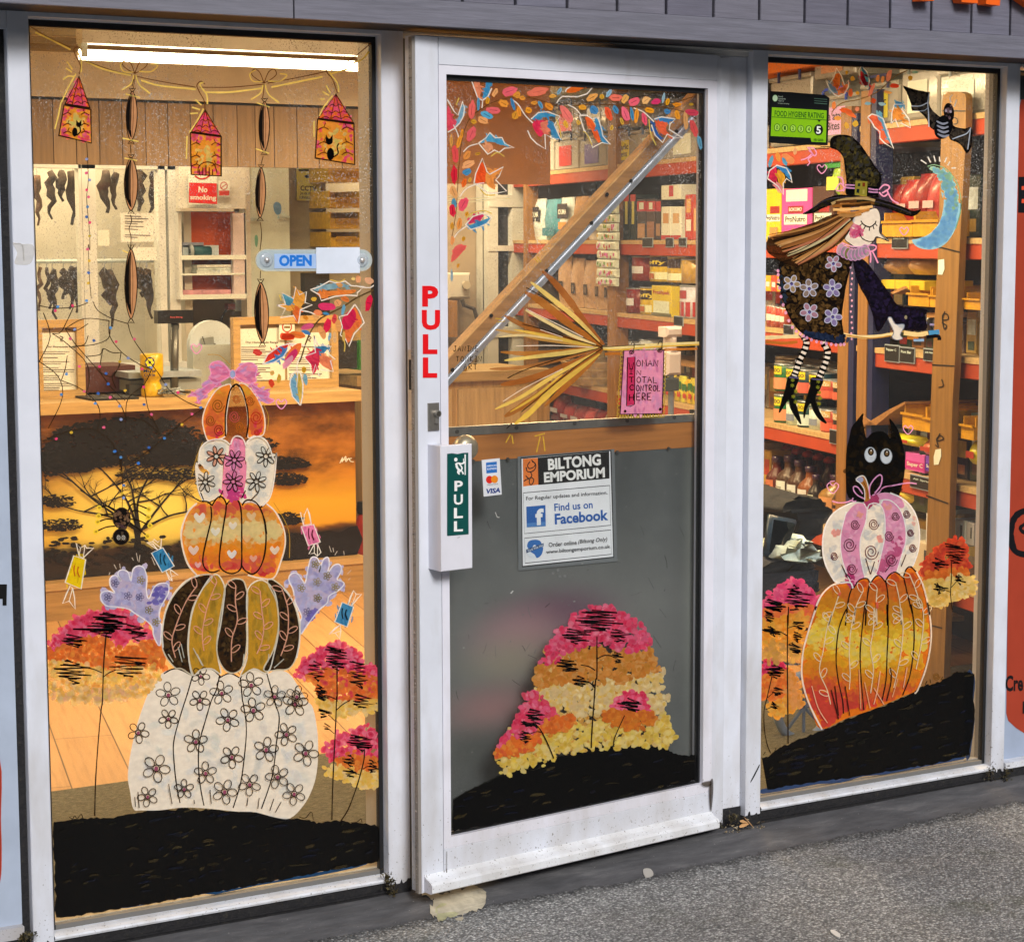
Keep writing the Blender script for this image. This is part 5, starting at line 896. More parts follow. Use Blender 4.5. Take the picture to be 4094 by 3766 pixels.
# hands
for out,tips,st_,lab in[('C 800,980 770,930 765,890 740,860 680,820 640,795 580,785 530,778 505,745 508,715 540,705 575,715 552,680 552,640 580,628 605,655 590,620 605,600 640,610 655,655 665,600 690,580 720,590 735,640 732,700 745,745 770,690 800,668 840,670 845,710 825,750 800,800 798,860 808,880','C 800,670 840,690 830,740 790,770 760,760 770,700',[('C 640,730',0),('C 705,650',0),('C 745,800',0),('C 700,735',0),('C 575,665',0),('C 540,735',0),('C 780,860',0)],'lilac painted hand raised at the left of the pumpkin tower'),('C 1508,920 1505,860 1512,830 1480,760 1470,700 1448,650 1460,620 1490,618 1515,650 1530,665 1545,590 1560,540 1590,540 1605,580 1600,610 1620,550 1645,538 1650,580 1640,620 1670,580 1700,572 1712,600 1690,645 1710,655 1725,670 1700,700 1650,730 1640,765 1600,800 1560,850 1530,890','C 1560,830 1580,800 1540,850 1520,870',[('C 1590,660',0),('C 1510,690',0),('C 1540,810',0),('C 1640,630',0),('C 1680,685',0),('C 1590,740',0),('C 1580,570',0)],'lilac painted hand raised at the right of the pumpkin tower')]:
 a=LW(.0024);a.fill(out,oc('b2abcc',a=.95));dabs(a,out,[oc('bab4d4'),oc('a69fc8'),oc('c6c2dc')],110,(8,18),.6,alpha=.95);dabs(a,tips,[oc('7468bc'),oc('8a80c4')],30,(6,14),.6,alpha=.8)
 a.line(out,5.5,oc('f0ecf0'),closed=True)
 for q,_ in st_:c_=px(q)[0];flower(a,*c_,15,5,2.6,oc(random.choice(['8a7a3a','9a8a4a','6a6488'])))
 a.build('painted_hand','paint',win_l,lab)
# sweets
for quad,t1_,t2_,col,ink,lab in[('C 368,528 428,548 405,695 325,662','C 395,530 380,465 402,490 425,475 432,490 468,490 440,515 415,540','C 350,680 330,720 312,768 345,755 375,795 372,740 362,690','e0c414','c8701c','yellow wrapped sweet painted at the left'),('C 758,515 815,488 872,580 812,612','C 790,500 765,470 735,462 765,458 770,445 790,462 808,442 805,490','C 830,605 848,650 862,655 858,630 892,626 850,595','3a88b8','1a3a4a','blue wrapped sweet painted over the left hand'),('C 1510,382 1572,372 1605,460 1545,478','C 1520,375 1505,310 1525,325 1540,290 1552,320 1560,370','C 1575,470 1548,520 1575,515 1590,530 1608,512 1592,470','e884b0','6a2030','pink wrapped sweet painted above the right hand'),('C 1715,762 1772,785 1740,885 1678,860','C 1745,775 1755,735 1772,702 1785,722 1812,722 1790,745 1762,780','C 1705,875 1680,890 1650,922 1680,915 1702,945 1708,905','3a88b8','15252e','blue wrapped sweet painted near the right edge of the left window')]:
 a=LW(.0030);q=px(quad);a.poly(q,oc(col,a=.92));dabs(a,q,[oc(col)],20,(6,14),.3,(1.2,1.8),.7)
 a.line(q,5,oc('eeeae0'),closed=True,sm=False)
 for st in(t1_,t2_):a.line(st,4,oc('eeeae0'),closed=True,sm=False);p=px(st);a.line([p[0],p[2]],3,oc('eeeae0'),sm=False);a.line([p[-1],p[3]],3,oc('eeeae0'),sm=False)
 cx,cy=sum(p[0] for p in q)/4,sum(p[1] for p in q)/4
 a.line([(cx-8,cy-26),(cx-10,cy-5),(cx-6,cy+18)],5,oc(ink));a.line([(cx+8,cy-20),(cx+4,cy),(cx+12,cy+22)],6,oc(ink))
 a.build('painted_sweet','paint',win_l,lab)
a=LW(.0031)
for st in['C 545,625 550,612','C 570,572 582,595','C 598,568 602,592','C 660,538 668,552','C 682,515 690,555','C 700,525 695,560','C 758,535 775,575','C 1650,480 1660,510','C 1668,488 1672,510','C 1690,505 1678,525','C 1722,505 1725,525','C 1740,620 1760,600','C 1745,650 1755,640']:a.line(st,3,oc('c8c0b4',a=.8))
a.build('painted_wave_marks','paint',win_l)
# web, fairy lights and spider
a=LW(.0030);WB=oc('33281e',a=.98)
for st in['B 195,685 250,560 215,440','B 195,685 290,760 310,870 240,1020','B 195,405 280,418 380,410 440,390','B 465,385 490,430 560,470 640,495','B 640,495 660,560 720,650 790,740 850,830 940,890 1018,920','B 545,480 550,560 610,640 700,700 760,725','B 325,520 370,590 430,660 500,740 560,820 625,880','B 325,520 420,470 545,480','B 365,415 330,490 300,540 260,545','B 440,495 380,530 325,520','B 260,545 300,570 350,610 430,690 445,780 430,840','B 360,610 470,600 540,570 550,520','B 440,555 420,600 360,610','B 430,660 500,650 515,620 560,640 605,640','B 515,620 500,700 500,740','B 605,640 590,720 560,760 580,820','B 335,655 325,720 305,780','B 305,780 400,820 480,890 500,960 485,1030','B 445,840 540,850 600,900 628,965','B 628,965 640,870 720,800 760,720','B 628,965 720,980 800,1050','B 720,800 740,920 790,1020 800,1050','B 1018,920 900,1000 770,1110 660,1190','B 210,1085 320,1040 430,1020 485,1030','B 485,1030 560,1090 600,1180 605,1240','B 500,740 560,760 600,700','B 440,0 445,200 C 600,0',][:-1]:a.line(st,3.6,WB)
a.line('A 432,720 440,900 432,1000 445,1150 448,1256 B 440,100 445,250 455,370',2.6,WB);a.line('B 605,1240 C 605,40 612,150 610,285',3,WB)
for st in['A 432,800','A 430,870','A 446,905','A 432,955','A 442,990','A 436,1040','A 432,1090','A 448,1118','A 448,1185','B 447,55','B 436,122','B 445,180','B 442,240','B 440,292','B 432,380','B 362,405','B 287,410','B 275,430','B 552,515','B 372,524','B 468,580','B 672,572','B 598,685','B 395,710','B 497,710','B 530,745','B 710,722','B 755,715','B 718,812','B 828,800','B 890,840','B 540,797','B 490,845','B 625,830','B 550,865','B 475,895','B 597,908','B 720,900','B 1005,915','B 960,948','B 518,1015','B 605,975','B 757,950','B 910,1000','B 822,1070','B 355,1040','B 280,1072','B 575,1135','B 745,1115','B 690,1195','B 330,748','B 305,850','B 420,835','B 350,570','B 640,668','B 580,585','C 603,35','C 618,175','C 610,215','C 617,238','C 692,65','C 572,5']:
 c_=px(st)[0];a.dab(c_[0],c_[1],6.5,6,0,vary(oc(random.choice(['4a8ad8','3a6ac0','e84a80','e86a98','d8b840','88a0d8','5a9ae0'])),.1),8)
a.build('painted_web','paint',win_l,'painted cobweb hung with tiny coloured lights')
a=LW(.0034)
for st in['C 575,305 540,280 495,288','C 572,325 535,320 492,330','C 568,345 530,345 487,360','C 575,380 530,385 478,408','C 640,305 665,268 745,296','C 645,320 680,300 742,335','C 648,345 690,350 750,378','C 645,365 680,385 738,430']:a.line(st,5.5,oc('1c1610'));c_=px(st)[2];a.oval_line(*c_,8,8,5,oc('f0d840'));a.oval(*c_,5,5,oc('c8a828'),8)
a.oval(*px('C 607,340')[0],36,43,oc('15110f'));a.oval(*px('C 604,433')[0],33,33,oc('15110f'));dabs(a,'C 570,310 640,305 645,370 600,390 572,370',[oc('6a4a30'),oc('8a6a4a'),oc('4a3040')],26,(4,8),.8);dabs(a,'C 578,420 630,420 630,455 600,460',[oc('5a4a3a')],10,(3,7),.8)
a.oval_line(*px('C 607,340')[0],36,43,3,oc('5a4a30'));a.oval_line(*px('C 604,433')[0],33,33,3,oc('5a4a30'))
for st in('C 592,437','C 616,437'):c_=px(st)[0];a.oval_line(*c_,6,8,3,oc('d8d0c0'));a.oval(*c_,2,3,oc('d8d0c0'),6)
a.build('painted_spider','paint',win_l,'black painted spider with yellow feet hanging from the web')
# garland string with lanterns and sausages
a=LW(.0030);GS=oc('6a4a28',a=.9);GY=oc('fae888')
for st in['A 150,135 240,190 350,240','A 430,310 560,355 660,378','A 680,385 800,410 980,440','A 1000,440 1160,440 1320,425','A 1340,420 1500,390 1640,360','A 1660,355 1760,300 1870,210']:a.line(st,4,GS)
for st in['A 175,165 240,195 352,252','A 432,312 520,350 655,380','A 705,405 800,432 980,450','A 1030,465 1150,465 1310,445','A 1360,440 1480,415 1615,388','A 1660,372 1740,350','A 1770,318 1815,300 1848,262']:a.line(st,7,GY)
for bx_,by_ in((674,372),(1322,420)):
 for dx,dy,w_ in((-40,-40,1),(45,-45,1)):a.line([px(f'A {bx_ + sx * (1 if dx > 0 else -1)},{by_ + sy}')[0] for sx,sy in((0,0),(35,-20),(62,-45),(50,-70),(22,-55),(0,0))],3.5,GS)
 a.line([px(f'A {bx_ + sx},{by_ + sy}')[0] for sx,sy in((20,-12),(80,-10),(115,-40),(80,-48))],5,GY);a.line([px(f'A {bx_ + sx},{by_ + sy}')[0] for sx,sy in((-5,8),(-18,50),(-65,82))],5.5,GY);a.line([px(f'A {bx_ + sx},{by_ + sy}')[0] for sx,sy in((6,8),(22,55),(76,98))],5.5,GY);a.line([px(f'A {bx_ + sx},{by_ + sy}')[0] for sx,sy in((-8,-8),(-55,-10),(-72,-45),(-40,-68))],4.5,GY);a.line([px(f'A {bx_ + sx},{by_ + sy}')[0] for sx,sy in((0,5),(-2,40),(-8,75))],3.5,GS)
for st in['A 395,375 400,330 375,280 368,250 385,238 408,250','A 1025,560 1022,510 995,460 985,430 1005,410 1025,425','A 1690,470 1665,400 1640,370 1632,350']:a.line(st,4,GS)
for st in['A 404,365 405,310 385,262','A 1037,525 1035,480 1010,445 1000,425 1020,415','A 1697,465 1690,420 1660,380 1650,362']:a.line(st,6,GY)
for st in['A 332,312 350,335 360,352','A 328,345 358,365','A 313,402 340,385 372,388','A 378,372 340,440 310,505 305,515','A 303,515 290,580 272,650','A 978,502 990,515 1008,530','A 960,540 1000,553','A 950,572 990,570','A 1018,548 985,610 955,655 948,670','A 935,685 932,800','A 1632,432 1655,470','A 1615,462 1648,482','A 1602,500 1625,500','A 1665,482 1620,540 1598,585','A 1572,610 1572,690']:a.line(st,5.5,GY)
a.build('painted_garland','thin_paint',win_l,'yellow and brown painted garland string across the top of the left window')
for roof,body,lab,cat_ in[('A 393,385 322,525 448,545','A 318,530 452,552 455,720 292,682','leftmost painted paper lantern with a black cat','A 372,655 392,628'),('A 1027,555 955,665 1105,685','A 952,668 1106,688 1106,885 956,878','middle painted paper lantern with bare branches and a gate',''),('A 1682,475 1592,598 1772,620','A 1590,600 1772,625 1776,828 1578,795','right painted paper lantern with a sitting black cat','A 1655,765 1648,712')]:
 a=LW(.0036);r_,b_=px(roof),px(body)
 a.poly(r_,oc('e8783a',a=.93));a.poly(b_,oc('eca84a',a=.93));cx,cy=sum(p[0] for p in b_)/4,sum(p[1] for p in b_)/4
 hw=(b_[1][0]-b_[0][0])/2
 for poly_,n_ in((r_,60),(b_,150)):
  xs=[p[0] for p in poly_];ys=[p[1] for p in poly_];c=0
  while c<n_:
   x,y=random.uniform(min(xs)+8,max(xs)-8),random.uniform(min(ys)+8,max(ys)-8)
   if not inside((x,y),poly_):c+=.2;continue
   e=math.hypot((x-cx)/hw,(y-cy)/(hw*1.2))+random.uniform(-.2,.2);cl='f4dc80' if e<.55 else 'f0a83a' if e<.9 else random.choice(['e8548a','ec7098','e86a6a'])
   a.dab(x,y,random.uniform(6,11),random.uniform(5,8),random.uniform(0,3),vary(oc(cl,1.5),.1,.85),7);c+=1
 BR=oc('6a3418')
 top=r_[0]
 for f_ in(.35,.62,.85):
  xl=top[0]+(r_[1][0]-top[0])*f_;xr_=top[0]+(r_[2][0]-top[0])*f_;yy=top[1]+(r_[1][1]-top[1])*f_;k=3 if f_>.5 else 2
  a.line([(xl+(xr_-xl)*i/(2*k),yy+(6 if i%2 else 14)) for i in range(2*k+1)],3,BR)
 a.line([top,((r_[1][0]+r_[2][0])/2-20,r_[1][1])],3,BR,sm=False);a.line([top,((r_[1][0]+r_[2][0])/2+22,r_[1][1]+2)],3,BR,sm=False)
 for sgn in(-1,1):
  for yy in(-.35,.1,.42):
   x0=cx+sgn*hw*.98;y0=cy+yy*hw*2*.9;a.line([(x0,y0),(x0-sgn*hw*.35,y0-hw*.16),(x0-sgn*hw*.62,y0-hw*.02)],4,BR);a.line([(x0-sgn*hw*.35,y0-hw*.16),(x0-sgn*hw*.45,y0-hw*.4)],3,BR)
 if cat_:
  p=px(cat_);a.oval(p[0][0],p[0][1]+8,hw*.2,hw*.34,K_,14);a.oval(p[1][0],p[1][1],hw*.2,hw*.17,K_,14);a.poly([(p[1][0]-hw*.2,p[1][1]-hw*.02),(p[1][0]-hw*.17,p[1][1]-hw*.38),(p[1][0]-hw*.02,p[1][1]-hw*.12)],K_);a.poly([(p[1][0]+hw*.2,p[1][1]-hw*.02),(p[1][0]+hw*.19,p[1][1]-hw*.38),(p[1][0]+hw*.02,p[1][1]-hw*.12)],K_);a.line([(p[0][0]+hw*.15,p[0][1]+20),(p[0][0]+hw*.42,p[0][1]+5),(p[0][0]+hw*.36,p[0][1]-20),(p[0][0]+hw*.46,p[0][1]-34)],5,K_)
 else:
  for i in range(-2,3):a.line([(cx+i*13,b_[2][1]-4),(cx+i*13,b_[2][1]-42+abs(i)*8)],4,BR,sm=False)
  a.line('A 990,870 995,835 1030,815 1070,825 1085,870',4,BR)
 a.line(r_,6,oc('3a2a1c'),closed=True,sm=False);a.line(b_,7,oc('3a2a1c'),closed=True,sm=False);a.line([r_[1],r_[2]],8,oc('3a2414'),sm=False)
 a.build('painted_lantern','thin_paint',win_l,lab)
for k,(st,lab) in enumerate([('A 663,452 655,715 30','top'),('A 655,785 655,1068 36','middle'),('B 655,105 655,492 30','bottom')]):
 pass
def sausage(st,wd,lab):
 (x0,y0),(x1,y1)=px(st);L_=y1-y0;a_=LW(.0034);ce_=lambda f_:(x0+(x1-x0)*f_,y0+L_*f_)
 out=[ce_(.07),*((ce_(f_)[0]+wd*math.sin(math.pi*((f_-.07)/.86))**.6,ce_(f_)[1]) for f_ in(.15,.3,.5,.7,.85)),ce_(.93),*((ce_(f_)[0]-wd*math.sin(math.pi*((f_-.07)/.86))**.6,ce_(f_)[1]) for f_ in(.85,.7,.5,.3,.15))]
 a_.fill(out,oc('c8956a',a=.98))
 dk=[ce_(.09),*((ce_(f_)[0]-wd*.05,ce_(f_)[1]) for f_ in(.3,.5,.7)),ce_(.88),*((ce_(f_)[0]-wd*.9*math.sin(math.pi*f_)**.6,ce_(f_)[1]) for f_ in(.7,.5,.3))]
 a_.fill(dk,oc('17110d'));a_.line([(ce_(f_)[0]-wd*.25*math.sin(math.pi*f_),ce_(f_)[1]) for f_ in(.15,.35,.55,.75)],4,oc('6a4a30'));a_.line([(ce_(f_)[0]+wd*.3*math.sin(math.pi*f_),ce_(f_)[1]) for f_ in(.15,.4,.65,.88)],3,oc('9a6a44'))
 a_.line(out,4,oc('2a1c12'),closed=True)
 for f_,s_ in((.07,-1),(.93,1)):
  c=ce_(f_);a_.line([(c[0]-4,c[1]),(c[0]-13,c[1]+s_*L_*.055),(c[0],c[1]+s_*L_*.04),(c[0]+13,c[1]+s_*L_*.055),(c[0]+4,c[1])],4,oc('2a1c12'),sm=False)
 a_.build('painted_sausage','paint',win_l,lab)
for st,w_,lab in[('A 662,440 655,728',22,'top brown sausage of the left painted string'),('A 655,772 655,1080',27,'middle brown sausage of the left painted string'),('B 655,92 655,500',25,'bottom brown sausage of the left painted string'),('A 1325,490 1322,785',21,'top brown sausage of the right painted string'),('A 1308,822 1302,1115',20,'middle brown sausage of the right painted string'),('B 1305,265 1315,615',28,'bottom brown sausage of the right painted string')]:sausage(st,w_,lab)
a=LW(.0037)
for st in['A 652,728 655,775','A 652,1080 658,1110 645,1150 655,1190 652,1256 B 655,100','A 1318,785 1308,825','A 1303,1115 1310,1180 1302,1256','B 1305,230 1303,268','A 660,435 668,400']:a.line(st,3.4,oc('3a2a1c'))
for st in['A 628,475 700,492','A 612,695 692,712','A 622,795 685,808','A 1285,518 1350,540','A 1280,748 1348,772','B 612,128 640,140']:a.line(st,5,GY,sm=False)
a.build('painted_ties','thin_paint',win_l)
# autumn branch on the right of the left window
def leaf(pl,lift,out,paints,parent,label,stem='',line=None,yl=''):
 ar_=Art(pl,lift)
 for st,c in paints:ar_.fill(st,oc(c,a=.93),k=3);dabs(ar_,st,[oc(c)],12,(6,16),.3,(.2,1.4),.8)
 ar_.line(out,5,line or oc('f2eee6'),closed=False,sm=False)
 if stem:ar_.line(stem,4.5,line or oc('f2eee6'))
 if yl:ar_.line(yl,4.5,oc('d8c060'))
 return ar_.build('painted_leaf','paint',parent,label)
a=LW(.0030)
a.line('B 1885,285 1880,320 1830,345 1780,370 1720,410 1650,445 1600,475 1560,530 1530,600 1515,650 1500,690',6,oc('5a4a30'))
for x,y,ra,rb,th,c in[(1636,410,44,20,.1,'d83a70'),(1592,440,22,14,.2,'e88a5a'),(1635,445,18,7,.2,'4a90c0'),(1692,392,18,20,1,'e0a070'),(1730,372,22,14,.3,'d87a40'),(1720,425,9,28,.2,'6aa8cc'),(1700,300,20,14,0,'e8a060'),(1850,280,24,16,.4,'f0b890'),(1795,272,14,18,0,'f0b080'),(1770,270,10,8,0,'e0c880'),(1848,392,16,46,.2,'d8204a'),(1885,348,12,10,0,'e8706a'),(1572,372,14,10,0,'d8b040'),(1640,505,18,38,.3,'d82850'),(1675,470,12,24,.2,'d84a50'),(1695,505,16,34,-.1,'e0a060'),(1612,540,16,36,-.4,'e0a060'),(1580,460,20,12,.3,'e8b070'),(1540,508,34,16,-.3,'d85a88'),(1532,538,24,10,.4,'4a80c0'),(1490,552,40,18,.2,'e8803a'),(1440,560,36,16,-.1,'c83a20'),(1650,560,8,22,.2,'88b0cc'),(1675,565,10,28,0,'d8b080'),(1530,465,16,10,.5,'d88a30'),(1288,640,24,16,.3,'d84a40'),(1520,725,12,16,0,'c8982c'),(1528,775,10,30,-.1,'78a8c0'),(1358,792,14,22,-.2,'d84a30'),(1396,770,10,24,.1,'c8a040'),(1362,742,12,12,0,'d8b060'),(1472,635,50,26,-.9,'e87a40'),(1455,665,50,20,-.9,'d83a70'),(1440,690,44,16,-.9,'e8a0b0'),(1720,560,9,24,0,'d0b060')]:
 c_=px(f'B {x},{y}')[0];a.dab(c_[0],c_[1],ra*.8,rb*.8,th,vary(oc(c),.06),12,True);a.line([(c_[0]-ra*.5*math.cos(th),c_[1]-ra*.5*math.sin(th)),(c_[0]+ra*.5*math.cos(th),c_[1]+ra*.5*math.sin(th))],3,vary(oc(c),.5),sm=False)
a.build('painted_branch','paint',win_l,'painted twig of loose autumn leaf dabs at the right of the left window')
for args in[('B 1385,402 1430,400 1412,340 1470,370 1482,310 1500,350 1535,335 1528,390 1565,400 1505,425 1495,495 1470,455 1405,465 1430,420 1385,402',[('B 1400,402 1470,375 1480,325 1525,345 1520,395 1480,430 1440,420','e8a848'),('B 1415,345 1470,375 1445,400','5aa0b8'),('B 1475,425 1500,430 1488,490','e87838')],'star-shaped yellow painted leaf','B 1505,428 1560,440 1600,465','B 1400,350 1408,380'),('B 1555,325 1600,310 1650,282 1680,290 1730,282 1760,305 1825,310 1790,340 1790,355 1735,352 1680,358 1610,380 1600,350 1555,325',[('B 1570,326 1650,295 1760,305 1700,315 1620,330','88b0c0'),('B 1590,338 1680,330 1780,325 1760,345 1660,355 1615,370','e88a40')],'holly-shaped painted leaf in blue and orange under the OPEN sign','B 1780,305 1850,315 1880,295','B 1655,275 1700,285 1728,272'),('B 1778,398 1800,430 1825,490 1790,530 1775,545 1748,610 1730,570 1705,552 1715,510 1700,460 1740,450 1778,398',[('B 1770,415 1800,450 1812,490 1770,540 1748,590 1725,550','e87a40'),('B 1765,420 1785,460 1755,520 1720,520 1715,470','d82a58')],'holly-shaped painted leaf in red and orange','','B 1720,560 1728,600 1725,635'),('B 1315,700 1340,650 1400,608 1450,595 1500,600 1455,605 1420,660 1370,690 1315,700',[('B 1325,690 1350,640 1420,602 1445,605 1400,650','d83a30'),('B 1325,695 1390,660 1440,610 1420,660 1370,690','4a8ac8')],'long red and blue painted leaf pointing left','B 1450,598 1500,600 1530,605',''),('B 1572,555 1590,600 1660,610 1640,640 1680,675 1655,680 1670,735 1610,725 1600,760 1580,700 1560,770 1555,700 1520,660 1580,640 1572,555',[('B 1580,600 1600,640 1660,670 1660,725 1600,690','e88a60'),('B 1590,610 1640,615 1625,640 1600,640','4a90b8'),('B 1530,660 1590,620 1600,690 1570,750 1558,700','d83858')],'spiky pink and blue painted leaf beside the price list','',''),('B 1505,905 1465,860 1452,800 1460,750 1485,735 1505,740 1518,800 1515,860 1505,905',[('B 1500,895 1465,850 1455,790 1480,745 1490,800','7ab0cc'),('B 1490,745 1512,780 1512,850 1500,880 1490,820','d8b850')],'hanging pointed painted leaf in blue and gold','B 1485,815 1490,760 1488,700 1505,660','')]:
 leaf(GLASS,.0036,args[0],args[1],win_l,args[2],args[3],None,args[4])
a=LW(.0028)
for st in['B 1040,650 1100,655 1155,705','B 1320,900 1345,960 1340,1030','B 1015,1090 990,1150 965,1230','C 1000,0 985,60 960,130','C 1370,260 1420,340 1450,420 1450,540','B 1310,1200 1325,1230']:a.line(st,3,oc('b8943c',a=.8))
a.build('painted_outline_glow','paint',win_l)
# ------------------------------------------------------------------ fly-screen door standing closed just inside the glass door
SD=YP(.085)
scr=thing('screen_door',tuple(SD.hit((2300,3200))),'timber and mesh inner door with diagonal brace and grey metal kick plate','screen door')
def sdp(mb,st,d0,d1,col):mb.prism(SD,[SD.uv(q) for q in px(st)],d0,d1,col);return mb
sdp(MB(),'N 1740,1474 2860,281 2860,341 1740,1534',-.02,.02,oc('a87644')).build('diagonal_brace','woodx',scr)
sdp(MB(),'N 1740,1466 2860,273 2860,281 1740,1474',-.02,.0215,oc('dca868')).build('brace_edge','woodx',scr)
mb=sdp(MB(),'N 1740,1535 2860,342 2860,389 1740,1582',.0,.0225,oc('c4c6cc'));mb2=sdp(mb,'N 1740,1549 2860,356 2860,364 1740,1557',.0225,.026,oc('e8eaf0'));mb2.build('brace_metal_strip','metal',scr)
mb=MB()
for st in('E 1612,705','E 1368,970','E 1157,1195','F 917,245','F 413,775','E 1240,1042','F 620,485'):
 c_=SD.lifted(.023).hit(px(st)[0]);r_=.005;MBs=MB().tube([c_,c_+SD.n*.003],r_,oc('3a3836'),10);MBs.build('screw','metal',scr)
sdp(MB(),'N 1740,1709 2860,1648 2860,1676 1740,1745',0,.0225,oc('8d8a84')).build('rail_metal_strip','metal',scr)
sdp(MB(),'N 1740,1746 2860,1677 2860,1778 1740,1850',-.02,.02,oc('a8692c')).build('middle_rail','woodx',scr)
for st in('F 437,1106','F 755,1085','F 1067,1062','F 1348,1048','F 1600,1030','G 523,193','G 709,183','G 1295,145','G 1570,126'):
 c_=SD.lifted(.022).hit(px(st)[0]);MB().tube([c_,c_+SD.n*.003],.0052,oc('5c5a56'),10).build('screw','metal',scr)
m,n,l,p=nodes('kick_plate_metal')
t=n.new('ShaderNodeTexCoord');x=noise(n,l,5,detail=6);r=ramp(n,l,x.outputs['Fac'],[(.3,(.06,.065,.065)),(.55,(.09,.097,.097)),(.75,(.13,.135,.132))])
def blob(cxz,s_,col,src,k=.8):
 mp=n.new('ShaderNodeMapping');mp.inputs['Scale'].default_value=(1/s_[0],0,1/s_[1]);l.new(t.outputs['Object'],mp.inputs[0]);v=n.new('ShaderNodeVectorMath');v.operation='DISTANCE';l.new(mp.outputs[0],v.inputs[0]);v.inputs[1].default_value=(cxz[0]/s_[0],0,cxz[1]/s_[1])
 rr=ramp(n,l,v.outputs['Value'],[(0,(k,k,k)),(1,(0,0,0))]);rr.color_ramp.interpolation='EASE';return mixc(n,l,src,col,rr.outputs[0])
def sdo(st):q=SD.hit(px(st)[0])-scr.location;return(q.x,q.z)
c=blob(sdo('G 1000,1150'),(.9,.45),(.22,.22,.205,1),r.outputs[0],.6);c=blob(sdo('G 950,1000'),(.27,.10),(.13,.06,.10,1),c,.9);c=blob(sdo('G 760,1120'),(.22,.12),(.33,.20,.21,1),c,.95);c=blob(sdo('G 700,1250'),(.2,.10),(.26,.24,.18,1),c,.8);c=blob(sdo('H 620,300'),(.22,.10),(.28,.16,.16,1),c,.95);c=blob(sdo('G 1700,800'),(.06,.9),(.24,.25,.22,1),c,.7);c=blob(sdo('H 520,520'),(.2,.1),(.06,.065,.06,1),c,.7)  # hazy pinkish blobs put a soft reflection into the plate colour
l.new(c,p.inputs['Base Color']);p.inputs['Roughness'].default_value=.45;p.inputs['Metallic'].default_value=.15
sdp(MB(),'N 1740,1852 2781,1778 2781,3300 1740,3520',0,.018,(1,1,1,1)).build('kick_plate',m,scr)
sdp(MB(),'N 2782,1640 2900,1630 2900,3290 2782,3300',-.03,.012,oc('0d0d0e')).build('edge_stile','rubber',scr)
m,n,l,p=nodes('fly_mesh');tr=n.new('ShaderNodeBsdfTransparent');df=n.new('ShaderNodeBsdfDiffuse');df.inputs[0].default_value=(.45,.42,.36,1);mm=n.new('ShaderNodeMixShader')
wv=n.new('ShaderNodeTexWave');wv.bands_direction='Z';wv.inputs['Scale'].default_value=190;wv.inputs['Distortion'].default_value=.6;t=n.new('ShaderNodeTexCoord');l.new(t.outputs['Object'],wv.inputs['Vector']);rr=ramp(n,l,wv.outputs['Fac'],[(.2,(.02,.02,.02)),(.8,(.06,.06,.06))]);l.new(rr.outputs[0],mm.inputs[0])
l.new(tr.outputs[0],mm.inputs[1]);l.new(df.outputs[0],mm.inputs[2]);l.new(mm.outputs[0],n['Material Output'].inputs[0]);n.remove(p)
sdp(MB(),'N 1740,300 2860,300 2860,1670 1740,1730',-.004,-.003,(1,1,1,1)).build('fly_mesh',m,scr)
a=Art(SD.lifted(.0182),.0003,.00002)
for _ in range(90):
 x,y,e,L_=random.uniform(1810,2770),1860+random.random()**.7*1400,random.gauss(1.5,.6),random.uniform(8,60)
 a.line([(x,y),(x+L_*.5*math.cos(e)+random.uniform(-3,3),y+L_*.5*math.sin(e)),(x+L_*math.cos(e),y+L_*math.sin(e))],random.uniform(1,2.6),(*random.choice([(.2,.2,.19),(.04,.042,.045),(.3,.3,.29)]),.55))
for _ in range(60):a.dab(random.uniform(1810,2770),random.uniform(1860,3200),random.uniform(2,5),random.uniform(2,4),0,(.3,.3,.29,.6),6)
sf=a.build('plate_scuffs','paint',scr);sf['kind']='stuff'
kb=SD.lifted(.075).hit(px('G 488,122')[0]);ax=SD.n
mb=MB();mb.tube([kb-ax*.075,kb-ax*.068,kb-ax*.066],[.032,.032,.014],oc('b8a888'),18);mb.tube([kb-ax*.066,kb-ax*.03],.012,oc('b0a080'),12);mb.tube([kb+ax*d_ for d_ in(-.03,-.024,-.012,0,.012,.018,.02)],[.014,.024,.032,.033,.028,.018,.004],oc('b5aa92'),22);mb.build('door_knob','metal',scr,True)
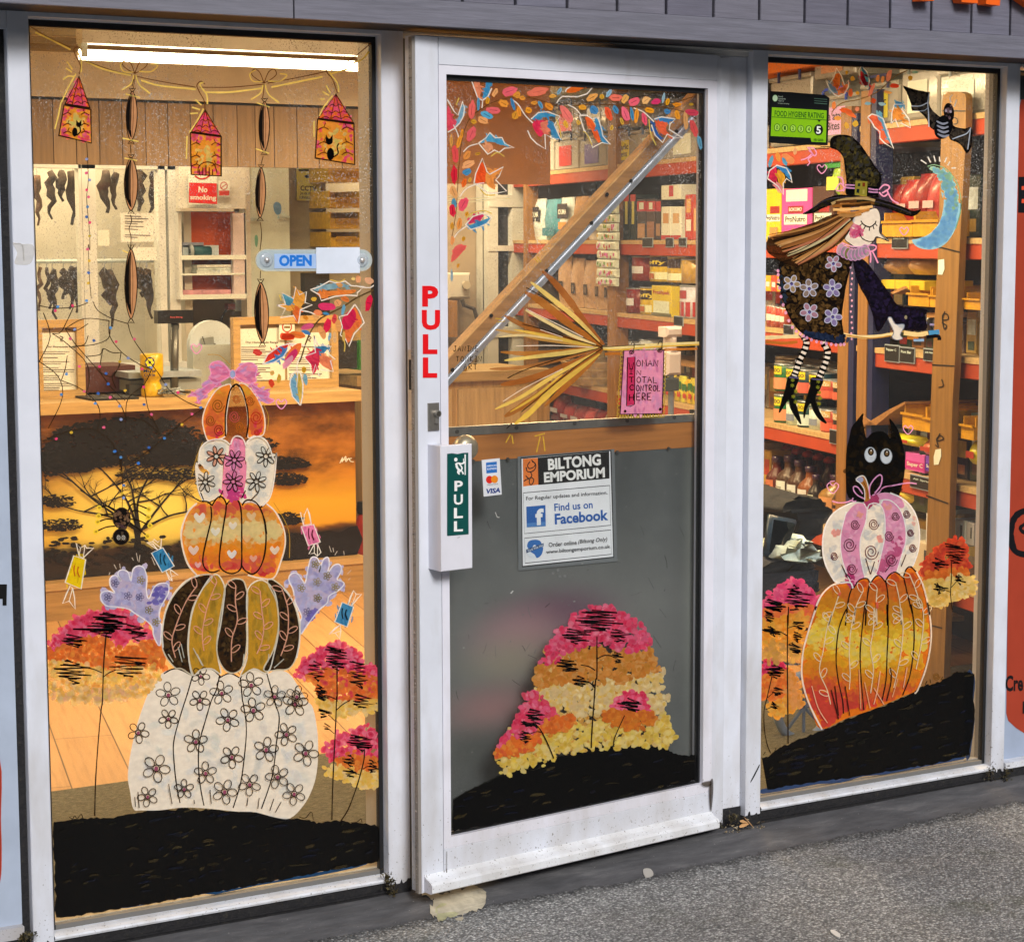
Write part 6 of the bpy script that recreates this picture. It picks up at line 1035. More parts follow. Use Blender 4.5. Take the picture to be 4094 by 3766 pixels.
# ------------------------------------------------------------------ painting and stickers on the door glass
DW=lambda lift:Art(DGLASS,lift)
hill('H 415,795 500,748 600,700 700,655 800,625 940,578 1060,545 1150,520 1260,512 1370,505 1470,515 1545,515 1580,540 1630,560 1700,560 1722,562','H 1724,690 1600,720 1350,775 1000,855 700,915 420,965 413,900',.0012,'painted_hill',door,'black painted hill across the foot of the door glass',60)
ptree(DGLASS,.0010,'painted_tree',door,'tall painted tree with pink crown in the middle of the door glass',[('H 690,520 760,400 830,260 870,120 900,20 1100,0 1300,40 1470,60 1540,260 1590,480 1400,500 1150,510 900,580',['e0b050','e8c068','d8963a','e8d090'],520,.9),('H 650,625 670,520 700,470 780,420 900,390 1000,380 1150,400 1250,380 1400,400 1500,400 1560,340 1600,420 1615,490 1560,512 1470,508 1300,505 1150,520 1000,550 900,590 800,620 700,650',['e8c848','ecd470','e0b838','f0dc90','d8b040','e8d490'],420,.93),('H 870,230 920,180 1000,150 1150,180 1300,150 1400,120 1500,110 1545,130 1525,200 1555,260 1540,330 1400,340 1250,330 1100,340 1000,300 900,260',['e8d49c','e4c070','f0dca8','e8c050','dcc090'],430,.9),('G 890,1290 950,1240 1050,1210 1200,1190 1350,1200 1450,1180 1490,1260 1510,1330 H 1500,100 1400,140 1300,170 1150,160 1000,170 880,200 850,190 870,80',['d88a38','dc9848','c87a2c','e0a860','c88830'],420,.92),('G 880,1265 890,1220 940,1160 1000,1080 1060,1030 1110,990 1180,970 1260,985 1330,1020 1400,1060 1450,1130 1465,1190 1420,1200 1300,1190 1200,1160 1100,1180 1000,1230 930,1270',PINKS+['c83a5a','e06a88'],420,.95)],[('G 1182,1130 1182,1339 H 1175,160 1165,300 1155,440 1152,520',5),('H 1180,45 1220,25 1265,28',4),('H 1172,105 1140,85 1095,75',4),('H 1170,198 1150,175 1130,165',4)],[('G 1060,995 1310,1100',17),('G 1000,1095 1150,1165',10),('G 1230,1095 1380,1155',9),('H 960,50 1095,110',11),('H 1255,10 1330,70',9),('H 1050,140 1145,188',8)],'',(8,16))
ptree(DGLASS,.0042,'painted_tree',door,'small leaning painted tree at the left of the door hill',[('H 655,540 690,460 740,380 790,300 800,230 840,220 890,260 960,310 1000,340 980,380 880,420 800,470 730,510',PINKS+['d84a5a'],230,.95),('H 655,545 700,490 800,480 870,450 860,490 760,540 690,560',ORS[:3]+['d85a3a'],90,.9),('H 870,430 960,360 1040,340 1060,380 1000,430 900,450',ORS,80,.8)],[('H 850,390 880,425 915,490 940,550 950,575',5),('H 895,440 860,432 820,445',4)],[('H 800,318 900,400',12),('H 745,380 870,405',5),('H 765,432 840,490',9)])
ptree(DGLASS,.0042,'painted_tree',door,'small round-topped painted tree at the right of the door hill',[('H 1260,330 1280,280 1310,250 1360,230 1420,240 1450,290 1462,340 1400,330 1320,320',PINKS,130,.95),('H 1220,330 1280,320 1400,330 1480,350 1460,395 1380,405 1290,390 1240,385',['d8742c','e0862c','e8963a','c8682c'],120,.9)],[('H 1330,345 1300,410 1275,470 1270,508',4)],[('H 1300,265 1425,322',12)])
a=DW(.0016);a.line('H 415,795 500,748 600,700 700,655 800,625 940,578 1060,545 1150,520',3,oc('2a2a24'));a.build('hill_outline','paint',door)
# leaf garland round the top of the door
a=DW(.0012);TW=oc('6a4a2c',a=.9)
for st in['E 405,1290 430,1150 440,1000 450,860 470,720 510,630 560,590 640,545 760,520 850,530 1000,570 1150,560 1300,565 1420,575 1530,575 1650,600 1720,640','E 1530,575 1640,540 1700,520']:a.line(st,3.5,TW)
for x,y,ra,rb,th,c in[(548,470,16,60,-.1,'f08a60'),(640,497,12,26,.5,'f0b070'),(718,490,42,26,-.3,'ec6a7a'),(757,510,20,18,-.3,'e8a040'),(786,526,16,13,0,'e8a040'),(870,492,55,22,-.2,'f0806a'),(948,516,20,11,0,'e8b050'),(984,490,9,22,.5,'88b8d8'),(1160,523,32,18,-.5,'eeb060'),(1212,520,14,14,0,'e0b040'),(1248,502,12,25,.5,'90c0d8'),(1285,526,34,18,.0,'f07a6a'),(1334,532,16,28,.6,'f0b868'),(1382,546,30,22,-.5,'ee6a80'),(1448,538,26,18,-.6,'f0c080'),(1500,546,28,16,-.2,'e0407a'),(1540,525,8,28,.2,'98c0d0'),(1562,547,12,20,.2,'e8a828'),(1612,562,24,12,0,'e8982c'),(1688,560,14,8,0,'c8a030'),(598,540,13,20,.2,'e0a030'),(548,560,9,36,0,'58a0c8'),(683,556,28,20,.5,'eca040'),(733,560,10,34,-.3,'4a90c8'),(846,553,18,12,0,'e8a040'),(880,563,10,24,-.5,'5aa0d0'),(926,572,27,16,.6,'f09a38'),(512,590,18,52,.1,'ee7068'),(628,592,38,20,.1,'ee7078'),(592,618,36,18,.5,'5ab0d8'),(572,646,32,18,.5,'f0b070'),(522,654,16,13,.2,'e0a838'),(744,620,18,22,.3,'dca038'),(764,600,12,30,-.2,'eca038'),(815,592,18,17,.2,'e8a030'),(1018,615,22,52,-.6,'f0807a'),(1104,576,22,14,.1,'e8a838'),(1164,592,22,26,-.8,'4a90c8'),(1242,610,18,38,-.4,'f0603a'),(1280,590,14,26,-.5,'4a90c0'),(1333,615,20,42,-.4,'f0708a'),(1368,615,9,38,-.15,'4a98d0'),(1392,620,12,40,.1,'eca038'),(1434,640,15,34,-.2,'ee5a78'),(1462,592,26,15,.2,'e8a028'),(1556,600,18,14,.3,'4888c0'),(1610,618,14,26,-.3,'eca030'),(1655,650,14,50,-.1,'e8b070'),(1688,605,36,18,.1,'d84a60'),(1698,690,17,52,-.3,'e05a5a'),(1730,765,12,40,-.2,'68a8c8'),(1012,668,12,22,-.3,'e0b040'),(1080,658,12,14,-.6,'d8b050'),(1312,652,9,20,-.3,'d8b048'),(1258,686,9,16,.2,'d8b048'),(456,718,8,24,.1,'eca038'),(440,762,12,38,.3,'eca038'),(506,720,24,40,.4,'ec6a70'),(398,755,8,32,0,'e8b058'),(420,828,18,48,-.1,'ee5a5a'),(483,832,16,26,.6,'eca050'),(540,825,16,8,-.2,'c8983a'),(490,882,36,20,-.4,'f0b078'),(481,922,24,18,-.5,'4a98c8'),(413,937,17,54,0,'e02840'),(466,980,13,24,.3,'f0702c'),(497,965,8,14,.2,'e0b040'),(410,1030,18,36,-.4,'f0b070'),(462,1095,24,40,.5,'ee5a70'),(412,1090,12,26,-.2,'5aa0c0'),(404,1130,17,34,-.1,'e02a48'),(480,1148,10,14,.3,'dca030'),(440,1200,14,32,.2,'f0a050'),(400,1212,10,20,.1,'e8a840'),(462,1280,10,14,.4,'dca030'),(437,1335,40,22,-.5,'ee7068')]:
 c_=px(f'E {x},{y}')[0];a.dab(c_[0],c_[1],ra*.74,rb*.74,th,vary(oc(c),.06,.95),14,True)
 L_=max(ra,rb)*.4;th2=th if ra>rb else th+1.57;a.line([(c_[0]-L_*math.cos(th2),c_[1]-L_*math.sin(th2)),(c_[0]+L_*math.cos(th2),c_[1]+L_*math.sin(th2))],3,vary(oc(c,.75,.7),.3),sm=False)
for st,c in[('F 395,195 402,155 430,125 478,110 460,140 425,180 400,198','ee6a62'),('F 398,60 415,75 405,105 392,100','f0a060'),('F 395,235 405,260 402,300 392,290','90b0c0'),('F 430,208 442,210 432,230 424,222','d89a38'),('F 460,66 470,72 462,88 455,82','dca030')]:a.fill(st,oc(c,a=.93))
a.build('painted_garland','paint',door,'painted garland of small red, orange and blue leaves round the door glass')
WL=oc('f0ece2')
for out,paints,lab,stem,yl in[('E 620,475 600,520 570,540 545,525 525,470 512,430',[('E 525,430 555,432 558,520 540,520','f09a70'),('E 592,430 612,470 600,510 570,530 585,480','4aa0d0')],'painted leaf cut by the top edge near the door corner','E 572,545 568,580',''),('E 383,535 420,600 440,620 465,545 475,580 470,620 450,660 420,690 385,710',[('E 385,565 415,640 430,665 385,700','e8546a'),('E 462,560 472,590 455,650 425,680 440,640','88b8d0')],'pink and pale blue painted leaf at the left edge of the door glass','E 415,670 435,710 450,765','E 430,565 445,525'),('E 830,640 870,605 920,600 985,625 955,670 990,748 940,740 905,720 908,800 860,770 830,740 812,700',[('E 835,640 880,605 970,620 900,630 870,640','4aa0d0'),('E 840,660 880,645 920,660 885,735 850,700','e83a60'),('E 880,660 930,655 935,700 905,710','f09070'),('E 920,655 950,660 980,740 950,730','4a98c8')],'large blue and red painted ivy leaf, first from the left under the garland','E 720,530 760,560 800,620 840,660','E 965,640 985,690 990,740'),('E 1090,620 1130,620 1160,640 1190,630 1210,700 1215,730 1255,775 1210,765 1160,792 1150,750 1115,700 1090,620',[('E 1120,630 1160,645 1200,740 1190,765 1150,690','f0703a'),('E 1170,640 1190,645 1230,765 1205,750','4a98c8')],'jagged orange and blue painted holly leaf on the door','E 1028,562 1070,585 1100,620','E 1110,705 1130,720 1158,780'),('E 1490,640 1530,628 1605,640 1575,665 1570,695 1645,742 1600,740 1560,720 1535,765 1495,725 1475,670',[('E 1495,640 1540,630 1600,642 1550,655','4a90c8'),('E 1480,660 1500,690 1530,755 1495,715','3a6ab0'),('E 1500,655 1560,660 1550,700 1575,725 1530,720 1510,690','f0704a')],'red-orange and blue painted ivy leaf over the top of the brace','E 1380,580 1430,600 1470,635 1490,655','E 1462,640 1470,710 1500,780'),('E 550,768 590,740 610,712 640,740 675,738 690,770 740,793 690,795 660,818 635,805 600,828 550,768',[('E 560,768 610,718 635,745 670,745 715,790 660,770 600,760','5ab0d8'),('E 580,780 610,770 620,795 598,815','f0b080')],'pointed blue painted leaf with orange centre on the brown panel','E 468,815 500,785 545,772','E 615,840 650,818 688,840'),('E 525,985 535,930 570,850 595,920 610,935 683,895 660,945 642,965 700,1025 650,1035 600,1035 555,1000 530,985',[('E 530,975 545,915 570,870 590,930 580,985','f0602c'),('E 590,930 640,910 675,905 630,960 640,1015 595,990','f0a050')],'orange painted ivy leaf at the left of the door glass','E 450,1055 480,1015 530,990 580,980','E 560,1015 590,1045 640,1045'),('E 480,1205 520,1160 570,1145 620,1165 600,1195 560,1215 510,1230 480,1205',[('E 488,1198 530,1158 580,1150 560,1175 520,1195','d83a6a'),('E 490,1215 560,1185 612,1168 580,1205 520,1228','4a98c8')],'oval pink and blue painted leaf low on the left of the door glass','E 412,1285 440,1245 485,1212','E 485,1170 520,1140 580,1130 620,1145'),('E 1015,495 1020,480 1060,455 1110,450 1145,460 1160,470 1130,505 1080,520 1000,518',[('E 1020,495 1050,462 1110,452 1100,480 1060,498','f07a2c')],'half-filled orange painted leaf at the top of the door glass','E 1000,518 980,535 968,555','')]:
 leaf(DGLASS,.0026,out,paints,door,lab,stem,WL,yl)
# the broom
a=DW(.0016)
for st,w_,c in[('F 890,245 960,310 1050,420 1150,560 1225,640',26,'a8642c'),('F 800,360 900,420 1050,540 1215,645',30,'b4702c'),('F 690,485 800,540 980,600 1215,652',24,'a8682c'),('F 670,680 850,690 1000,680 1215,655',24,'b87a34'),('F 610,770 760,765 950,730 1215,660',16,'a8703c'),('F 670,855 800,830 1000,760 1215,665',26,'a8642c'),('F 690,1025 800,960 1000,830 1215,665',30,'a86a30'),('F 905,970 1000,880 1120,770 1215,670',20,'b07030'),('F 640,560 760,580 950,620 1200,655',16,'c89a50')]:a.line(st,w_,oc(c,a=.8),taper=2)
for st,w_,c in[('F 830,305 900,360 1050,480 1200,625',20,'f0d478'),('F 800,455 900,510 1050,590 1180,640',14,'f0dc9c'),('F 740,560 900,590 1050,625 1160,645',14,'ecc858'),('F 690,725 850,705 1050,680 1190,655',18,'f0d878'),('F 640,985 780,920 950,810 1180,680',16,'f0d068'),('F 745,1065 830,1000 950,880 1200,690',24,'f0cc58'),('F 660,600 800,590 1000,620',10,'f0dca0'),('F 720,1000 850,920 1000,800',10,'f0c850')]:a.line(st,w_,oc(c,a=.88),taper=2)
for st in['F 805,335 900,390 1050,500 1215,650','F 785,530 900,560 1050,610 1215,655','F 705,820 800,775 1000,710 1215,655','F 780,1000 900,900 1080,750 1215,660','F 700,1090 730,1060']:a.line(st,3.6,oc('2c2014'))
for st in['F 805,450 950,520 1110,600','F 750,648 950,645 1165,655','F 680,945 800,870 1000,770','F 880,560 1000,600']:a.line(st,3,oc('f4e8d4'))
for st in['F 850,180 870,200','F 862,170 885,198','F 640,500 680,505','F 650,520 690,515','F 695,1165 720,1120','F 735,1170 728,1125','F 860,1215 880,1130','F 905,1210 895,1130','F 850,1130 905,1115']:a.line(st,5,oc('dcb840',a=.7))
a.line('F 1215,658 1350,652 1500,640 1730,632',12,oc('ecdc98'));a.line('F 1215,665 1300,668 1500,652 1730,640',6,oc('e0b848'));a.line('F 1225,692 1260,688 1318,688',11,oc('b87028',a=.8));a.line('F 1540,668 1620,665 1720,662',10,oc('c87c2c',a=.8));a.line('F 1215,654 1350,645 1440,640',3,oc('2c2014'))
a.build('painted_broom','paint',door,'painted besom broom of brown and yellow strokes across the door glass')
# pink notice hanging from the broomstick
a=DW(.0022);q=px('F 1325,672 1540,668 1530,1008 1305,1012');
lace=[]
for i in range(64):
 e=i/64*4;k=int(e)%4;f=e-int(e);p0,p1=q[k],q[(k+1)%4];cx,cy=sum(p_[0] for p_ in q)/4,sum(p_[1] for p_ in q)/4;bx_,by_=p0[0]+(p1[0]-p0[0])*f,p0[1]+(p1[1]-p0[1])*f
 if k!=0:a.oval_line(bx_+(bx_-cx)*.045,by_+(by_-cy)*.06,8,9,3,oc('b09a3c'),8)
a.poly(q,oc('e094b8',a=.98));dabs(a,q,[oc('e8a8c8'),oc('d880a8'),oc('e49cc0')],90,(8,18),.4,(1.3,1.9),.8,keep=True)
a.fill('F 1345,708 1385,705 1382,960 1340,968',oc('d83a68',a=.95),sm=False);a.line('F 1345,708 1385,705 1382,960 1360,970 1340,968',4,oc('3a1420'),closed=True,sm=False);a.line(q,4,oc('2a1418'),closed=True,sm=False)
INK=oc('2a1416')
for wd_,x,y,w_,h in[('W',1352,735,26,34),('OMAN',1393,722,23,34),('I',1352,770,22,26),('N',1393,778,22,24),('T',1352,815,26,28),('OTAL',1393,812,22,32),('C',1354,855,24,28),('ONTROL',1390,856,17,32),('H',1352,905,26,34),('ERE',1390,900,22,36)]:
 c_=px(f'F {x},{y}')[0];hand(a,wd_,c_[0],c_[1],w_*.7466,h*.7466,3.2,INK,.32)
for st in('F 1330,996','F 1518,985'):a.oval(*px(st)[0],5.5,6,INK,10)
for st in['F 1362,640 1368,628 1378,635 1375,670 1362,685','F 1505,640 1515,622 1528,632 1522,668 1508,672']:a.line(st,3,oc('2a2018'))
for st in('F 1365,680','F 1516,672'):a.oval_line(*px(st)[0],9,6,3,oc('2a2018'),10)
a.build('painted_notice','paint',door,'pink painted notice reading WOMAN IN TOTAL CONTROL HERE')
a=DW(.0020)
for wd_,x,y,w_ in[('JANINE',415,648,17),('TONKIN',430,703,17),('ART',470,745,18)]:c_=px(f'F {x},{y}')[0];hand(a,wd_,c_[0],c_[1],w_*.7466,28*.7466,3,oc('2a2018'),.45)
a.build('painted_signature','paint',door,'small dark hand-lettered signature at the left of the door glass')
a=DW(.0011)
for st in['E 388,1055 480,1065 600,1062 718,1065','E 388,1075 500,1082 640,1068','E 390,1088 450,1085']:a.line(st,4,oc('e8e0b0',a=.85))
a.build('painted_streaks','paint',door)
# stickers on the door glass
def sticker(name,label,cat,draw,lift=.0030,pl=None,step=.00006):
 ar_=Art(pl or DGLASS,lift,step);draw(ar_);return tag(ar_.build(name,'print'),label,cat)
BLK,WTE,FB=oc('0c0c0d'),oc('e4e6ea'),oc('1f5aa8')
def poster(a):
 a.fill('G 762,168 1280,128 1296,728 766,778',oc('6c7072'),sm=False)
 a.fill('G 778,174 1264,132 1279,708 786,760',BLK,sm=False);a.fill('G 783,180 1258,139 1274,703 790,753',WTE,sm=False)
 a.fill('G 790,180 872,174 875,318 792,328',oc('e07830'),sm=False);a.fill('G 870,174 1252,140 1254,285 873,320',BLK,sm=False)
 a.text('BILTONG','G 923,180 1206,152 926,242',oc('e8e8e6'),.04);a.text('EMPORIUM','G 902,252 1228,224 904,308',oc('e8e8e6'),.04)
 for st in['G 828,195 815,215 825,232 850,222 856,205 840,195','G 835,185 860,215 845,245 815,248 808,225','G 805,270 822,285 838,270 830,250','G 832,278 848,290 842,312 830,318 824,300 832,278','G 795,300 810,290 822,288']:a.line(st,4,BLK)
 a.line('G 792,362 1254,322 1260,535 798,580',2.5,oc('3a3c40'),closed=True,sm=False);a.line('G 798,604 1260,560 1264,690 802,738',2.5,oc('3a3c40'),closed=True,sm=False)
 a.text('For Regular updates and information.','G 806,382 1242,350 807,408',oc('2a2c30'),.012);a.text('Find us on','G 957,420 1162,404 959,460',FB,.018);a.text('Facebook','G 959,474 1245,450 961,532',FB,.03)
 a.fill('G 808,436 910,427 912,540 810,546',oc('1f5ca8'),sm=False);a.fill('G 810,524 912,516 912,540 810,546',oc('4a80c0'),sm=False);a.text('f','G 855,448 900,444 857,536',WTE,.045)
 c_=px('G 852,662')[0];a.oval(*c_,35,38,oc('dfe6ee'));a.fill('G 812,650 820,622 850,612 880,618 890,640 870,650 850,640 830,665',oc('2a68b0'));a.fill('G 825,672 850,660 895,650 890,690 865,710 850,690',oc('2a68b0'));a.fill('G 806,665 900,630 900,648 808,684',oc('1c3c68'),sm=False);a.text('World Wide Web','G 812,666 896,634 814,680',oc('c8d4e4'),.01)
 a.text('Order online','G 926,628 1076,615 928,652',oc('2a2c30'),.012);a.text('(Biltong Only)','G 1084,612 1240,598 1086,640',oc('2a2c30'),.012,.25);a.text('www.biltongemporium.co.uk','G 912,668 1256,637 914,694',oc('2a2c30'),.012)
sticker('shop_poster','white and black laminated shop poster on the grey lower door glass','poster',poster,.0004,SD.lifted(.0212))
def cards(a):
 a.fill('G 566,186 663,176 674,370 577,382',oc('dcdee2'),sm=False);a.fill('G 589,200 647,194 649,252 592,258',oc('2a6cb8'),sm=False)
 a.text('AMERICAN','G 592,214 646,209 593,223',oc('dce4f0'),.02);a.text('EXPRESS','G 596,230 646,225 597,240',oc('dce4f0'),.02)
 c1,c2=px('G 608,291 635,289');a.oval(*c1,14,15.5,oc('d82a20'));a.oval(*c2,14,15.5,oc('e88a20'));a.text('mastercard','G 594,314 652,309 595,322',oc('2a2a2e'),.0);a.text('VISA','G 590,340 664,333 592,367',oc('1c3a80'),.04,.2)
sticker('card_sticker','small white payment-card sticker left of the shop poster','sticker',cards)
a=DW(.0028);a.line('G 640,465 650,490 662,492',3,oc('c8c8c4'));a.line('G 722,900 735,885',5,oc('c8c8c4'));
for st in('G 948,792','G 985,808','G 1012,806','G 975,775'):a.oval(*px(st)[0],6,6,oc('7a7c7c'),8)
for st in('G 470,1190','G 1062,942','G 1105,740'):a.oval(*px(st)[0],5,3,oc('8a8c88'),8)
a.build('glass_scuff','paint',door)['kind']='stuff'
# ------------------------------------------------------------------ window painting: right window
hill('L 330,848 370,842 420,800 480,775 560,740 630,715 700,685 800,640 900,600 1000,565 1080,530 1150,490 1200,465 1260,450 1310,430 1380,390 1420,385 1450,385 1482,400','L 1478,520 1482,640 1470,760 1455,830 1390,855 1200,895 900,945 600,985 335,1025',.0010,'painted_hill',win_r,'black painted hill rising to the right along the foot of the window',110)
a=LW(.0006);a.fill('L 332,1020 600,975 900,935 1200,890 1410,845 1420,858 1230,895 1000,940 880,950 760,985 640,992 520,1015 335,1045',oc('2c4672',a=.9),k=2);a.fill('L 1432,400 1482,405 1484,480 1475,560 1484,640 1470,760 1455,850 1430,820',oc('2a3c5c',a=.9),k=2);a.build('painted_reflection','paint',win_r)  # blue strips below and right of the hill paint reflections in the glass
ptree(GLASS,.0012,'painted_tree',win_r,'tall pink-topped painted tree at the left edge of the right window',[('K 385,1300 390,1260 430,1230 440,1190 480,1160 540,1125 600,1120 640,1150 680,1190 725,1220 720,1280 640,1290 560,1270 480,1310',['e84a80','e8608a','f07a9a','d83a68'],200,.96),('K 385,1320 500,1280 600,1290 700,1300 690,1397 L 560,60 480,100 335,130',['f08a40','ec7a3a','f09a58','e8604a'],220,.95),('L 335,120 480,90 560,70 560,180 540,260 430,270 335,260',['f0a030','e89028','f0b848','e8b050'],190,.93),('L 335,250 440,240 540,260 520,320 400,330 335,320',['e0b050','d8a860'],60,.7)],[('K 545,1280 540,1397 L 470,80 468,300 470,500 472,775',5),('L 468,190 430,170 400,165',4),('L 468,150 510,135',3),('L 470,240 500,225',3)],[('K 500,1155 690,1300',17),('K 400,1240 520,1310',11),('K 385,1310 460,1370',9),('L 340,145 440,190',8),('L 490,118 572,155',8),('L 490,175 555,220',8),('L 470,245 550,285',8)])
ptree(GLASS,.0013,'painted_tree',win_r,'low pink and orange painted tree at the bottom left of the right window',[('L 333,360 360,335 400,330 440,350 460,390 430,420 335,430',PINKS[:3],90,.95),('L 335,425 460,380 500,410 500,460 480,500 335,540',ORS,130,.95),('L 370,560 400,545 460,530 540,530 545,560 500,590 440,620 390,620',['f0a840','f0c058','e8982c'],90,.95),('L 460,400 515,420 530,500 540,560 480,560',['ecA860','e89a3a'],50,.9)],[('L 385,410 360,520 342,600 345,700 360,780 378,825',4),('L 355,530 390,500',3),('L 350,590 385,575',3)],[('L 340,360 455,415',12),('L 385,475 450,512',7),('L 372,555 430,585',7)])
ptree(GLASS,.0013,'painted_tree',win_r,'red-topped painted tree at the right edge above the black hill',[('K 1375,1080 1400,1000 1480,920 1530,870 1580,860 1630,880 1650,940 1660,1000 1640,1050 1540,1080 1440,1110',['c8402c','d8502c','c03a30','e06a3a'],230,.95),('K 1380,1090 1480,1060 1640,1050 1650,1120 1550,1150 1440,1160 1380,1130',['e0762c','d86828','e8903a'],140,.92),('K 1390,1150 1450,1120 1560,1100 1660,1100 1700,1130 1670,1200 1580,1230 1500,1270 1420,1260',['e8c058','ecd078','e0b048','f0d898'],200,.93)],[('K 1555,1000 1555,1100 1550,1200 1560,1300',4),('K 1555,1160 1590,1120',3),('K 1550,1190 1510,1175',3)],[('K 1510,895 1650,1015',15),('K 1430,990 1530,1050',8),('K 1575,1090 1640,1135',8),('K 1435,1145 1525,1195',8)])
a=LW(.0014)
for st in['L 340,835 350,818','L 400,810 410,795','L 1215,455 1225,435','L 1245,448 1240,425','L 1300,430 1310,412','K 540,1060 580,1020',]:a.line(st,3,oc('2a2418'))
spiral(a,*px('L 1275,410')[0],14,3,oc('6a4a20'));a.build('painted_grass','paint',win_r)
# big orange pumpkin
a=LW(.0020);body='L 650,695 600,600 560,500 540,400 545,290 560,220 590,120 620,30 K 700,1300 740,1210 800,1150 860,1130 920,1128 945,1150 980,1115 1030,1105 1048,1130 1080,1095 1110,1090 1140,1115 1160,1085 1200,1065 1240,1075 1255,1095 1270,1045 1300,1030 1330,1060 1370,1140 1395,1230 1412,1330 L 1220,10 1235,100 1240,200 1225,310 1200,400 1165,485 1100,515 1000,560 900,600 780,640'
a.fill(body,oc('d0701c',a=.98));
def kband(t_,s_):
 w=t_-.08*(s_-.5)+.035*math.sin(s_*9)+random.uniform(-.035,.035)
 return oc('cc5424') if w<.10 else oc('d0742a') if w<.22 else oc('d08a24') if w<.33 else oc('e2b028') if w<.40 else random.choice([oc('ecc83c'),oc('ecd05a'),oc('e0cc6c'),oc('f0d038')]) if w<.56 else oc('e6a824') if w<.63 else oc('dc8a24') if w<.72 else oc('d66430') if w<.80 else oc('d24838')
dabs(a,body,[],1700,(8,17),.75,alpha=.9,band=kband,keep=True)
for st in['K 940,1155 915,1230 895,1397 L 790,40 745,150 730,300 740,420 765,540 770,610','K 1048,1130 1030,1230 1020,1397 L 890,0 870,160 860,300 868,460 880,590','K 1145,1118 1160,1230 1155,1397 L 1005,20 1012,150 1005,300 1000,430 975,550','K 1255,1090 1280,1200 1310,1320 L 1135,20 1150,120 1150,250 1130,400 1090,510','K 860,1130 920,1128 942,1165 980,1115 1030,1105 1050,1140','K 1050,1135 1080,1095 1110,1088 1145,1130','K 1145,1120 1165,1085 1205,1065 1255,1100','K 1255,1095 1272,1048 1300,1032 1335,1065']:a.line(st,5,oc('2c1810'))
CR=oc('ecd8b0')
for st in['K 860,1190 830,1280 790,1397 L 710,60 680,150 660,270 640,380 680,480 700,560','K 1005,1180 960,1280 945,1390 L 835,40 810,150 800,280 805,400 800,480','K 1090,1170 1085,1250 1090,1397 L 935,40 930,150 915,260 930,370 915,500','K 1205,1130 1230,1250 1240,1390 L 1080,40 1090,150 1080,270 1060,380 1040,470','K 1290,1080 1330,1180 1360,1280 L 1195,40 1200,120 1185,250 1160,370']:leafstem(a,st,CR,9,21,4)
for st in['K 850,1210 860,1190','K 1088,1250 1090,1290']:a.line(st,9,oc('e06a50'))
for st in['L 595,460 630,580 680,660','L 720,460 740,620','L 850,370 860,585','L 965,380 950,480 930,560','L 1020,360 1025,430 1000,540','L 1110,360 1090,470','L 700,480 740,640','L 775,460 800,620','L 880,440 910,580','L 930,470 985,560 ','L 1060,420 1030,520']:a.line(st,4,oc(random.choice(['f0b890','3a1c10','e8a878'])))
a.line('L 650,695 600,600 560,500 540,400 545,290 560,220 590,120 620,30 K 700,1300 740,1210 800,1150 860,1130',6.5,oc('f0e4d0'));a.line('K 1330,1060 1370,1140 1395,1230 1412,1330 L 1220,10 1235,100 1240,200 1225,310 1200,400 1165,485 1150,500',6,oc('f0e0c8'))
a.build('painted_pumpkin','paint',win_r,'large orange and yellow painted pumpkin resting on the black slope')
# black cat peering over
a=LW(.0022);a.fill('K 915,600 900,500 900,380 905,300 920,240 935,170 965,130 1008,80 1005,130 1015,180 1028,235 1060,205 1110,192 1150,205 1175,235 1182,180 1170,112 1210,160 1235,210 1255,280 1268,370 1262,470 1235,580 1200,620 1000,640',oc('0c0b0a',a=.98),k=3)
dabs(a,'K 920,590 905,400 930,240 990,150 1040,250 1150,230 1200,180 1250,300 1255,460 1220,590',[oc('2a2012'),oc('1c160e'),oc('3a2c18'),oc('060606')],160,(5,14),.6,alpha=.7)
for cx,cy in((1052,338),(1150,347)):
 c_=px(f'K {cx},{cy}')[0];a.oval(c_[0],c_[1],23,30,oc('dfe4e6'));a.oval_line(c_[0],c_[1],23,30,3,oc('b8bec4'))
 c2_=px(f'K {cx + 3},{cy - 18}')[0];a.oval(c2_[0],c2_[1],12,15,oc('2a1c10'));a.oval(c2_[0],c2_[1]+1,6,8,oc('8a6a40'));a.oval(c2_[0]+1,c2_[1]-5,3,3.5,oc('f0e8d8'),8)
a.build('painted_cat','paint',win_r,'black painted cat with round eyes looking over the pumpkin')
# white and pink pumpkin
a=LW(.0028);body='K 940,1165 920,1128 840,1130 790,1060 760,980 752,880 770,780 820,700 900,650 960,630 1010,632 1050,600 1100,578 1170,575 1240,605 1300,660 1340,740 1352,830 1345,930 1310,1030 1272,1045 1255,1090 1205,1065 1165,1085 1145,1115 1110,1088 1080,1095 1048,1130 1030,1105 980,1115'
a.fill(body,oc('dcd9cf',a=.99));dabs(a,body,[oc('dedbd2'),oc('d8d5cb')],140,(10,22),.5,keep=True,var=.02)
for st in['K 940,1170 890,1040 865,930 868,820 895,720 950,650 1005,640 1030,670 1020,760 990,850 985,930 995,1010 1015,1100 975,1115','K 1100,1090 1090,1060 1115,960 1138,850 1140,740 1118,650 1130,620 1180,625 1235,680 1265,770 1270,870 1245,960 1210,1060 1165,1085 1145,1110','K 1010,630 1060,595 1120,575 1180,580 1240,610 1262,655 1235,668 1180,620 1120,615 1080,640 1040,660']:
 a.fill(st,oc('e49cbc',a=.97));dabs(a,st,[oc('ecb2c6'),oc('dc86aa'),oc('ecb4c8')],60,(7,16),.5,alpha=.8,keep=True)
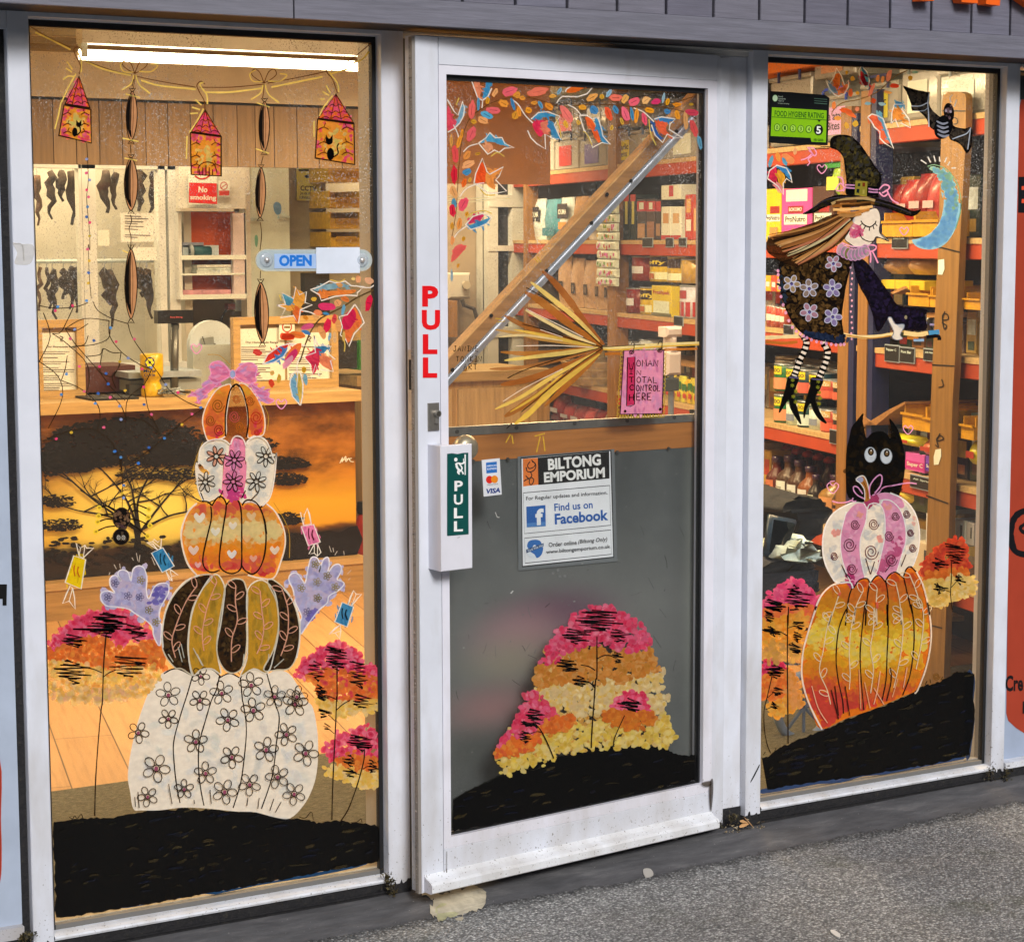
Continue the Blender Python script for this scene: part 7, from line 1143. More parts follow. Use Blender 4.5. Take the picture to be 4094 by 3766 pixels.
dabs(a,'K 1020,630 1080,590 1100,610 1060,640 1030,660',[oc('c04a74')],30,(7,14),.6,alpha=.8);dabs(a,'K 1190,880 1230,840 1240,900 1190,1000 1110,1080 1120,1010',[oc('d0608c'),oc('d47098')],40,(7,14),.6,alpha=.7);dabs(a,'K 930,1160 900,1070 920,1060 960,1120',[oc('c8407c')],20,(6,12),.6,alpha=.7)
dabs(a,'K 810,820 860,800 850,840 830,850',[oc('f0a898')],12,(6,12));dabs(a,'K 1090,850 1110,820 1120,870',[oc('f0a898')],10,(5,10));dabs(a,'K 980,700 1005,690 1000,730',[oc('f0a898')],6,(5,10));dabs(a,'K 1140,650 1180,640 1170,680',[oc('f0a8a0')],8,(5,10));dabs(a,'K 1300,740 1325,730 1315,770',[oc('f0c0b0')],6,(5,9))
for st in['K 1010,640 1030,670 1045,645 1090,640 1125,670 1140,740 1138,850 1115,960 1090,1060 1050,1125','K 1030,670 1020,760 990,850 985,930 995,1010 1015,1100','K 1118,640 1130,618 1180,625 1235,680 1265,770 1270,870 1245,960 1215,1060','K 900,690 868,820 865,930 890,1040 935,1150']:a.line(st,4.5,oc('f4f0ea'))
for st,r_ in[('K 955,770',27),('K 920,895',38),('K 935,1045',30),('K 1070,768',30),('K 1055,940',42),('K 1165,840',28),('K 1180,990',34),('K 1205,718',24),('K 1275,705',22),('K 1298,820',20),('K 1312,915',22),('K 825,965',22)]:c_=px(st)[0];spiral(a,*c_,r_*.7,3.4,oc('6a3040'))
for st in['K 1020,980 1048,1075','K 1075,1000 1050,1080','K 1175,1020 1140,1065','K 1270,955 1240,1030','K 870,1020 905,1095','K 895,1070 925,1105']:a.line(st,3.5,oc('4a2830'))
a.line('K 940,1165 920,1128 840,1130 790,1060 760,980 752,880 770,780 820,700 900,650 960,630',6.5,oc('f4f0ea'));a.line('K 1170,575 1240,605 1300,660 1340,740 1352,830 1345,930 1310,1030',6,oc('f4f0ea'))
a.fill('K 958,492 975,475 1005,470 1025,500 1040,560 1045,610 1020,628 1010,620 1012,560 990,520',oc('c07c34'));a.oval(*px('K 982,492')[0],15,12,oc('b0b0c8'),14);a.line('K 958,492 975,475 1005,470 1025,500 1040,560 1045,610',4.5,oc('f0e8dc'));a.line('K 958,495 990,520 1012,560 1012,620',4,oc('f0e8dc'));a.line('K 1005,505 1028,560 1032,610',4,oc('8a4a1c'))
PKL=oc('ecA4d0')
for st in['K 810,625 850,635 900,632 935,618','K 940,605 935,625 960,625','K 1010,610 970,590 945,560 945,535 970,540 1000,580','K 1045,600 1042,540 1070,490 1105,462 1120,480 1110,530 1075,575','K 1060,590 1100,570 1130,540 1180,530 1240,518 1290,512 1335,518']:a.line(st,5,PKL)
a.line('K 1075,585 1130,545 1180,530',2.5,oc('8a3a60'));a.build('painted_pumpkin','paint',win_r,'white and pink striped painted pumpkin with spirals and a curved stalk')
a=LW(.0030)
for st,s_ in[('K 818,540',24),('K 1285,180',20),('I 750,1048',20),('J 1260,190',18)]:heart(a,*px(st)[0],s_,PKL,4)
a.line('K 800,505 830,500',4,PKL)
a.build('painted_hearts','paint',win_r,'small pink outlined hearts scattered over the right window')
# witch
wt=LW(.0030);wt.fill('J 700,0 690,0 660,10',K_) if False else None
a=LW(.0022);a.line('J 395,855 500,850 620,845',15,oc('e8d8a4'));a.line('J 395,880 520,888 600,880',12,oc('a8702c',a=.8));a.build('painted_broomstick','paint',win_r);a=LW(.0022);a.line('J 885,835 1000,850 1100,845 1200,830',13,oc('ecd8a0'));a.line('J 890,838 1050,858 1180,842',5,oc('c8943c'));a.line('J 1260,825 1350,835 1410,825',18,oc('ecd498'));a.line('J 1280,855 1350,860',12,oc('b87834',a=.9));a.line('J 1415,828 1480,818',22,oc('4a90c8'));a.line('J 1320,870 1385,870',12,oc('88b0d8'));a.line('J 1400,850 1470,845 1480,870',14,oc('15151c'))
broom_r=a.build('painted_broomstick','paint',win_r,'painted broomstick on which the witch sits')
wroot=bpy.data.objects.new('painted_witch',None);C.objects.link(wroot);wroot.parent=win_r;wroot['label']='painted witch with patched black hat, long hair and flowered dress'
def wpart(lift,name,draw):a_=LW(lift);draw(a_);return a_.build(name,'paint',wroot)
def legs_(a):
 for st in['J 630,840 655,880 640,940 610,1000 590,1060 575,1100','J 755,880 785,940 775,1000 750,1060 730,1105']:
  p=smooth_pts(px(st),False,8)
  for i in range(0,len(p)-2,4):a.line(p[i:i+3],27,oc('dcd8d0'),sm=False);a.line(p[i+2:i+5],27,K_,sm=False) if i+4<len(p) else None
  a.line([(q[0]-13,q[1]) for q in p],3,K_,sm=False);a.line([(q[0]+13,q[1]) for q in p],3,K_,sm=False)
wpart(.0024,'striped_legs',legs_)
for st,lab in[('J 545,1095 605,1100 590,1160 575,1220 600,1300 622,1390 590,1350 555,1290 545,1240 520,1270 485,1320 500,1250 525,1170','left'),('J 685,1105 755,1112 740,1170 710,1230 740,1320 780,1385 735,1360 700,1310 680,1260 655,1300 640,1355 640,1290 665,1200 680,1150','right')]:
 def boots(a,st=st):
  a.fill(st,K_);a.line(st,3,oc('2a2a1c'),closed=True);p=px(st)
  for k in range(5):x,y=p[0][0]*(.5-k*.06)+p[2][0]*(.5+k*.06)+random.uniform(-8,14),p[0][1]+14+k*22;[a.line([(x-8*math.cos(e),y-8*math.sin(e)),(x+8*math.cos(e),y+8*math.sin(e))],4,oc('8a8a28'),sm=False) for e in(.4,1.4,2.5)]
  a.line([(p[0][0],p[0][1]+3),(p[1][0],p[1][1]+3)],5,oc('6a6088'),sm=False)
 wpart(.0026,'painted_boot',boots)
def dress(a):
 st='J 490,390 520,380 700,330 830,330 900,350 940,365 925,420 900,520 880,640 870,740 885,880 820,885 720,865 640,835 570,760 520,660 495,560 488,460'
 a.fill(st,oc('15100b',a=.98));dabs(a,st,[oc('4a3418'),oc('6a4c26'),oc('0c0907'),oc('2a1c0e'),oc('7a5a30')],460,(5,12),.65,alpha=.7,keep=True);dabs(a,'J 640,830 880,850 885,880 720,865',[oc('2c3a58'),oc('1c2840')],50,(7,13),.5,alpha=.9);dabs(a,'J 490,420 510,560 540,680 500,600',[oc('2c3a48')],24,(6,10),.5)
 a.line(st,3.5,oc('1c140c'),closed=True)
 for q,r_ in[('J 820,395',32),('J 560,520',34),('J 668,550',36),('J 812,550',36),('J 668,695',36),('J 812,725',36)]:
  c_=px(q)[0];flower(a,c_[0],c_[1],r_*.95,5,3.6,oc('e0dcea'),oc('6a5aa8'),oc(random.choice(['a08878','c08a98','b89a70','9a88b8'])),random.uniform(0,1))
 for f in smooth_pts(px('J 472,440 475,500 490,600 520,700 560,790 610,830 650,855 710,878 770,890 830,898 880,895'),False,2):a.oval(f[0],f[1],6,7,oc('e8a8cc'),10)
 for k in range(14):c_=px(f'J {925 + random.uniform(-6, 6)},{420 + k * 34}')[0];a.oval(*c_,4,5,oc('e8b0c8'),8)
wpart(.0030,'flowered_dress',dress)
def arm(a):
 st='J 945,370 990,365 1030,390 1100,480 1170,580 1220,650 1300,665 1400,680 1390,720 1400,800 1310,810 1230,790 1170,730 1120,800 1090,810 1070,730 1030,620 985,540 955,450'
 a.fill(st,oc('14101a',a=.98));dabs(a,st,[oc('241c30'),oc('0b090f'),oc('302444'),oc('1c1620')],190,(6,13),.6,alpha=.8,keep=True)
 a.fill('J 1160,738 1180,728 1205,770 1255,770 1260,790 1235,835 1250,860 1210,868 1185,850 1195,815',oc('dcdcd8'));a.line('J 1160,738 1180,728 1205,770 1255,770 1260,790 1235,835 1250,860 1210,868 1185,850 1195,815',3,oc('8a90a0'),closed=True);a.oval(*px('J 1270,728')[0],6,8,oc('b8a880'),8)
wpart(.0032,'sleeve_and_hand',arm)
def hair(a):
 st='J 905,100 890,110 860,190 800,260 700,330 620,385 580,410 490,400 480,360 540,350 412,330 408,300 500,280 410,270 420,230 520,210 640,170 720,130 800,100 860,60 830,40 805,20 870,0 1000,-15 1080,10 1060,50 990,80 950,110 940,160 900,230'
 a.fill('J 870,90 950,80 945,150 890,240 800,310 620,410 540,400 480,370 410,320 412,250 520,200 700,140 800,95',oc('3a2412',a=.9))
 for _ in range(58):
  f=random.random();x1,y1=410+190*f+random.uniform(-10,20),215+195*f;x0,y0=890+55*f,75+70*f
  a.line([px(f'J {x0},{y0}')[0],px(f'J {(x0 * .6 + x1 * .4)},{y0 * .55 + y1 * .45 + 20}')[0],px(f'J {x1},{y1}')[0]],random.uniform(6,14),vary(oc(random.choice(['cf9450','8f5a2c','2e1c0e','dca868','efdca4','d88a60','a86c38','c88c4c','6a4020'])),.1),taper=2)
 for st_,c in[('J 805,25 870,0 1000,-10 1075,5','d8b070'),('J 810,40 900,30 1000,20 1070,20','8a5a28'),('J 815,60 900,60 1000,50 1060,40','e0b878'),('J 840,80 900,85 980,75 1040,60','b88040'),('J 870,40 960,35 1050,25','3a2412'),('J 850,95 930,100 990,85','c89050'),('J 830,15 900,10 960,5','6a4020')]:a.line(st_,11,oc(c))
 for st_ in['J 412,325 540,335 700,260 880,120','J 440,235 600,215 760,150','J 590,400 720,310 860,190']:a.line(st_,3,oc('1c120a'))
wpart(.0036,'streaming_hair',hair)
def face(a):
 st='J 945,110 1000,80 1075,50 1105,75 1113,130 1105,190 1125,215 1165,255 1110,235 1085,230 1070,255 1030,290 970,300 920,270 890,240 920,190'
 a.fill(st,oc('dedad2',a=.99),k=3);a.line(st,3.5,oc('3a3430'),closed=True,k=3);dabs(a,'J 940,170 990,160 1000,210 960,235 930,210',[oc('e03a78'),oc('e86a98'),oc('f0a0b8')],40,(6,12),.7,alpha=.7)
 a.line('J 990,130 1010,155 1045,168 1075,150 1085,130',5,oc('2a2420'))
 for st_ in['J 1000,145 985,160','J 1020,160 1008,182','J 1045,168 1042,192','J 1065,160 1072,182','J 1078,148 1092,162']:a.line(st_,4,oc('2a2420'))
 a.line('J 982,210 1000,240 1040,258 1075,255',4,oc('2a2420'));a.line('J 1105,195 1115,215 1160,258',3,oc('2a2420'))
wpart(.0040,'pale_face',face)
def collar(a):
 for k in range(8):c_=px(f'J {865 + k * 22},{290 + 50 * math.sin(.35 + k * .33)}')[0];a.oval(c_[0],c_[1],15,24,oc(random.choice(['a89aa0','8a8a50','b8a0b0'])),12,.3-k*.08);a.oval_line(c_[0],c_[1],15,24,3.4,oc('e8a8d0'),12,.3-k*.08);a.oval(c_[0],c_[1]+3,5,9,oc('e090c0'),8)
 a.line('J 870,265 940,290 1020,290',5,oc('e8b0d4'))
 for st_ in['J 1025,295 1045,280 1080,285 1080,305 1050,320 1020,310','J 1045,315 1050,350 1048,390','J 1060,318 1080,360 1095,392']:a.line(st_,5.5,oc('ecA0cc'))
wpart(.0042,'ruffled_collar',collar)
def hat(a):
 cone='I 800,915 805,860 850,840 920,845 980,890 1030,960 1070,1020 1110,1080 1118,1125 1100,1200 1095,1230 1000,1215 900,1210 900,1130 890,1050 880,980 850,940 830,930'
 a.fill(cone,oc('0f0d0a',a=.99));dabs(a,cone,[oc('4a4018'),oc('2c2614'),oc('0a0908'),oc('6a5c28'),oc('3a3a3c')],300,(6,13),.6,alpha=.85,keep=True)
 for st_ in['I 1085,1090 1125,1085','I 1090,1070 1118,1075','I 790,925 720,922 700,930','I 800,915 740,912']:a.line(st_,4,oc('1c1a10'))
 brim='I 625,1330 690,1290 760,1240 850,1210 930,1215 1050,1225 1150,1250 1250,1285 1310,1310 1362,1302 1340,1330 1300,1345 1230,1325 1130,1290 1000,1270 900,1260 820,1270 740,1300 690,1325'
 a.fill(brim,oc('100e0c',a=.99));dabs(a,brim,[oc('2a2414'),oc('3a3418'),oc('1a1620')],110,(5,10),.5,alpha=.8,keep=True);a.line('I 630,1330 700,1285 780,1240 900,1225 1050,1245 1200,1285 1300,1325',3,oc('4a4250'))
 a.fill('I 905,1150 1095,1160 1095,1215 905,1205',oc('0c0b0b'),sm=False)
 a.fill('I 955,1122 1030,1128 1025,1222 950,1212',oc('a89a38'),sm=False);
 for st_,c in[('I 970,1140 985,1140 985,1158 968,1158','2a3a2a'),('I 998,1135 1015,1136 1014,1160 998,1160','8a3a1c'),('I 962,1175 980,1175 978,1200 960,1198','1c2a2a'),('I 1000,1180 1012,1180 1010,1205 998,1205','c8b858')]:a.fill(st_,oc(c),sm=False)
 for st_ in['I 830,1180 860,1140 885,1165 880,1190','I 835,1185 870,1185 890,1165','I 890,1150 920,1150 950,1152','I 890,1165 920,1168 950,1170','I 1035,1172 1065,1178 1095,1180','I 1035,1190 1065,1195 1095,1195','I 1100,1180 1130,1150 1160,1155 1160,1175 1120,1200','I 1100,1195 1130,1220 1160,1200','I 1150,1185 1180,1240 1222,1265','I 840,1100 870,1110 880,1150']:a.line(st_,6,oc('ecA4d0'))
 for st_ in['I 655,920 690,920 712,950 700,970 680,950 665,935','I 615,995 650,985 680,960','I 655,1030 670,1010 660,990 685,970','I 660,920 680,945 690,970']:a.line(st_,5,oc('ecA4d0'))
wpart(.0046,'pointed_hat',hat)
# moon, bat
a=LW(.0022);st='I 1405,1035 1450,1025 1520,1050 1580,1120 1610,1210 1615,1300 J 1615,0 1610,80 1580,180 1530,260 1470,300 1400,308 1340,290 1310,250 1350,240 1420,210 1480,140 1505,50 1508,-40 I 1500,1230 1480,1140 1450,1080'
a.fill(st,oc('94cce4',a=.99));dabs(a,st,[],330,(7,14),.7,alpha=.95,keep=True,band=lambda t_,s_:oc(random.choice(['a8d0a0','b4d890','98d0c4','90c8dc'])) if random.random()<.8-1.4*t_+.5*(s_-.5) else oc(random.choice(['88c0e4','94cce8','a0d2e6','80bae0'])),var=.04)
a.line('I 1405,1035 1450,1025 1520,1050 1580,1120 1610,1210 1615,1300 J 1615,0 1610,80 1580,180',3.5,oc('88b890'))
for st_ in['I 1365,995 1400,1018','I 1408,975 1425,1010','I 1445,968 1455,1005','I 1480,975 1482,1005','I 1525,978 1512,1010','I 1545,1005 1530,1030','I 1555,1045 1580,1045']:a.line(st_,5,oc('dce0dc'))
a.build('painted_moon','paint',win_r,'pale blue and green crescent moon painted on the right window')
a=LW(.0024);w1='I 1255,535 1330,560 1418,578 1415,640 1440,690 1500,740 1520,755 1470,800 1460,815 1420,790 1400,740 1350,690 1310,690 1305,650 1290,610 1275,570';w2='I 1530,760 1580,790 1640,800 1678,790 1685,840 1680,910 1650,955 1620,910 1590,885 1550,870 1535,830'
for w_ in(w1,w2):a.fill(w_,oc('100e0e',a=.99),k=2);dabs(a,w_,[oc('3a342c'),oc('4a4238'),oc('1a181c'),oc('5a4c3c')],90,(5,11),.6,alpha=.8,keep=True)
a.line('I 1418,578 1408,640 1412,700 1415,790',4.5,oc('c8d0dc'));a.line('I 1305,660 1360,660 1405,640',4,oc('c8d0dc'));a.line('I 1320,690 1380,690 1410,670',3,oc('a8b0bc'));a.line('I 1675,795 1650,830 1600,850 1560,865',4.5,oc('c8d0dc'));a.line('I 1672,800 1665,860 1655,930',4,oc('c8d0dc'));a.line('I 1255,535 1330,560 1418,578',2.5,oc('5a5a50'))
a.oval(*px('I 1505,790')[0],36,50,oc('101014'),20,.35)
for k in range(4):c_=px(f'I {1500 + k * 2},{760 + k * 26}')[0];a.line([(c_[0]-25,c_[1]-4),(c_[0],c_[1]+7),(c_[0]+22,c_[1]+1)],9,oc('a8acbc'),taper=2)
a.oval(*px('I 1538,700')[0],21,38,oc('120f10'),18,-.1);dabs(a,'I 1520,670 1555,665 1560,730 1525,735',[oc('8a6a70'),oc('4a3a40')],16,(3,7),.7)
for st_ in['I 1550,640 1545,610 1560,590','I 1570,665 1580,640 1585,620']:a.line(st_,5,oc('c8ccd4'))
for q in('I 1520,690','I 1548,695'):a.oval(*px(q)[0],5,6,oc('c8b8c8'),8)
a.build('painted_bat','paint',win_r,'black painted bat with grey ribs at the top right of the right window')
# leaves at the top of the right window
a=LW(.0018)
for st in['I 1285,438 1200,480 1100,570 980,620 880,640 820,690 815,720',]:a.line(st,3.4,oc('7a6038'))
for x,y,ra,rb,th,c in sorted([(906,452,9,11,0,'e0b040'),(942,490,14,16,0,'e0b040'),(930,578,13,24,.1,'e06a3a'),(972,580,12,12,0,'e0a838'),(1072,628,15,16,0,'c8502c'),(1036,645,18,10,.1,'88b8d0'),(1125,648,24,10,.1,'98c0d0'),(1060,560,12,42,.4,'f0907a'),(1098,490,12,22,.2,'f0a060'),(1128,495,10,22,.2,'f0a868'),(1168,470,16,40,.3,'f09a80'),(1200,535,28,14,0,'e04a30'),(1330,450,20,8,0,'88b8b0'),(1300,488,14,14,0,'d8a838'),(825,655,12,24,0,'ec8a4a'),(900,690,42,14,.2,'e8602c'),(930,710,40,14,.5,'e8703a'),(970,680,14,14,.3,'e8906a'),(958,770,18,18,.8,'dcb040'),(905,780,14,22,-.3,'e0b048'),(850,735,22,14,0,'e8a048'),(435,1005,12,36,.3,'6aa8c8'),(480,975,16,30,-.2,'f0a050'),(540,985,42,24,.6,'f09a60'),(520,1005,12,26,-.5,'5aa8d0'),(585,940,12,24,.1,'ecb080'),(1160,575,24,9,.2,'ecb060')],key=lambda q:q[0]<600):
 if x==435:a.build('painted_branch','paint',win_r,'painted twig with loose leaf dabs at the top of the right window');a=LW(.0018)
 c_=px(f'I {x},{y}')[0];a.dab(c_[0],c_[1],ra*.66,rb*.66,th,vary(oc(c),.06,.95),12,True)
a.build('painted_branch','paint',win_r,'few painted leaf dabs under the hygiene sticker')
for out,paints,lab in[('I 775,500 800,560 830,590 850,600 890,585 915,540 915,500 890,530 870,470 840,425 825,480 800,520 775,500',[('I 830,470 860,460 862,520 845,560 825,530','e8803a'),('I 850,570 900,525 912,540 880,580','f0905a'),('I 790,520 825,560 840,580 810,570','90b0c8')],'cupped orange painted leaf beside the blue jar handles'),('I 995,410 1030,450 1045,500 1035,555 1005,530 985,490 980,440 995,410',[('I 995,420 1035,470 1040,540 1020,500','6ab0c8'),('I 990,450 1015,480 1030,535 1005,520','c82a38')],'upright red and blue painted leaf at the top of the right window'),('I 1035,730 1060,710 1095,720 1130,740 1150,800 1165,840 1195,925 1140,890 1110,860 1110,820 1075,790 1060,760 1035,730',[('I 1040,732 1080,715 1120,740 1160,850 1120,860 1085,790','e8704a'),('I 1100,700 1125,720 1150,810 1185,905 1150,850 1125,780','7ab8d0')],'jagged coral and blue painted leaf pointing down'),('I 1180,770 1185,700 1200,650 1260,650 1245,680 1290,740 1300,795 1240,765 1225,790 1205,740 1180,770',[('I 1195,660 1225,640 1262,650 1240,672','58a0c8'),('I 1190,690 1230,675 1250,720 1275,760 1235,745 1195,750','f0a048')],'orange and white painted leaf left of the bat'),('I 412,1110 425,1060 470,1028 530,1045 555,1090 565,1135 530,1110 510,1140 510,1210 480,1160 440,1130 412,1110',[('I 470,1032 530,1050 550,1100 510,1070','4a98d0'),('I 420,1100 430,1060 465,1040 470,1110 440,1125','e0385a'),('I 475,1060 520,1090 510,1150 480,1130','e8b038'),('I 440,1130 480,1150 500,1200 470,1160','f0a0a0')],'many-coloured painted leaf at the left edge under the hygiene sticker')]:leaf(GLASS,.0028,out,paints,win_r,lab)
# food hygiene sticker
def hyg(a):
 GR=oc('86c010');K2=oc('0e1112');DG=oc('1c5a14')
 a.fill('I 428,568 560,575 770,592 797,610 786,905 600,900 420,888',K2,sm=False);a.fill('I 440,668 780,688 776,860 775,886 685,882 680,858 432,846',GR,sm=False)
 a.line('I 440,728 778,748',3,DG,sm=False);a.text('FOOD HYGIENE RATING','I 457,688 762,703 456,724',DG,.02)
 for k,(x,y) in enumerate([(472,793),(520,797),(570,799),(618,802),(668,804)]):
  c_=px(f'I {x},{y}')[0];a.oval(*c_,11.5,14,oc('a8d850'));a.oval_line(*c_,11.5,14,2.4,DG,16);a.text(str(k),f'I {x - 6},{y - 12} {x + 6},{y - 12} {x - 6},{y + 12}',DG,.02)
 c_=px('I 728,808')[0];a.oval(*c_,18,22,K2,24);a.text('5','I 714,785 743,787 713,832',oc('eef2e8'),.03);a.fill('I 722,747 742,748 732,760',K2,sm=False)
 a.text('VERY GOOD','I 697,862 757,865 697,876',DG,.01);a.oval(*px('I 458,612')[0],11,14,oc('c8e4c0'));a.oval_line(*px('I 458,612')[0],11,14,2,DG);
 for i,t_ in enumerate(['Food','Standards','Agency']):a.text(t_,f'I 478,{596 + i * 14} {505 + (18 if i == 1 else 8 if i == 2 else 0)},{597 + i * 14} 478,{606 + i * 14}',oc('c0d0c0'),.0)
 a.text('food.gov.uk/ratings','I 474,638 545,643 474,648',oc('a8b8a8'));
 for i in range(3):a.line(f'I 700,{614 + i * 14} 780,{620 + i * 14}',2.5,oc('5a7a6a'),sm=False)
sticker('hygiene_sticker','green and black FOOD HYGIENE RATING sticker at the top of the right window','sticker',hyg,.0030,GLASS)
# tape marks
for st,lab in[('J 1518,370 1555,365 1558,430 1545,465 1518,462','strip of old white tape on the tall timber board behind the right window'),('K 1500,305 1535,300 1538,345 1520,395 1492,400 1490,350','white hook stuck low on the tall timber board')]:
 pass
# OPEN sign on the left window
op=thing('open_sign',tuple(GLASS.lifted(.02).hit(px('B 1580,180')[0])),'clear acrylic OPEN sign with a white slider held by two suction pads','sign')
OPL=GLASS.lifted(.012)
def rrect(st,r_):
 (x0,y0),(x1,y1)=px(st);p=[]
 for cx,cy,e0 in((x1-r_,y0+r_,-90),(x1-r_,y1-r_,0),(x0+r_,y1-r_,90),(x0+r_,y0+r_,180)):p+=[(cx+r_*math.cos(R(e0+k*15)),cy+r_*math.sin(R(e0+k*15))) for k in range(7)]
 return p
mb=MB();mb.prism(OPL,[OPL.uv(q) for q in rrect('B 1282,122 1866,232',42)],0,.003,oc('e8f0f0'));mb.build('clear_sleeve','clear',op)
mb=MB();mb.prism(OPL,[OPL.uv(q) for q in rrect('B 1292,128 1858,224',36)],-.0022,-.0006,oc('dfe6ee'));mb.build('plate','print',op)
a=Art(OPL,.0034);a.fill('B 1374,145 1583,145 1583,218 1374,218',oc('a9c4ea',a=1),sm=False);a.text('OPEN','B 1398,151 1562,150 1398,208',oc('1f78d8'),.05);a.build('open_lettering','print',op)
mb=MB();u0,u1,v0,v1=rect(OPL,'B 1583,113 1802,243');mb.pbox(OPL,u0,u1,v0,v1,.0036,.0056,oc('dde6f4'),.0006);mb.build('slider','print',op)
for st in('B 1338,176','B 1816,176'):
 c_=OPL.lifted(.004).hit(px(st)[0]);mb=MB();mb.tube([c_-GLASS.n*.014,c_,c_+GLASS.n*.002],[.021,.017,.012],oc('e8eef4'),20);mb.build('suction_pad','clear',op,True);mb=MB();mb.tube([c_+GLASS.n*.001,c_+GLASS.n*.007],[.007,.005],oc('e0dcd8'),12);mb.build('pad_knob','metal',op,True)
a=Art(FRONT,.0008);a.fill('B 62,90 100,95 165,100 170,150 150,195 100,200 72,190 85,140',oc('e8e4dc',a=.55));a.line('B 70,95 110,100 120,180',3,oc('b8b4ac',a=.8));tag(a.build('tape_residue','paint'),'torn patch of old tape on the leftmost window post','tape')
a=Art(FRONT,.0008);a.fill('N 3035,3055 3036,3062 3025,3085 3012,3110 3000,3128 3001,3120 3012,3098 3024,3075',oc('3a3c40',a=.95));tag(a.build('scuff_mark','paint'),'dark curved scuff low on the post beside the right window','scuff')
# ------------------------------------------------------------------ shelving and goods on the right-hand side of the shop
SH=SHELF
def shelving(label,u0,u1,levels,posts):
 r_=thing('shelving_unit',tuple(SH.at((u0+u1)/2,0)),label,'shelving','orange-beamed shelving down the right side of the shop')
 for z in levels:
  mb=MB();mb.pbox(SH,u0,u1,z-.075,z-.006,-.03,0,ic('d8481c',.72),.003);mb.build('beam','plain',r_);mb=MB();mb.pbox(SH,u0,u1,z-.02,z,-.55,.004,ic('d8a058',.9));mb.build('shelf_board','woodx',r_)
 for a_,b_,c_,d_ in posts:mb=MB();mb.pbox(SH,a_,b_,0,d_,-.06,.012,c_);mb.build('post','woodz',r_)
 return r_
WO=ic('b87430',.7);NV=ic('1c2448',.7)
shelving('long orange-beamed shelving running back behind the door glass',-6.6,-.84,[2.02,1.637,1.268,.865,.48,.12],[(-5.04,-4.98,WO,2.4),(-3.58,-3.46,WO,2.4),(-.88,-.79,WO,2.15),(-.785,-.74,NV,2.12)])
shelving('short orange-beamed shelving nearest the right window',-.735,.62,[2.07,1.645,1.232,.78,.42],[(-.71,-.63,WO,2.2),(-.62,-.58,NV,2.2)])
tb=thing('timber_board',tuple(SH.at(-.01,0,.03)),'tall timber board with rounded top, wire bands and drawn spirals','board');BP=SH.lifted(.02)
mb=MB();mb.prism(BP,[BP.uv(q) for q in px('L 1225,560 K 1440,1000 1470,0 J 1480,1000 1515,300 I 1530,1000 1540,640 1550,590 1580,572 1650,572 1682,585 1690,610 1685,900 J 1650,300 1620,1000 K 1605,0 1580,900 L 1345,560')],0,.025,ic('c07c30',.55));mb.build('plank','woodz',tb)
a=Art(BP,.0265);KI=ic('1c1008',.6)
for st in('I 1545,690 1690,692','J 1512,290 1655,325','J 1480,1022 1620,1030','K 1442,590 1580,640','L 1240,122 1345,148'):a.line(st,6,KI,sm=False)
for st in('I 1590,765 1610,735 1635,740 1635,770 1600,775 1615,795 1600,820','J 1560,690 1545,740 1580,740 1575,710 1545,715 1555,800 1570,780 1540,760','K 1530,205 1510,250 1550,240 1535,220 1508,240 1520,290 1500,275','K 1540,-130 1550,-90 1520,-80'):a.line(st,4.5,KI)
a.fill('J 1520,372 1556,367 1558,430 1545,464 1518,462',ic('e8e0d0',.9),sm=False);a.fill('K 1502,305 1536,300 1538,345 1520,398 1492,400 1490,350',ic('f0e8d8'),sm=False);a.build('board_marks','print',tb)
def seat_(st,lev=None,d=-.02):
 u0,u1,v0,v1=rect(SH.lifted(d),st)
 if lev is not None:v1+=lev-v0;v0=lev
 return u0,u1,v0,v1
def front(o,u0,u1,v0,v1,d,marks):
 """printed front: list of (colour, x0,y0,x1,y1 in fractions) or (text, colour, x0,y0,x1,y1)"""
 mb=MB();l_=d+.0008;W_,H_=u1-u0,v1-v0
 for m_ in marks:
  if len(m_)==5:c_,a_,b_,e_,f_=m_;mb.add([SH.at(u0+a_*W_,v0+b_*H_,l_),SH.at(u0+e_*W_,v0+b_*H_,l_),SH.at(u0+e_*W_,v0+f_*H_,l_),SH.at(u0+a_*W_,v0+f_*H_,l_)],[(0,1,2,3)],ic(c_))
  else:
   t_,c_,a_,b_,e_,f_=m_;g_,fs=glyphs(t_,.02);mb.add([SH.at(u0+(a_+(e_-a_)*x)*W_,v0+(b_+(f_-b_)*y)*H_,l_) for x,y in g_],fs,ic(c_))
  l_+=.0004
 if marks:mb.build('label','print',o)
def box_(st,lev,col,label,marks=(),nm='food_box',cat='box',dep=.12,group=None,d=-.02,mat='print'):
 u0,u1,v0,v1=seat_(st,lev,d);o=thing(nm,tuple(SH.at((u0+u1)/2,v0,d)),label,cat,group);mb=MB();mb.pbox(SH,u0,u1-.003,v0,v1,d-dep,d,ic(col),.002);mb.build('body',mat,o);front(o,u0,u1,v0,v1,d,marks);return o
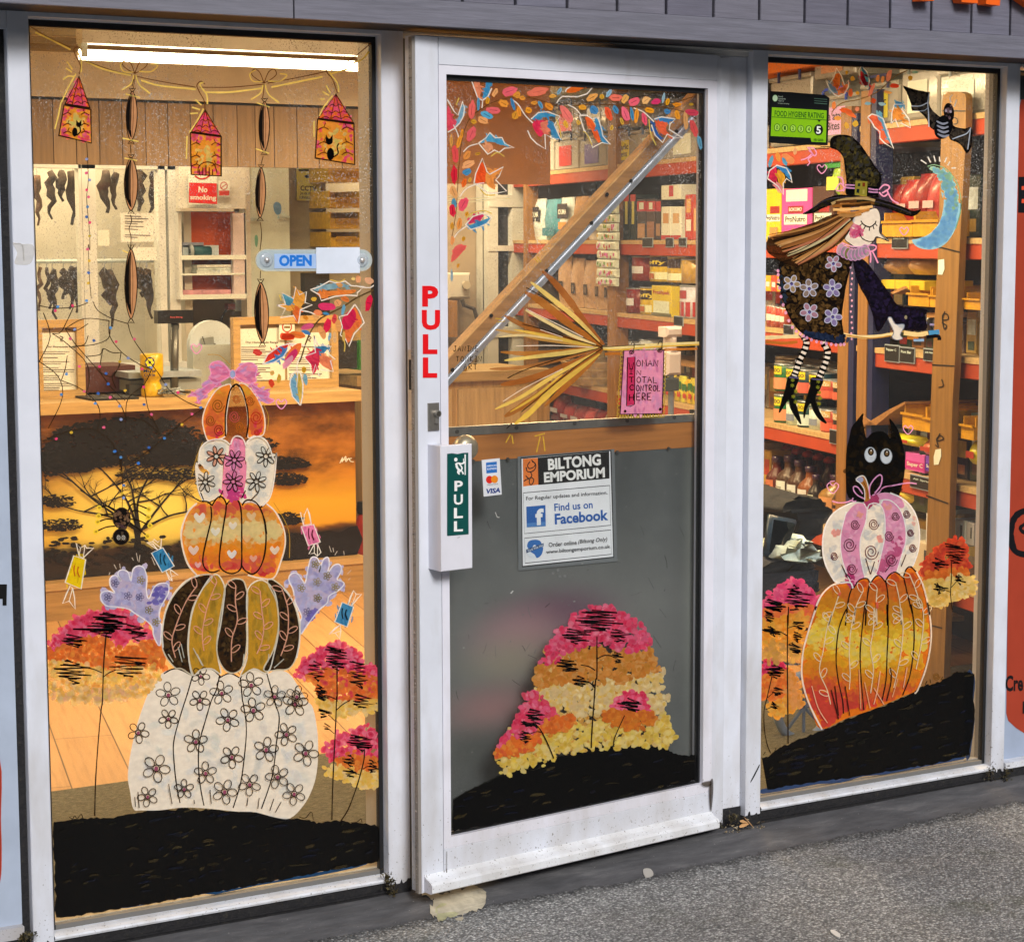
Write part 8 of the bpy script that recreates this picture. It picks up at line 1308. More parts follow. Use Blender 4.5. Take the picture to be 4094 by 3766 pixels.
def bag_(st,lev,col,label,marks=(),nm='food_bag',cat='bag',dep=.07,group=None,d=-.03,tilt=0):
 u0,u1,v0,v1=seat_(st,lev,d);o=thing(nm,tuple(SH.at((u0+u1)/2,v0,d)),label,cat,group);mb=MB();n_=7;vv=[]
 for sd_ in(1,-1):
  for j in range(n_):
   for i in range(n_):
    x,y=i/(n_-1),j/(n_-1);b_=dep/2*(math.sin(math.pi*x)**.5)*(math.sin(math.pi*min(1,y*.9+.08))**.6)+random.uniform(0,.006)
    vv.append(SH.at(u0+(u1-u0)*(x+(.06*(.5-x) if .7<y<.95 else 0))+tilt*y*(v1-v0),v0+(v1-v0)*y,d-dep/2+sd_*b_))
 N_=n_*n_;fs=[]
 for s0 in(0,N_):
  for j in range(n_-1):
   for i in range(n_-1):q=(s0+j*n_+i,s0+j*n_+i+1,s0+(j+1)*n_+i+1,s0+(j+1)*n_+i);fs.append(q if s0==0 else q[::-1])
 mb.add(vv,fs,ic(col));mb.build('pouch','pack',o,True);front(o,u0,u1,v0,v1,d+.003,marks);return o
def tin_(st,lev,col,label,marks=(),nm='food_tin',cat='tin',group=None,lid='c8b898',d=-.02,prof=None):
 u0,u1,v0,v1=seat_(st,lev,d);r_=(u1-u0)/2*1.05;c_=SH.at((u0+u1)/2,v0,d-r_);H_=v1-v0;o=thing(nm,tuple(c_),label,cat,group)
 MB().lathe(c_,prof(r_,H_) if prof else[(r_,0),(r_,H_*.96),(r_*.97,H_*.97)],ic(col),18).build('body','pack',o,True)
 if not prof:MB().lathe((c_.x,c_.y,c_.z+H_*.97),[(r_*1.03,0),(r_*1.03,H_*.035),(r_*.9,H_*.03)],ic(lid),18).build('lid','metal',o,True)
 if marks:
  mb=MB();na=SH.n;ua=SH.u
  def on(x,y,l_):e=(x-.5)*2.2;return c_+na*(r_+l_)*math.cos(e)+ua*(r_+l_)*math.sin(e)+Vector((0,0,y*H_))
  l_=.001
  for m_ in marks:
   if len(m_)==5:
    q_,a_,b_,e_,f_=m_;k=6
    for i in range(k):x0,x1=a_+(e_-a_)*i/k,a_+(e_-a_)*(i+1)/k;mb.add([on(x0,b_,l_),on(x1,b_,l_),on(x1,f_,l_),on(x0,f_,l_)],[(0,1,2,3)],ic(q_))
   else:t_,q_,a_,b_,e_,f_=m_;g_,fs=glyphs(t_,.02);mb.add([on(a_+(e_-a_)*x,b_+(f_-b_)*y,l_) for x,y in g_],fs,ic(q_))
   l_+=.0006
  mb.build('label','print',o)
 return o
# clear dispensers on the top shelves
GJ='clear tubs on the top shelf'
for st,lev,lc,lb,hc,lab in[('E 832,745 960,940',2.02,'1c1814','','3a3830','clear tub with a black label at the far end of the top shelf'),('E 962,745 1090,925',2.02,'c03024','','2a3038','clear tub with a red label in the lower row'),('E 1095,740 1240,915',2.02,'4a3068','','2a3038','clear tub with a purple label'),('E 1270,725 1400,900',2.02,'e8c020','Garlic\nPens','4a5058','clear tub with a yellow handwritten label seen past the brace'),('E 1402,700 1560,880',2.02,'e8dcc0','','4a5868','clear tub with a blank label behind the brace'),('E 1562,690 1745,870',2.02,'f0e0c0','','3a4858','clear tub at the right of the door glass'),('E 962,560 1090,735',2.2,'c8302c','','6a7078','clear tub with red label stacked in the upper row'),('E 1130,565 1240,730',2.2,'e0d0b0','','6a7078','unlabelled clear tub stacked in the upper row'),('E 1272,560 1400,715',2.2,'e88030','Chilli','5a6068','clear tub with an orange label stacked in the upper row'),('I 432,425 690,860',2.03,'4aa050','','3a3a58','large clear tub with a green label above the hygiene sticker'),('I 700,600 985,885',2.03,'e8a0b8','Za atar\nBites','2c4a9a','clear tub with a pink label and blue handle'),('I 702,380 960,600',2.28,'d88a50','','2c4a9a','clear tub with a bright blue handle in the upper row of the right window'),('I 1000,500 1235,760',2.075,'e8c030','Garlic\nnew','3a4058','clear tub with a large yellow label above the red beam'),('I 1245,400 1480,735',2.075,'f0d8a0','','8a8468','plain clear tub behind the bat'),('I 1485,420 1790,715',2.075,'f0d8a8','','b0a080','plain pale tub at the right end of the top shelf')]:
 u0,u1,v0,v1=seat_(st,lev,-.02);o=thing('clear_tub',tuple(SH.at((u0+u1)/2,v0,-.02)),lab,'tub',GJ);cc=ic('fff0cc',1.0)
 mb=MB();mb.pbox(SH,u0+.004,u1-.004,v0,v1-.02,-.32,-.02,cc,.008);mb.build('body','clear',o);mb=MB();mb.pbox(SH,u0,u1,v1-.02,v1-.004,-.33,-.012,ic('fff4d8'),.004);mb.build('lid','clear',o)
 mb=MB();P0,P1=SH.at(u0+(u1-u0)*.3,v1-.03,-.004),SH.at(u0+(u1-u0)*.8,v1-.03,-.004);dz=Vector((0,0,.05));mb.tube([P0,P0+dz*.8,P0+dz+(P1-P0)*.1,P1+dz-(P1-P0)*.1,P1+dz*.8,P1],.006,ic(hc),6);mb.build('handle','plain',o)
 front(o,u0,u1,v0,v1,-.018,[(lc,.2,.12,.72,.72)]+([(lb,'3a2a20',.25,.22,.68,.62)] if lb else[]))
mb=MB();mb.pbox(SH,-1.75,.65,2.1,2.46,-.5,-.48,ic('f4dca8',.9));tag(mb.build('pale_backboard','plain'),'pale board behind the tubs on the top shelf','board')
mb=MB();mb.pbox(SH,-2.2,-1.0,2.33,2.46,-.1,.02,ic('f07018'));tag(mb.build('orange_valance','plain'),'orange strip above the tubs at the top left of the right window','valance')
# second shelf
for st,col,mk,lab in[('E 832,1055 888,1275','d8c8a0',[('2a2420',.15,.45,.85,.8),('OUMA','f0e0c0',.2,.55,.8,.68)],'cream and black rusk bag at the far end of the second shelf'),('E 890,1060 968,1278','5a8a7c',[('3a6a60',.1,.1,.9,.3)],'teal paper bag on the second shelf'),('E 970,1050 1040,1278','e0d0a8',[('3a2c24',.12,.5,.88,.85),('OUMA','f4e4c4',.2,.6,.8,.72),('e88838',.2,.25,.8,.42)],'cream rusk bag with orange picture beside the teal bag'),('E 1042,1045 1118,1278','b87838',[('8a5424',.1,.1,.9,.5)],'brown paper bag on the second shelf'),('E 1120,1060 1178,1278','d8b890',[('c89060',.1,.2,.9,.5)],'pale tan bag just left of the hanging sweets')]:bag_(st,1.638,col,lab,mk,'rusk_bag')
for k,(x0,x1,col,mk,lab) in enumerate([(1328,1362,'2a2c20',[('d8b848',.3,.35,.7,.95),('c83024',.1,.85,.9,1)],'left of two narrow dark green cracker packs with gold lettering'),(1364,1398,'2c2e22',[('d8b848',.3,.35,.7,.95),('c83024',.1,.85,.9,1)],'right of two narrow dark green cracker packs with gold lettering'),(1402,1450,'4a3a30',[('c83028',0,.7,1,.95),('e8d8c0',.25,.75,.75,.92),('c88a50',.1,.05,.9,.4)],'dark cracker pack with a red band, first of three'),(1452,1500,'50382c',[('c83028',0,.7,1,.95),('e8d8c0',.3,.75,.7,.92),('a86a40',.1,.05,.9,.45)],'dark cracker pack with a red band, second of three'),(1502,1530,'3a2c24',[('c83028',0,.7,1,.95),('b07848',.1,.1,.9,.4)],'dark cracker pack with a red band, third of three'),(1532,1582,'f4e4d0',[('d89048',.2,.5,.8,.8),('c83028',0,.02,1,.14)],'white biscuit pack with red foot, left one'),(1584,1638,'f4e4d0',[('e0a058',.2,.5,.8,.8),('c83028',0,.02,1,.14)],'white biscuit pack with red foot, right one'),(1660,1698,'c83c28',[('f0d8b8',.15,.2,.85,.45),('e8a050',.2,.6,.8,.9)],'red biscuit pack near the right edge of the door glass'),(1700,1734,'c84830',[('e8a860',.2,.2,.8,.7)],'orange-red biscuit pack at the right edge of the door glass')]):
 box_(f'E {x0},{1035 if k < 2 else 1060 if k < 5 else 1100 if k < 7 else 1035} {x1},1278',1.638,col,lab,mk,'biscuit_pack','biscuits')
box_('E 1532,1018 1638,1096',1.83,'f2e2cc','white carton with a red badge lying on the biscuit packs',[('c83028',.4,.2,.62,.95)],'biscuit_carton','carton')
u0,u1,v0,v1=rect(SH.lifted(.03),'E 1195,1100 1300,1339');cs_=thing('sweet_strip',tuple(SH.at((u0+u1)/2,v0,.03)),'hanging strip of flowery sweet packets in front of the shelf post','sweets');v0=rect(SH.lifted(.03),'F 1195,300 1300,330')[2]
for k in range(9):
 za,zb_=v1-(v1-v0)*k/9,v1-(v1-v0)*(k+.92)/9;mb=MB();mb.pbox(SH,u0+.01*(k%2),u1-.01*((k+1)%2),zb_,za,.02,.045,ic('e8d8b0'),.01)
 for _ in range(9):a_,b_=random.uniform(u0+.012,u1-.022),random.uniform(zb_+.008,za-.012);mb.pbox(SH,a_-.009,a_+.009,b_-.008,b_+.008,.045,.0456+random.uniform(0,.001),ic(random.choice(['d84a7c','e8a830','6a9a3a','c83a4a','e878a8'])))
 mb.build('packet','pack',cs_)
for st,col,mk,lab in[('I 405,1140 502,1397','f0b818',[('a82c1c',.3,.52,.9,.66),('f4e8c8',0,.36,.95,.5),('ProNutro','3a2014',.02,.39,.92,.48),('d08838',.3,.05,.8,.25)],'yellow cereal box at the left edge of the right window'),('I 505,1122 694,1397','e84a78',[('d8d0c8',.15,.75,.85,.98),('a82c24',.22,.52,.72,.66),('BOKOMO','f4e4d0',.26,.56,.68,.63),('f4e8c8',.1,.3,.85,.5),('ProNutro','3a2014',.14,.35,.81,.46),('b06838',.35,.03,.7,.22)],'pink cereal box next to the yellow one'),('I 697,1118 830,1397','5a3420',[('a82c24',.3,.52,.8,.66),('e8d8b8',.1,.32,.9,.5),('ProNutro','3a2014',.14,.36,.86,.46)],'brown cereal box behind the witch hat')]:
 s0,e0=st.split()[1],st.split()[2];y1={'405':215,'505':200,'697':210}[s0.split(',')[0]];p0=px(f'I {s0}')[0];p1=px(f'J {e0.split(",")[0]},{y1}')[0];box_(f'N {p0[0]},{p0[1]} {p1[0]},{p1[1]}',1.638,col,lab,mk,'cereal_box','cereal',.07)
bag_('I 765,950 890,1225',1.80,'a8b828','yellow and green crisp bag standing behind the witch hat',[('3a8a28',.1,.7,.9,.9),('f0d840',.2,.2,.8,.5)],'crisp_bag','crisps',.1,None,-.02,.25)
YB_='open yellow bins on the short shelving'
def bin_(st,lev,label,col='e09018',d=.02):
 u0,u1,v0,v1=seat_(st,lev,d);o=thing('display_bin',tuple(SH.at((u0+u1)/2,v0,d)),label,'bin',YB_);mb=MB();c_=ic(col);h=v1-v0
 mb.pbox(SH,u0,u1,v0,v0+h*.6,d-.008,d,c_);mb.pbox(SH,u0,u0+.006,v0,v1,d-.3,d-.008,c_);mb.pbox(SH,u1-.006,u1,v0,v1,d-.3,d-.008,c_);mb.pbox(SH,u0+.006,u1-.006,v0,v0+.006,d-.3,d-.008,c_);mb.build('tray','pack',o)
 mb=MB();mb.pbox(SH,u0-.004,u1+.004,v0+h*.56,v0+h*.66,d,d+.008,ic(col,.85));mb.build('rim','pack',o)
for k,(x0,x1,y0,y1) in enumerate([(1120,1215,1180,1330),(1215,1300,1120,1300),(1300,1385,1075,1290),(1385,1475,1060,1280)]):bag_(f'I {x0 - 20},{y0 - 90} {x1},{y1}',1.70,['a82818','b83020','9a2418','c04030'][k],['leftmost','second','third','rightmost'][k]+' red snack packet standing in the yellow bins beside the moon',[('d8a080',.2,.3,.8,.45)],'snack_packet','snacks',.09,'red packets in the upper bins',-.06,.2)
for st,lev,lab in[('J 1130,15 1318,165',1.65,'yellow bin below the red packets, left'),('J 1320,5 1485,165',1.65,'yellow bin below the red packets, beside the moon'),('J 1290,548 1420,672',1.40,'yellow bin on the wooden stand above the witch hand, left'),('J 1425,558 1500,672',1.40,'yellow bin on the wooden stand against the tall board'),('J 1640,575 1740,680',1.40,'yellow bin to the right of the tall board'),('K 1255,40 1390,190',.95,'low yellow bin left of two below the cat ear'),('K 1390,55 1470,195',.95,'low yellow bin right of two beside the tall board'),('K 1620,30 1700,170',.95,'low yellow bin to the right of the tall board')]:bin_(st,lev,lab)
# third shelf
for k,(x0,x1) in enumerate([(962,1028),(1030,1092),(1096,1160),(1162,1212),(1214,1256)]):bag_(f'F {x0},{190 + k * 6} {x1},460',1.27,'c8905a',['first','second','third','fourth','fifth'][k]+' brown paper bag with an oval window, counted from the brace',[('3a2a1c',.35,.28,.65,.5),('7a5a3a',.42,.33,.58,.45)],'paper_bag','bag',.07,'brown paper bags behind the broom')
RC=[('f0d890',.08,.08,.92,.35),('3a2010',.12,.55,.88,.9),('icoffy','f0c030',.14,.6,.86,.78),('c06020',.25,.1,.6,.3)]
for st,lev,col,mk,lab in[('F 1340,190 1425,318',1.435,'8a2418',[('e0c8b0',.2,.3,.8,.6)],'dark red tin in the upper row'),('F 1430,172 1530,318',1.435,'e8b020',RC,'yellow coffee tin in the upper row, left'),('F 1535,176 1610,316',1.435,'d8a028',RC[:2],'yellow coffee tin in the upper row, right'),('F 1612,184 1680,312',1.435,'c89038',[],'dull gold tin at the end of the upper row'),('F 1322,330 1378,462',1.27,'8a2018',[('e0c8b0',.2,.3,.8,.6)],'dark red tin at the left of the lower row'),('F 1380,320 1478,464',1.27,'e8b020',RC,'yellow coffee tin in the lower row'),('F 1590,312 1694,486',1.27,'d8c0a8',[('b03028',0,.05,1,.5),('a83830',.35,.6,.65,.85)],'cream and red tea tin in the lower row'),('F 1698,270 1745,488',1.27,'e89028',[('c05018',.1,.2,.9,.5)],'orange tin at the right edge of the door glass')]:tin_(st,lev,col,lab,mk,'coffee_tin')
box_('F 1480,312 1586,474',1.27,'e8b820','yellow tea box with red name beside the coffee tin',[('e8d8a0',.1,.1,.9,.5),('Freshpak','b82418',.08,.68,.92,.85),('7a6a40',0,0,1,.1)],'tea_box','tea')
for k in range(4):tin_(f'J {400 + k * 28},{590 + 4 * k} {428 + k * 28},720',1.27,['c84a30','d8603a','b83c28','c85034'][k],['leftmost','second','third','fourth'][k]+' small red jar beside the witch dress',[('f0d0a0',.1,.3,.9,.6)],'small_jar','jar','small red jars on the third shelf','e8d0b0')
for k in range(3):box_(f'J {402 + k * 36},495 {436 + k * 36},592',1.42,['e8a020','d84a28','e89830'][k],['yellow','red','orange'][k]+' small pack on top of the red jars',[('f4e0b0',.2,.3,.8,.6)],'small_pack','packet')
for st,lab in[('J 1050,385 1222,500','left of two wrapped brown loaves in front of the dark recess'),('J 1228,365 1392,500','right of two wrapped brown loaves in front of the dark recess')]:bag_(st,1.51,'c88a4c',lab,[],'wrapped_loaf','bread',.16)
box_('J 1122,488 1392,545',1.455,'e8b020','low yellow box under the wrapped loaves',[('c89020',.32,0,.34,1),('c89020',.66,0,.68,1)],'yellow_tray','tray',.2)
ws=thing('wooden_stand',tuple(SH.at(-.3,1.232)),'wooden stepped stand with sloping sides on the short shelving','stand')
for st in('J 965,700 1040,655 1040,805 965,812','J 1165,575 1250,535 1260,550 1180,585','J 1390,700 1500,700 1500,730 1390,730'):mb=MB();mb.prism(SH,[SH.uv(q) for q in px(st)],-.3,-.01,ic('c88038',.8));mb.build('side','woodx',ws)
for k in range(6):bag_(f'J {1195 + k * 45},{660 + (k % 2) * 18} {1250 + k * 45},{790 + (k % 3) * 8}',1.30,['1c1c24','241a30','20242c','2c2430','1a1a20','2a3040'][k],['first','second','third','fourth','fifth','sixth'][k]+' dark packet heaped by the witch hand, from the left',[('8a7a9a',.2,.4,.7,.5)],'dark_packet','packet',.08,'dark packets on the stand')
# tags on the beams
for k,(st,t_,lab) in enumerate([('J 1185,212 1276,296','Snack Packs','chalk price tag under the yellow bins'),('J 1140,905 1226,1000','Pepper C','left of two chalk tags below the witch hand'),('J 1232,920 1320,1006','Port Bar','right of two chalk tags below the witch hand'),('J 1380,930 1468,996','Jelly Babies','chalk tag against the tall board'),('K 798,190 862,268','','chalk tag under the tins beside the post'),('J 512,780 572,832','','chalk tag beneath the red jars'),('J 414,230 468,272','','chalk tag under the cereal boxes'),('K 1298,480 1452,552','All Syrup','wide chalk tag below the pink sweet boxes'),('F 1428,72 1480,116','','dark tag under the cracker packs, left'),('F 1552,72 1590,116','','dark tag under the biscuit packs, middle'),('F 1622,72 1660,112','','dark tag under the biscuit packs, right'),('F 1596,492 1642,536','','dark tag under the tea tin')]):
 u0,u1,v0,v1=rect(SH.lifted(.012),st);mb=MB();mb.pbox(SH,u0-.004,u1+.004,v0-.004,v1+.004,.004,.008,ic('b0a890',.8));mb.pbox(SH,u0,u1,v0,v1,.008,.0095,ic('2a2620',.7));o=tag(mb.build('price_tag','print'),lab,'price tag','chalk tags on the shelf beams')
 if t_:front(o,u0,u1,v0,v1,.0095,[(t_,'d8d0c0',.12,.62,.85,.82)])
# fourth shelf: tins in two layers
KO=lambda c2:[('f0c020',.28,.62,.78,.92),('KOO','2a3a28',.33,.70,.73,.84),(c2,.05,.08,.95,.5)]
AG=[('d8a050',.15,.66,.85,.95),('ALL','f8ead0',.28,.82,.72,.92),('GOLD','f8ead0',.2,.69,.8,.8),('e0603a',.05,.06,.95,.45)]
for k,(x,y0,lev,c1,mk,lab) in enumerate([(430,1038,1.0,'2a6a30',KO('e88a50'),'green tin, far left of the upper layer'),(505,1045,1.0,'2c7034',KO('e0a060'),'green tin second in the upper layer'),(578,1050,1.0,'1c3a38',KO('d86040'),'dark tin with red filling behind the boots'),(648,1058,1.0,'1c3a3c',KO('e0784a'),'dark tin between the boots in the upper layer'),(724,1088,1.0,'c8442c',AG,'red tin left of the last in the upper layer'),(797,1086,1.0,'3a2c22',AG,'black and red tin nearest the post in the upper layer'),(430,1205,.866,'2a6a30',KO('e88a50'),'green tin, far left of the lower layer'),(505,1240,.866,'e0d8c8',[('8a8478',.2,.2,.8,.5)],'white-labelled tin in the lower layer, left'),(576,1215,.866,'1c4034',KO('d8d0b8'),'dark tin with yellow badge in the lower layer'),(648,1245,.866,'dcd4c4',[('8a8478',.2,.2,.8,.5)],'white-labelled tin in the lower layer, right'),(722,1240,.866,'c8442c',AG,'red tin left of the last in the lower layer'),(797,1242,.866,'3a2c22',AG,'black and red tin nearest the post in the lower layer')]):
 tin_(f'J {x},{y0 if lev > .9 else y0} {x + 72},{1205 if lev > .9 else 1375}',lev,c1,lab,mk,'food_tin')
for r_ in range(2):
 for k in range(8):tin_(f'J {440 + k * 58},{1030} {500 + k * 58},{1195}',1.0,'c8a880','plain silver-topped tin standing in the rows behind the labelled tins',[],'food_tin','tin','tins in the back rows','d8c8a8',-.12-.1*r_)
bk_=thing('wicker_basket',tuple(SH.at(-3.8,.865,-.05)),'wicker basket on the fourth shelf behind the broom','basket');u0,u1,v0,v1=seat_('F 1030,735 1250,862',.866);mb=MB();c_=SH.at((u0+u1)/2,v0,-.2);MB().lathe(c_,[((u1-u0)*f_,h_*(v1-v0)) for f_,h_ in((.42,0),(.46,.3),(.45,.35),(.49,.65),(.48,.7),(.52,1),(.48,1),(.4,.1))],ic('b88a50'),20,1,.6).build('weave','cloth',bk_)
for k in range(6):bag_(f'F {1548 + k * 30},{800 + (k % 2) * 12} {1590 + k * 30},{940}',.867,['e8b820','d8a818','e0c030','e8a818','d8b028','e0a820'][k],['first','second','third','fourth','fifth','sixth'][k]+' yellow bag in the row behind the pink notice',[('3a6a28',.2,.5,.8,.8),('c83a20',.3,.2,.7,.4)],'spice_bag','bag',.05,'yellow bags on the fourth shelf')
for k in range(2):tin_(f'F {1335 + k * 58},{575 - k * 20} {1388 + k * 62},642',1.06,['b8a890','c8b898'][k],['left','right'][k]+' silver canister above the pink notice',[],'canister','canister')
mb=MB();mb.pbox(SH,-3.45,-2.36,1.045,1.058,-.4,-.01,ic('b87838',.8));tag(mb.build('half_shelf','woodx'),'thin wooden half shelf carrying the silver canisters','shelf')
for k in range(6):bag_(f'F {925 + k * 54},{900 + (k * 37) % 40} {1000 + k * 54},1062',.49 if k<0 else .60,['b02c24','c03a2c','a8382c','c84838','9a2a24','b8a060'][k],['first','second','third','fourth','fifth','sixth'][k]+' shiny red snack bag below the broom bristles, from the left',[('e8c8b8',.2,.4,.7,.55),('8a4a40',.3,.15,.8,.3)],'snack_bag','snacks',.1,'red snack bags on the low shelf',-.02,.15)
tin_('J 1095,1065 1155,1240',.78,'1c1614','dark jar left of three on the dim shelf by the tall board',[('4a3a30',.2,.3,.8,.7)],'dark_jar','jar');tin_('J 1160,1060 1220,1240',.78,'3a2018','brownish dark jar with a round badge on the dim shelf',[('6a3a30',.2,.3,.8,.7)],'dark_jar','jar');tin_('J 1345,1065 1405,1240',.78,'20201c','dark jar nearest the tall board on the dim shelf',[],'dark_jar','jar')
for st,lev,col,lab,tl in[('J 1170,1200 1350,1262',.88,'e8c818','bright yellow packet lying above the cat ear',0),('J 1350,1240 1470,1330',.86,'d86a38','orange crisp packet by the low yellow bins',0),('K 1110,130 1330,225',.66,'e0b030','yellow and red crisp packet beside the pink heart',.1),('J 1640,1190 1740,1330',.86,'e8c020','yellow packet to the right of the tall board',0)]:bag_(st,lev,col,lab,[('b83a20',.2,.3,.7,.6)],'crisp_packet','crisps',.09,None,.0,tl)
ps=thing('sloping_tray',tuple(SH.at(-.35,.6)),'sloping wooden tray side behind the cat','tray');mb=MB();mb.prism(SH,[SH.uv(q) for q in px('J 1040,1397 1200,1300 1300,1250 1300,1265 1200,1330 1120,1397 K 1020,90')],-.3,.02,ic('b87434',.8));mb.build('side','woodx',ps)
# low shelf: sauce bottles
def bott(r_,H_):return[(r_*.9,0),(r_,H_*.03),(r_,H_*.5),(r_*.85,H_*.6),(r_*.42,H_*.72),(r_*.38,H_*.86),(r_*.46,H_*.865,ic('3a2030')),(r_*.46,H_*.99,ic('3a2030')),(r_*.3,H_,ic('3a2030'))]
for k,(x0,x1,y0,y1,c1,lb,lab) in enumerate([(384,440,365,640,'5a1c10','c86a3a','dark red sauce bottle at the left edge of the right window'),(444,512,340,640,'4a2a14','e0d0b0','first dark sauce bottle with a purple neck'),(512,578,350,640,'4a2814','dcccac','second dark sauce bottle with a purple neck'),(578,645,370,640,'8a4418','e0c8a0','orange-brown sauce bottle with a purple neck'),(648,692,405,640,'2c2018','e8e0d0','thin bottle with a white striped cap'),(696,800,392,650,'9a6420','d88a48','broad amber sauce bottle with an orange label'),(800,862,388,650,'4a3018','c87a40','amber sauce bottle half behind the post')]):
 tin_(f'K {x0},{y0} {x1},{y1}',.52,c1,lab,[(lb,.15,.12,.85,.48),('2a1c14',.3,.28,.7,.36),('STEERS' if 0<k<4 else 'SPUR','f0e4cc' if 0<k<4 else '3a2014',.3,.1 if k>3 else .3,.7,.17 if k>3 else .35)],'sauce_bottle','bottle',None,prof=bott)
for k in range(6):tin_(f'K {390 + k * 66},{318} {440 + k * 66},{620}',.52,'4a1c10','red-capped sauce bottle in the back row of the low shelf',[],'sauce_bottle','bottle','back row of sauce bottles',d=-.17,prof=lambda r_,H_:bott(r_,H_)[:6]+[(r_*.7,H_*.88,ic('c83020')),(r_*.6,H_*.95,ic('a82418')),(r_*.2,H_,ic('a82418'))])
for st,col,lab,t_ in[('K 1272,330 1394,442','e05a8a','pink sweet box open at the top','Super C'),('K 1398,352 1462,446','8a4aa0','purple sweet box against the tall board','Super')]:box_(st,.80 if 0 else None,col,lab,[('c8306a' if t_=='Super C' else '5a2c80',0,.1,1,.55),(t_,'f4e0e8',.1,.2,.9,.48)],'sweet_box','sweets',.12)
for st,col,lab in[('K 1262,545 1445,690','3a3a1c','dark olive carton behind the pumpkin stalk'),('K 1330,885 1436,1095','d8b078','tan carton low beside the white pumpkin'),('K 1400,680 1462,890','e0c8a0','cream carton with printed side under the low shelf'),('K 1570,740 1650,900','d8c8b0','pale printed carton right of the tall board'),('K 1650,760 1700,900','c8b090','narrow pale carton at the right edge of the window')]:box_(st,None,col,lab,[('4a4030',.55,.3,.7,.8)],'carton','carton',.2)
# packets standing behind the front rows
PC=['8a2a1c','a8642c','3a2a20','c08a30','5a3a28','2c3a24','b09068','4a1c18','d0a860','6a4830']
for lev,u0_,u1_,h0,where in[(2.02,-3.4,-1.0,.16,'back row of the top shelf'),(1.638,-4.9,-3.6,.17,'back row of the second shelf beside the rusk bags'),(1.638,-3.4,-.95,.2,'back row of the second shelf'),(1.27,-3.4,-.95,.22,'back row of the third shelf'),(.867,-3.4,-1.7,.22,'back row of the fourth shelf'),(.867,-4.9,-3.7,.2,'back row of the far fourth shelf'),(1.232,-.6,.5,.14,'back row of the short shelving'),(.78,-.6,.5,.22,'back row of the dim lower shelf'),(1.645,-.6,.5,.2,'back row above the yellow bins'),(.52,-3.3,-1.7,.2,'low shelf behind the fly screen'),(.42,-.55,.5,.2,'bottom shelf of the short shelving')]:
 x=u0_;d_=-.1 if lev==.52 or u0_>-1 else-.28
 while x<u1_:
  w_=random.uniform(.07,.13);h_=h0*random.uniform(.75,1.15);c_=ic(random.choice(PC),random.uniform(.6,1));mb=MB();mb.pbox(SH,x,x+w_-.006,lev,lev+h_,d_-.1,d_,c_,.006);mb.pbox(SH,x+w_*.15,x+w_*.78,lev+h_*.45,lev+h_*.8,d_,d_+.001,ic(random.choice(['e8d8b0','d8a850','c83c28','f0e0c0']),.8));mb.pbox(SH,x+w_*.2,x+w_*.7,lev+h_*.1,lev+h_*.3,d_,d_+.001,ic(random.choice(PC),1.2))
  tag(mb.build('shelf_packet','pack'),'small packet standing in the '+where,'packet','packets in the '+where);x+=w_
# pushchair by the window
YT=YP(.95);tr_=thing('pushchair',tuple(floor_hit(px('L 555,690')[0],0)),'black pushchair with grey spoked wheel parked inside the right window','pushchair')
def blk(nm,st,dep,col,mat='cloth',y=.95,sm=True):
 pl=YP(y);p=smooth_pts(px(st),True,3) if sm else px(st);uv=[pl.uv(q) for q in p];n_=len(uv);cu=sum(q[0] for q in uv)/n_;cv=sum(q[1] for q in uv)/n_;mb=MB();rings=[(.82,.0),(1,-.25),(1,-.75),(.8,-1)]
 J_=.012 if mat=='cloth' else 0
 for s_,d_ in rings:mb.V+=[tuple(pl.at(cu+(q[0]-cu)*s_+random.uniform(-J_,J_),cv+(q[1]-cv)*s_+random.uniform(-J_,J_),d_*dep+random.uniform(-J_,J_))) for q in uv]
 for r_ in range(3):
  for i in range(n_):mb.F.append((r_*n_+i,r_*n_+(i+1)%n_,(r_+1)*n_+(i+1)%n_,(r_+1)*n_+i));mb.K.append(ic(col))
 for r_ in(0,3):t_=tessellate_polygon([[Vector((*pl.uv(q),0)) for q in p]]);mb.F+=[tuple(i+r_*n_ for i in f) for f in t_];mb.K+=[ic(col)]*len(t_)
 return mb.build(nm,mat,tr_,True)
blk('seat_body','K 330,1000 560,995 720,1010 760,1060 750,1130 770,1200 700,1260 500,1270 330,1260',.3,'1c1a1a');blk('frame_tube','L 333,330 520,340 535,352 333,345',.03,'8a8478','metal')
wc_=YP(.88).hit(px('L 560,575')[0]);mb=MB();mb.tube([wc_+Vector((.11*math.cos(k/20*6.283),0,.11*math.sin(k/20*6.283))) for k in range(21)],.016,ic('8a8474'),8,False);wh_=mb.build('wheel','rubber',tr_,True)
for k in range(8):MB().tube([wc_,wc_+Vector((.1*math.cos(k*.785),0,.1*math.sin(k*.785)))],.006,ic('6a6458'),5).build('spoke','plain',wh_)
bk2=tr_;t0_=tr_
tr_=None
tag(blk('black_bag','K 490,680 560,610 640,580 720,600 800,640 850,690 800,760 760,870 640,900 560,850 610,760 560,700',.3,'1a1814','cloth',1.1),'crumpled black bag heaped on the pushchair','bag')
tag(blk('dark_tablet','K 445,712 600,742 608,760 520,1000 440,985 410,960',.03,'2a3634','pack',.97,False),'dark grey tablet-like case leaning on the pushchair','case')
for st,col,lab in[('K 490,985 520,920 580,890 640,860 660,1000','d8c890','cream cloth bundle on the pushchair'),('K 585,1000 620,900 655,855 710,890 750,950 755,1000','e8dcb8','patterned white cloth bundle on the pushchair')]:tag(blk('cloth_bundle',st,.15,col,'cloth',.93),lab,'cloth')
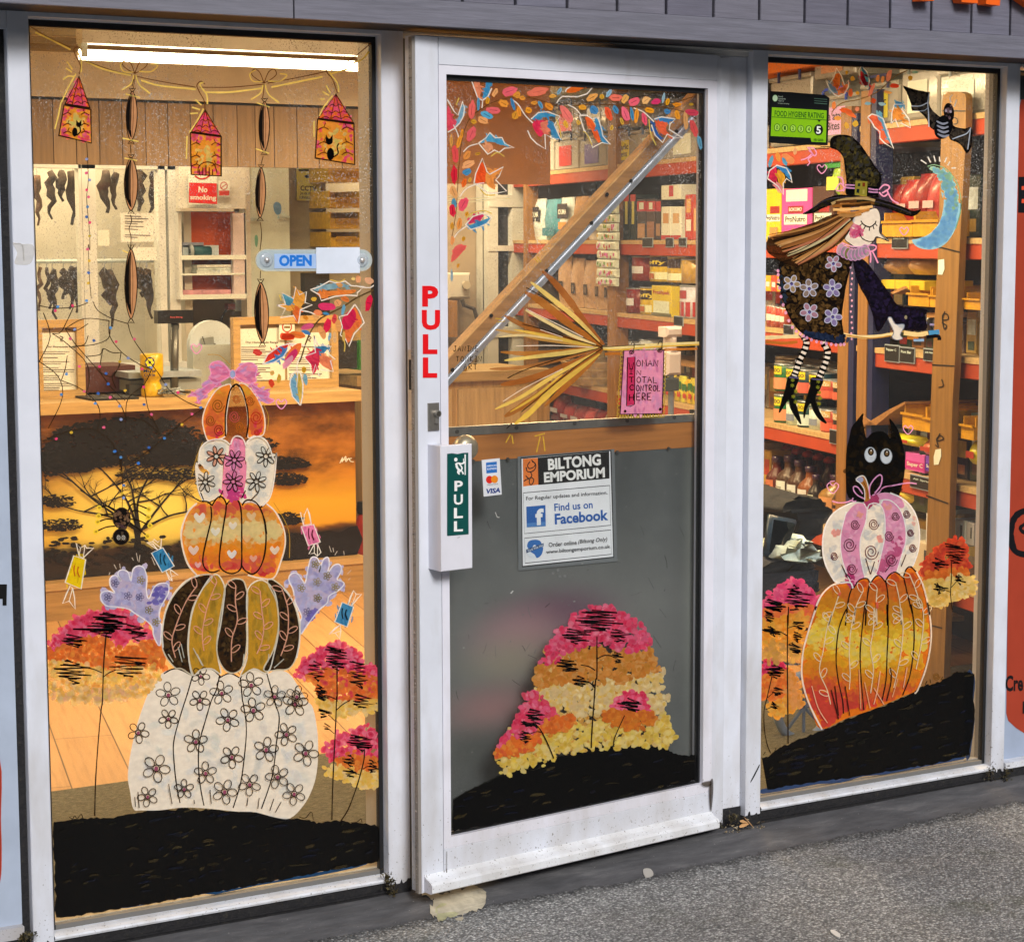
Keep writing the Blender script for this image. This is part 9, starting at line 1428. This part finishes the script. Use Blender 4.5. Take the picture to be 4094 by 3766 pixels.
def crumbs(name,st,n_,spread,cols,z0):
 mb=MB()
 for q in px(st):
  for _ in range(n_):
   c_=FRONT.lifted(.01).hit((q[0]+random.gauss(0,spread),q[1]+random.gauss(0,spread*.8)));r_=random.uniform(.0015,.006);c_=Vector((c_.x,c_.y-random.uniform(0,.015),max(c_.z,z0)));v=[c_+Vector((random.uniform(-r_,r_),random.uniform(-r_,r_),random.uniform(-r_,r_))) for _ in range(4)]
   mb.add(v,[(0,1,2),(0,2,3),(0,3,1),(1,3,2)],oc(random.choice(cols)))
 o=mb.build(name,'plain');o['kind']='stuff';o['label']='dark moss and crumbs of dirt gathered at the foot of the shopfront';o['category']='moss'
crumbs('moss','N 100,3745 115,3730 85,3750 1555,3520 1550,3540 1565,3560 1540,3500 3955,3075 3950,3105 4015,3110 4020,3075 2920,3260 2935,3275 2870,3290',42,11,['2a2412','4a3e20','1a160c','5c5230','38341c'],.01)
crumbs('grit','N 2950,3315 2990,3318 2925,3310 3040,3305',26,18,['8a7a5c','b0a080','5a4c34','c8b898'],.02)
# dispenser on a stand, seen through the door
ds=thing('dispenser_stand',tuple(floor_hit((2690,2300),0)),'cream dispenser on a thin pole behind the pink notice','dispenser');DP=YP(2.2)
for nm,st in[('head','F 1562,545 1650,600'),('neck','F 1588,600 1622,680'),('bottle','F 1566,680 1645,805')]:u0,u1,v0,v1=rect(DP,st);mb=MB();mb.pbox(DP,u0,u1,v0,v1,-.06,0,ic('f0c8a0',.9),.01);mb.build(nm,'plain',ds)
q0=DP.hit(px('F 1608,805')[0]);MB().tube([q0+Vector((0,.03,0)),(q0.x,q0.y+.03,0)],.012,ic('a8a090'),8).build('pole','metal',ds);q=rect(DP,'F 1552,820 1630,890');mb=MB();mb.pbox(DP,q[0],q[1],q[2],q[3],-.05,0,ic('3a3a30'),.004);mb.build('clamp','plain',ds);MB().lathe((q0.x,q0.y+.03,0),[(.15,0),(.15,.012),(.02,.025)],ic('6a6458'),18).build('foot','metal',ds)
for k in range(4):q=rect(YP(5.1),f'F {395 + k * 24},{582 + (k % 2) * 12} {425 + k * 24},645');mb=MB();mb.pbox(YP(5.1),q[0],q[1],.951,.951+q[3]-q[2],-.08,0,ic(['e8b020','e0a018','e8c038','d89818'][k]),.012);tag(mb.build('snack_pouch','pack'),['first','second','third','fourth'][k]+' small yellow pouch on the side cabinet under the brace','pouch','yellow pouches on the side cabinet')
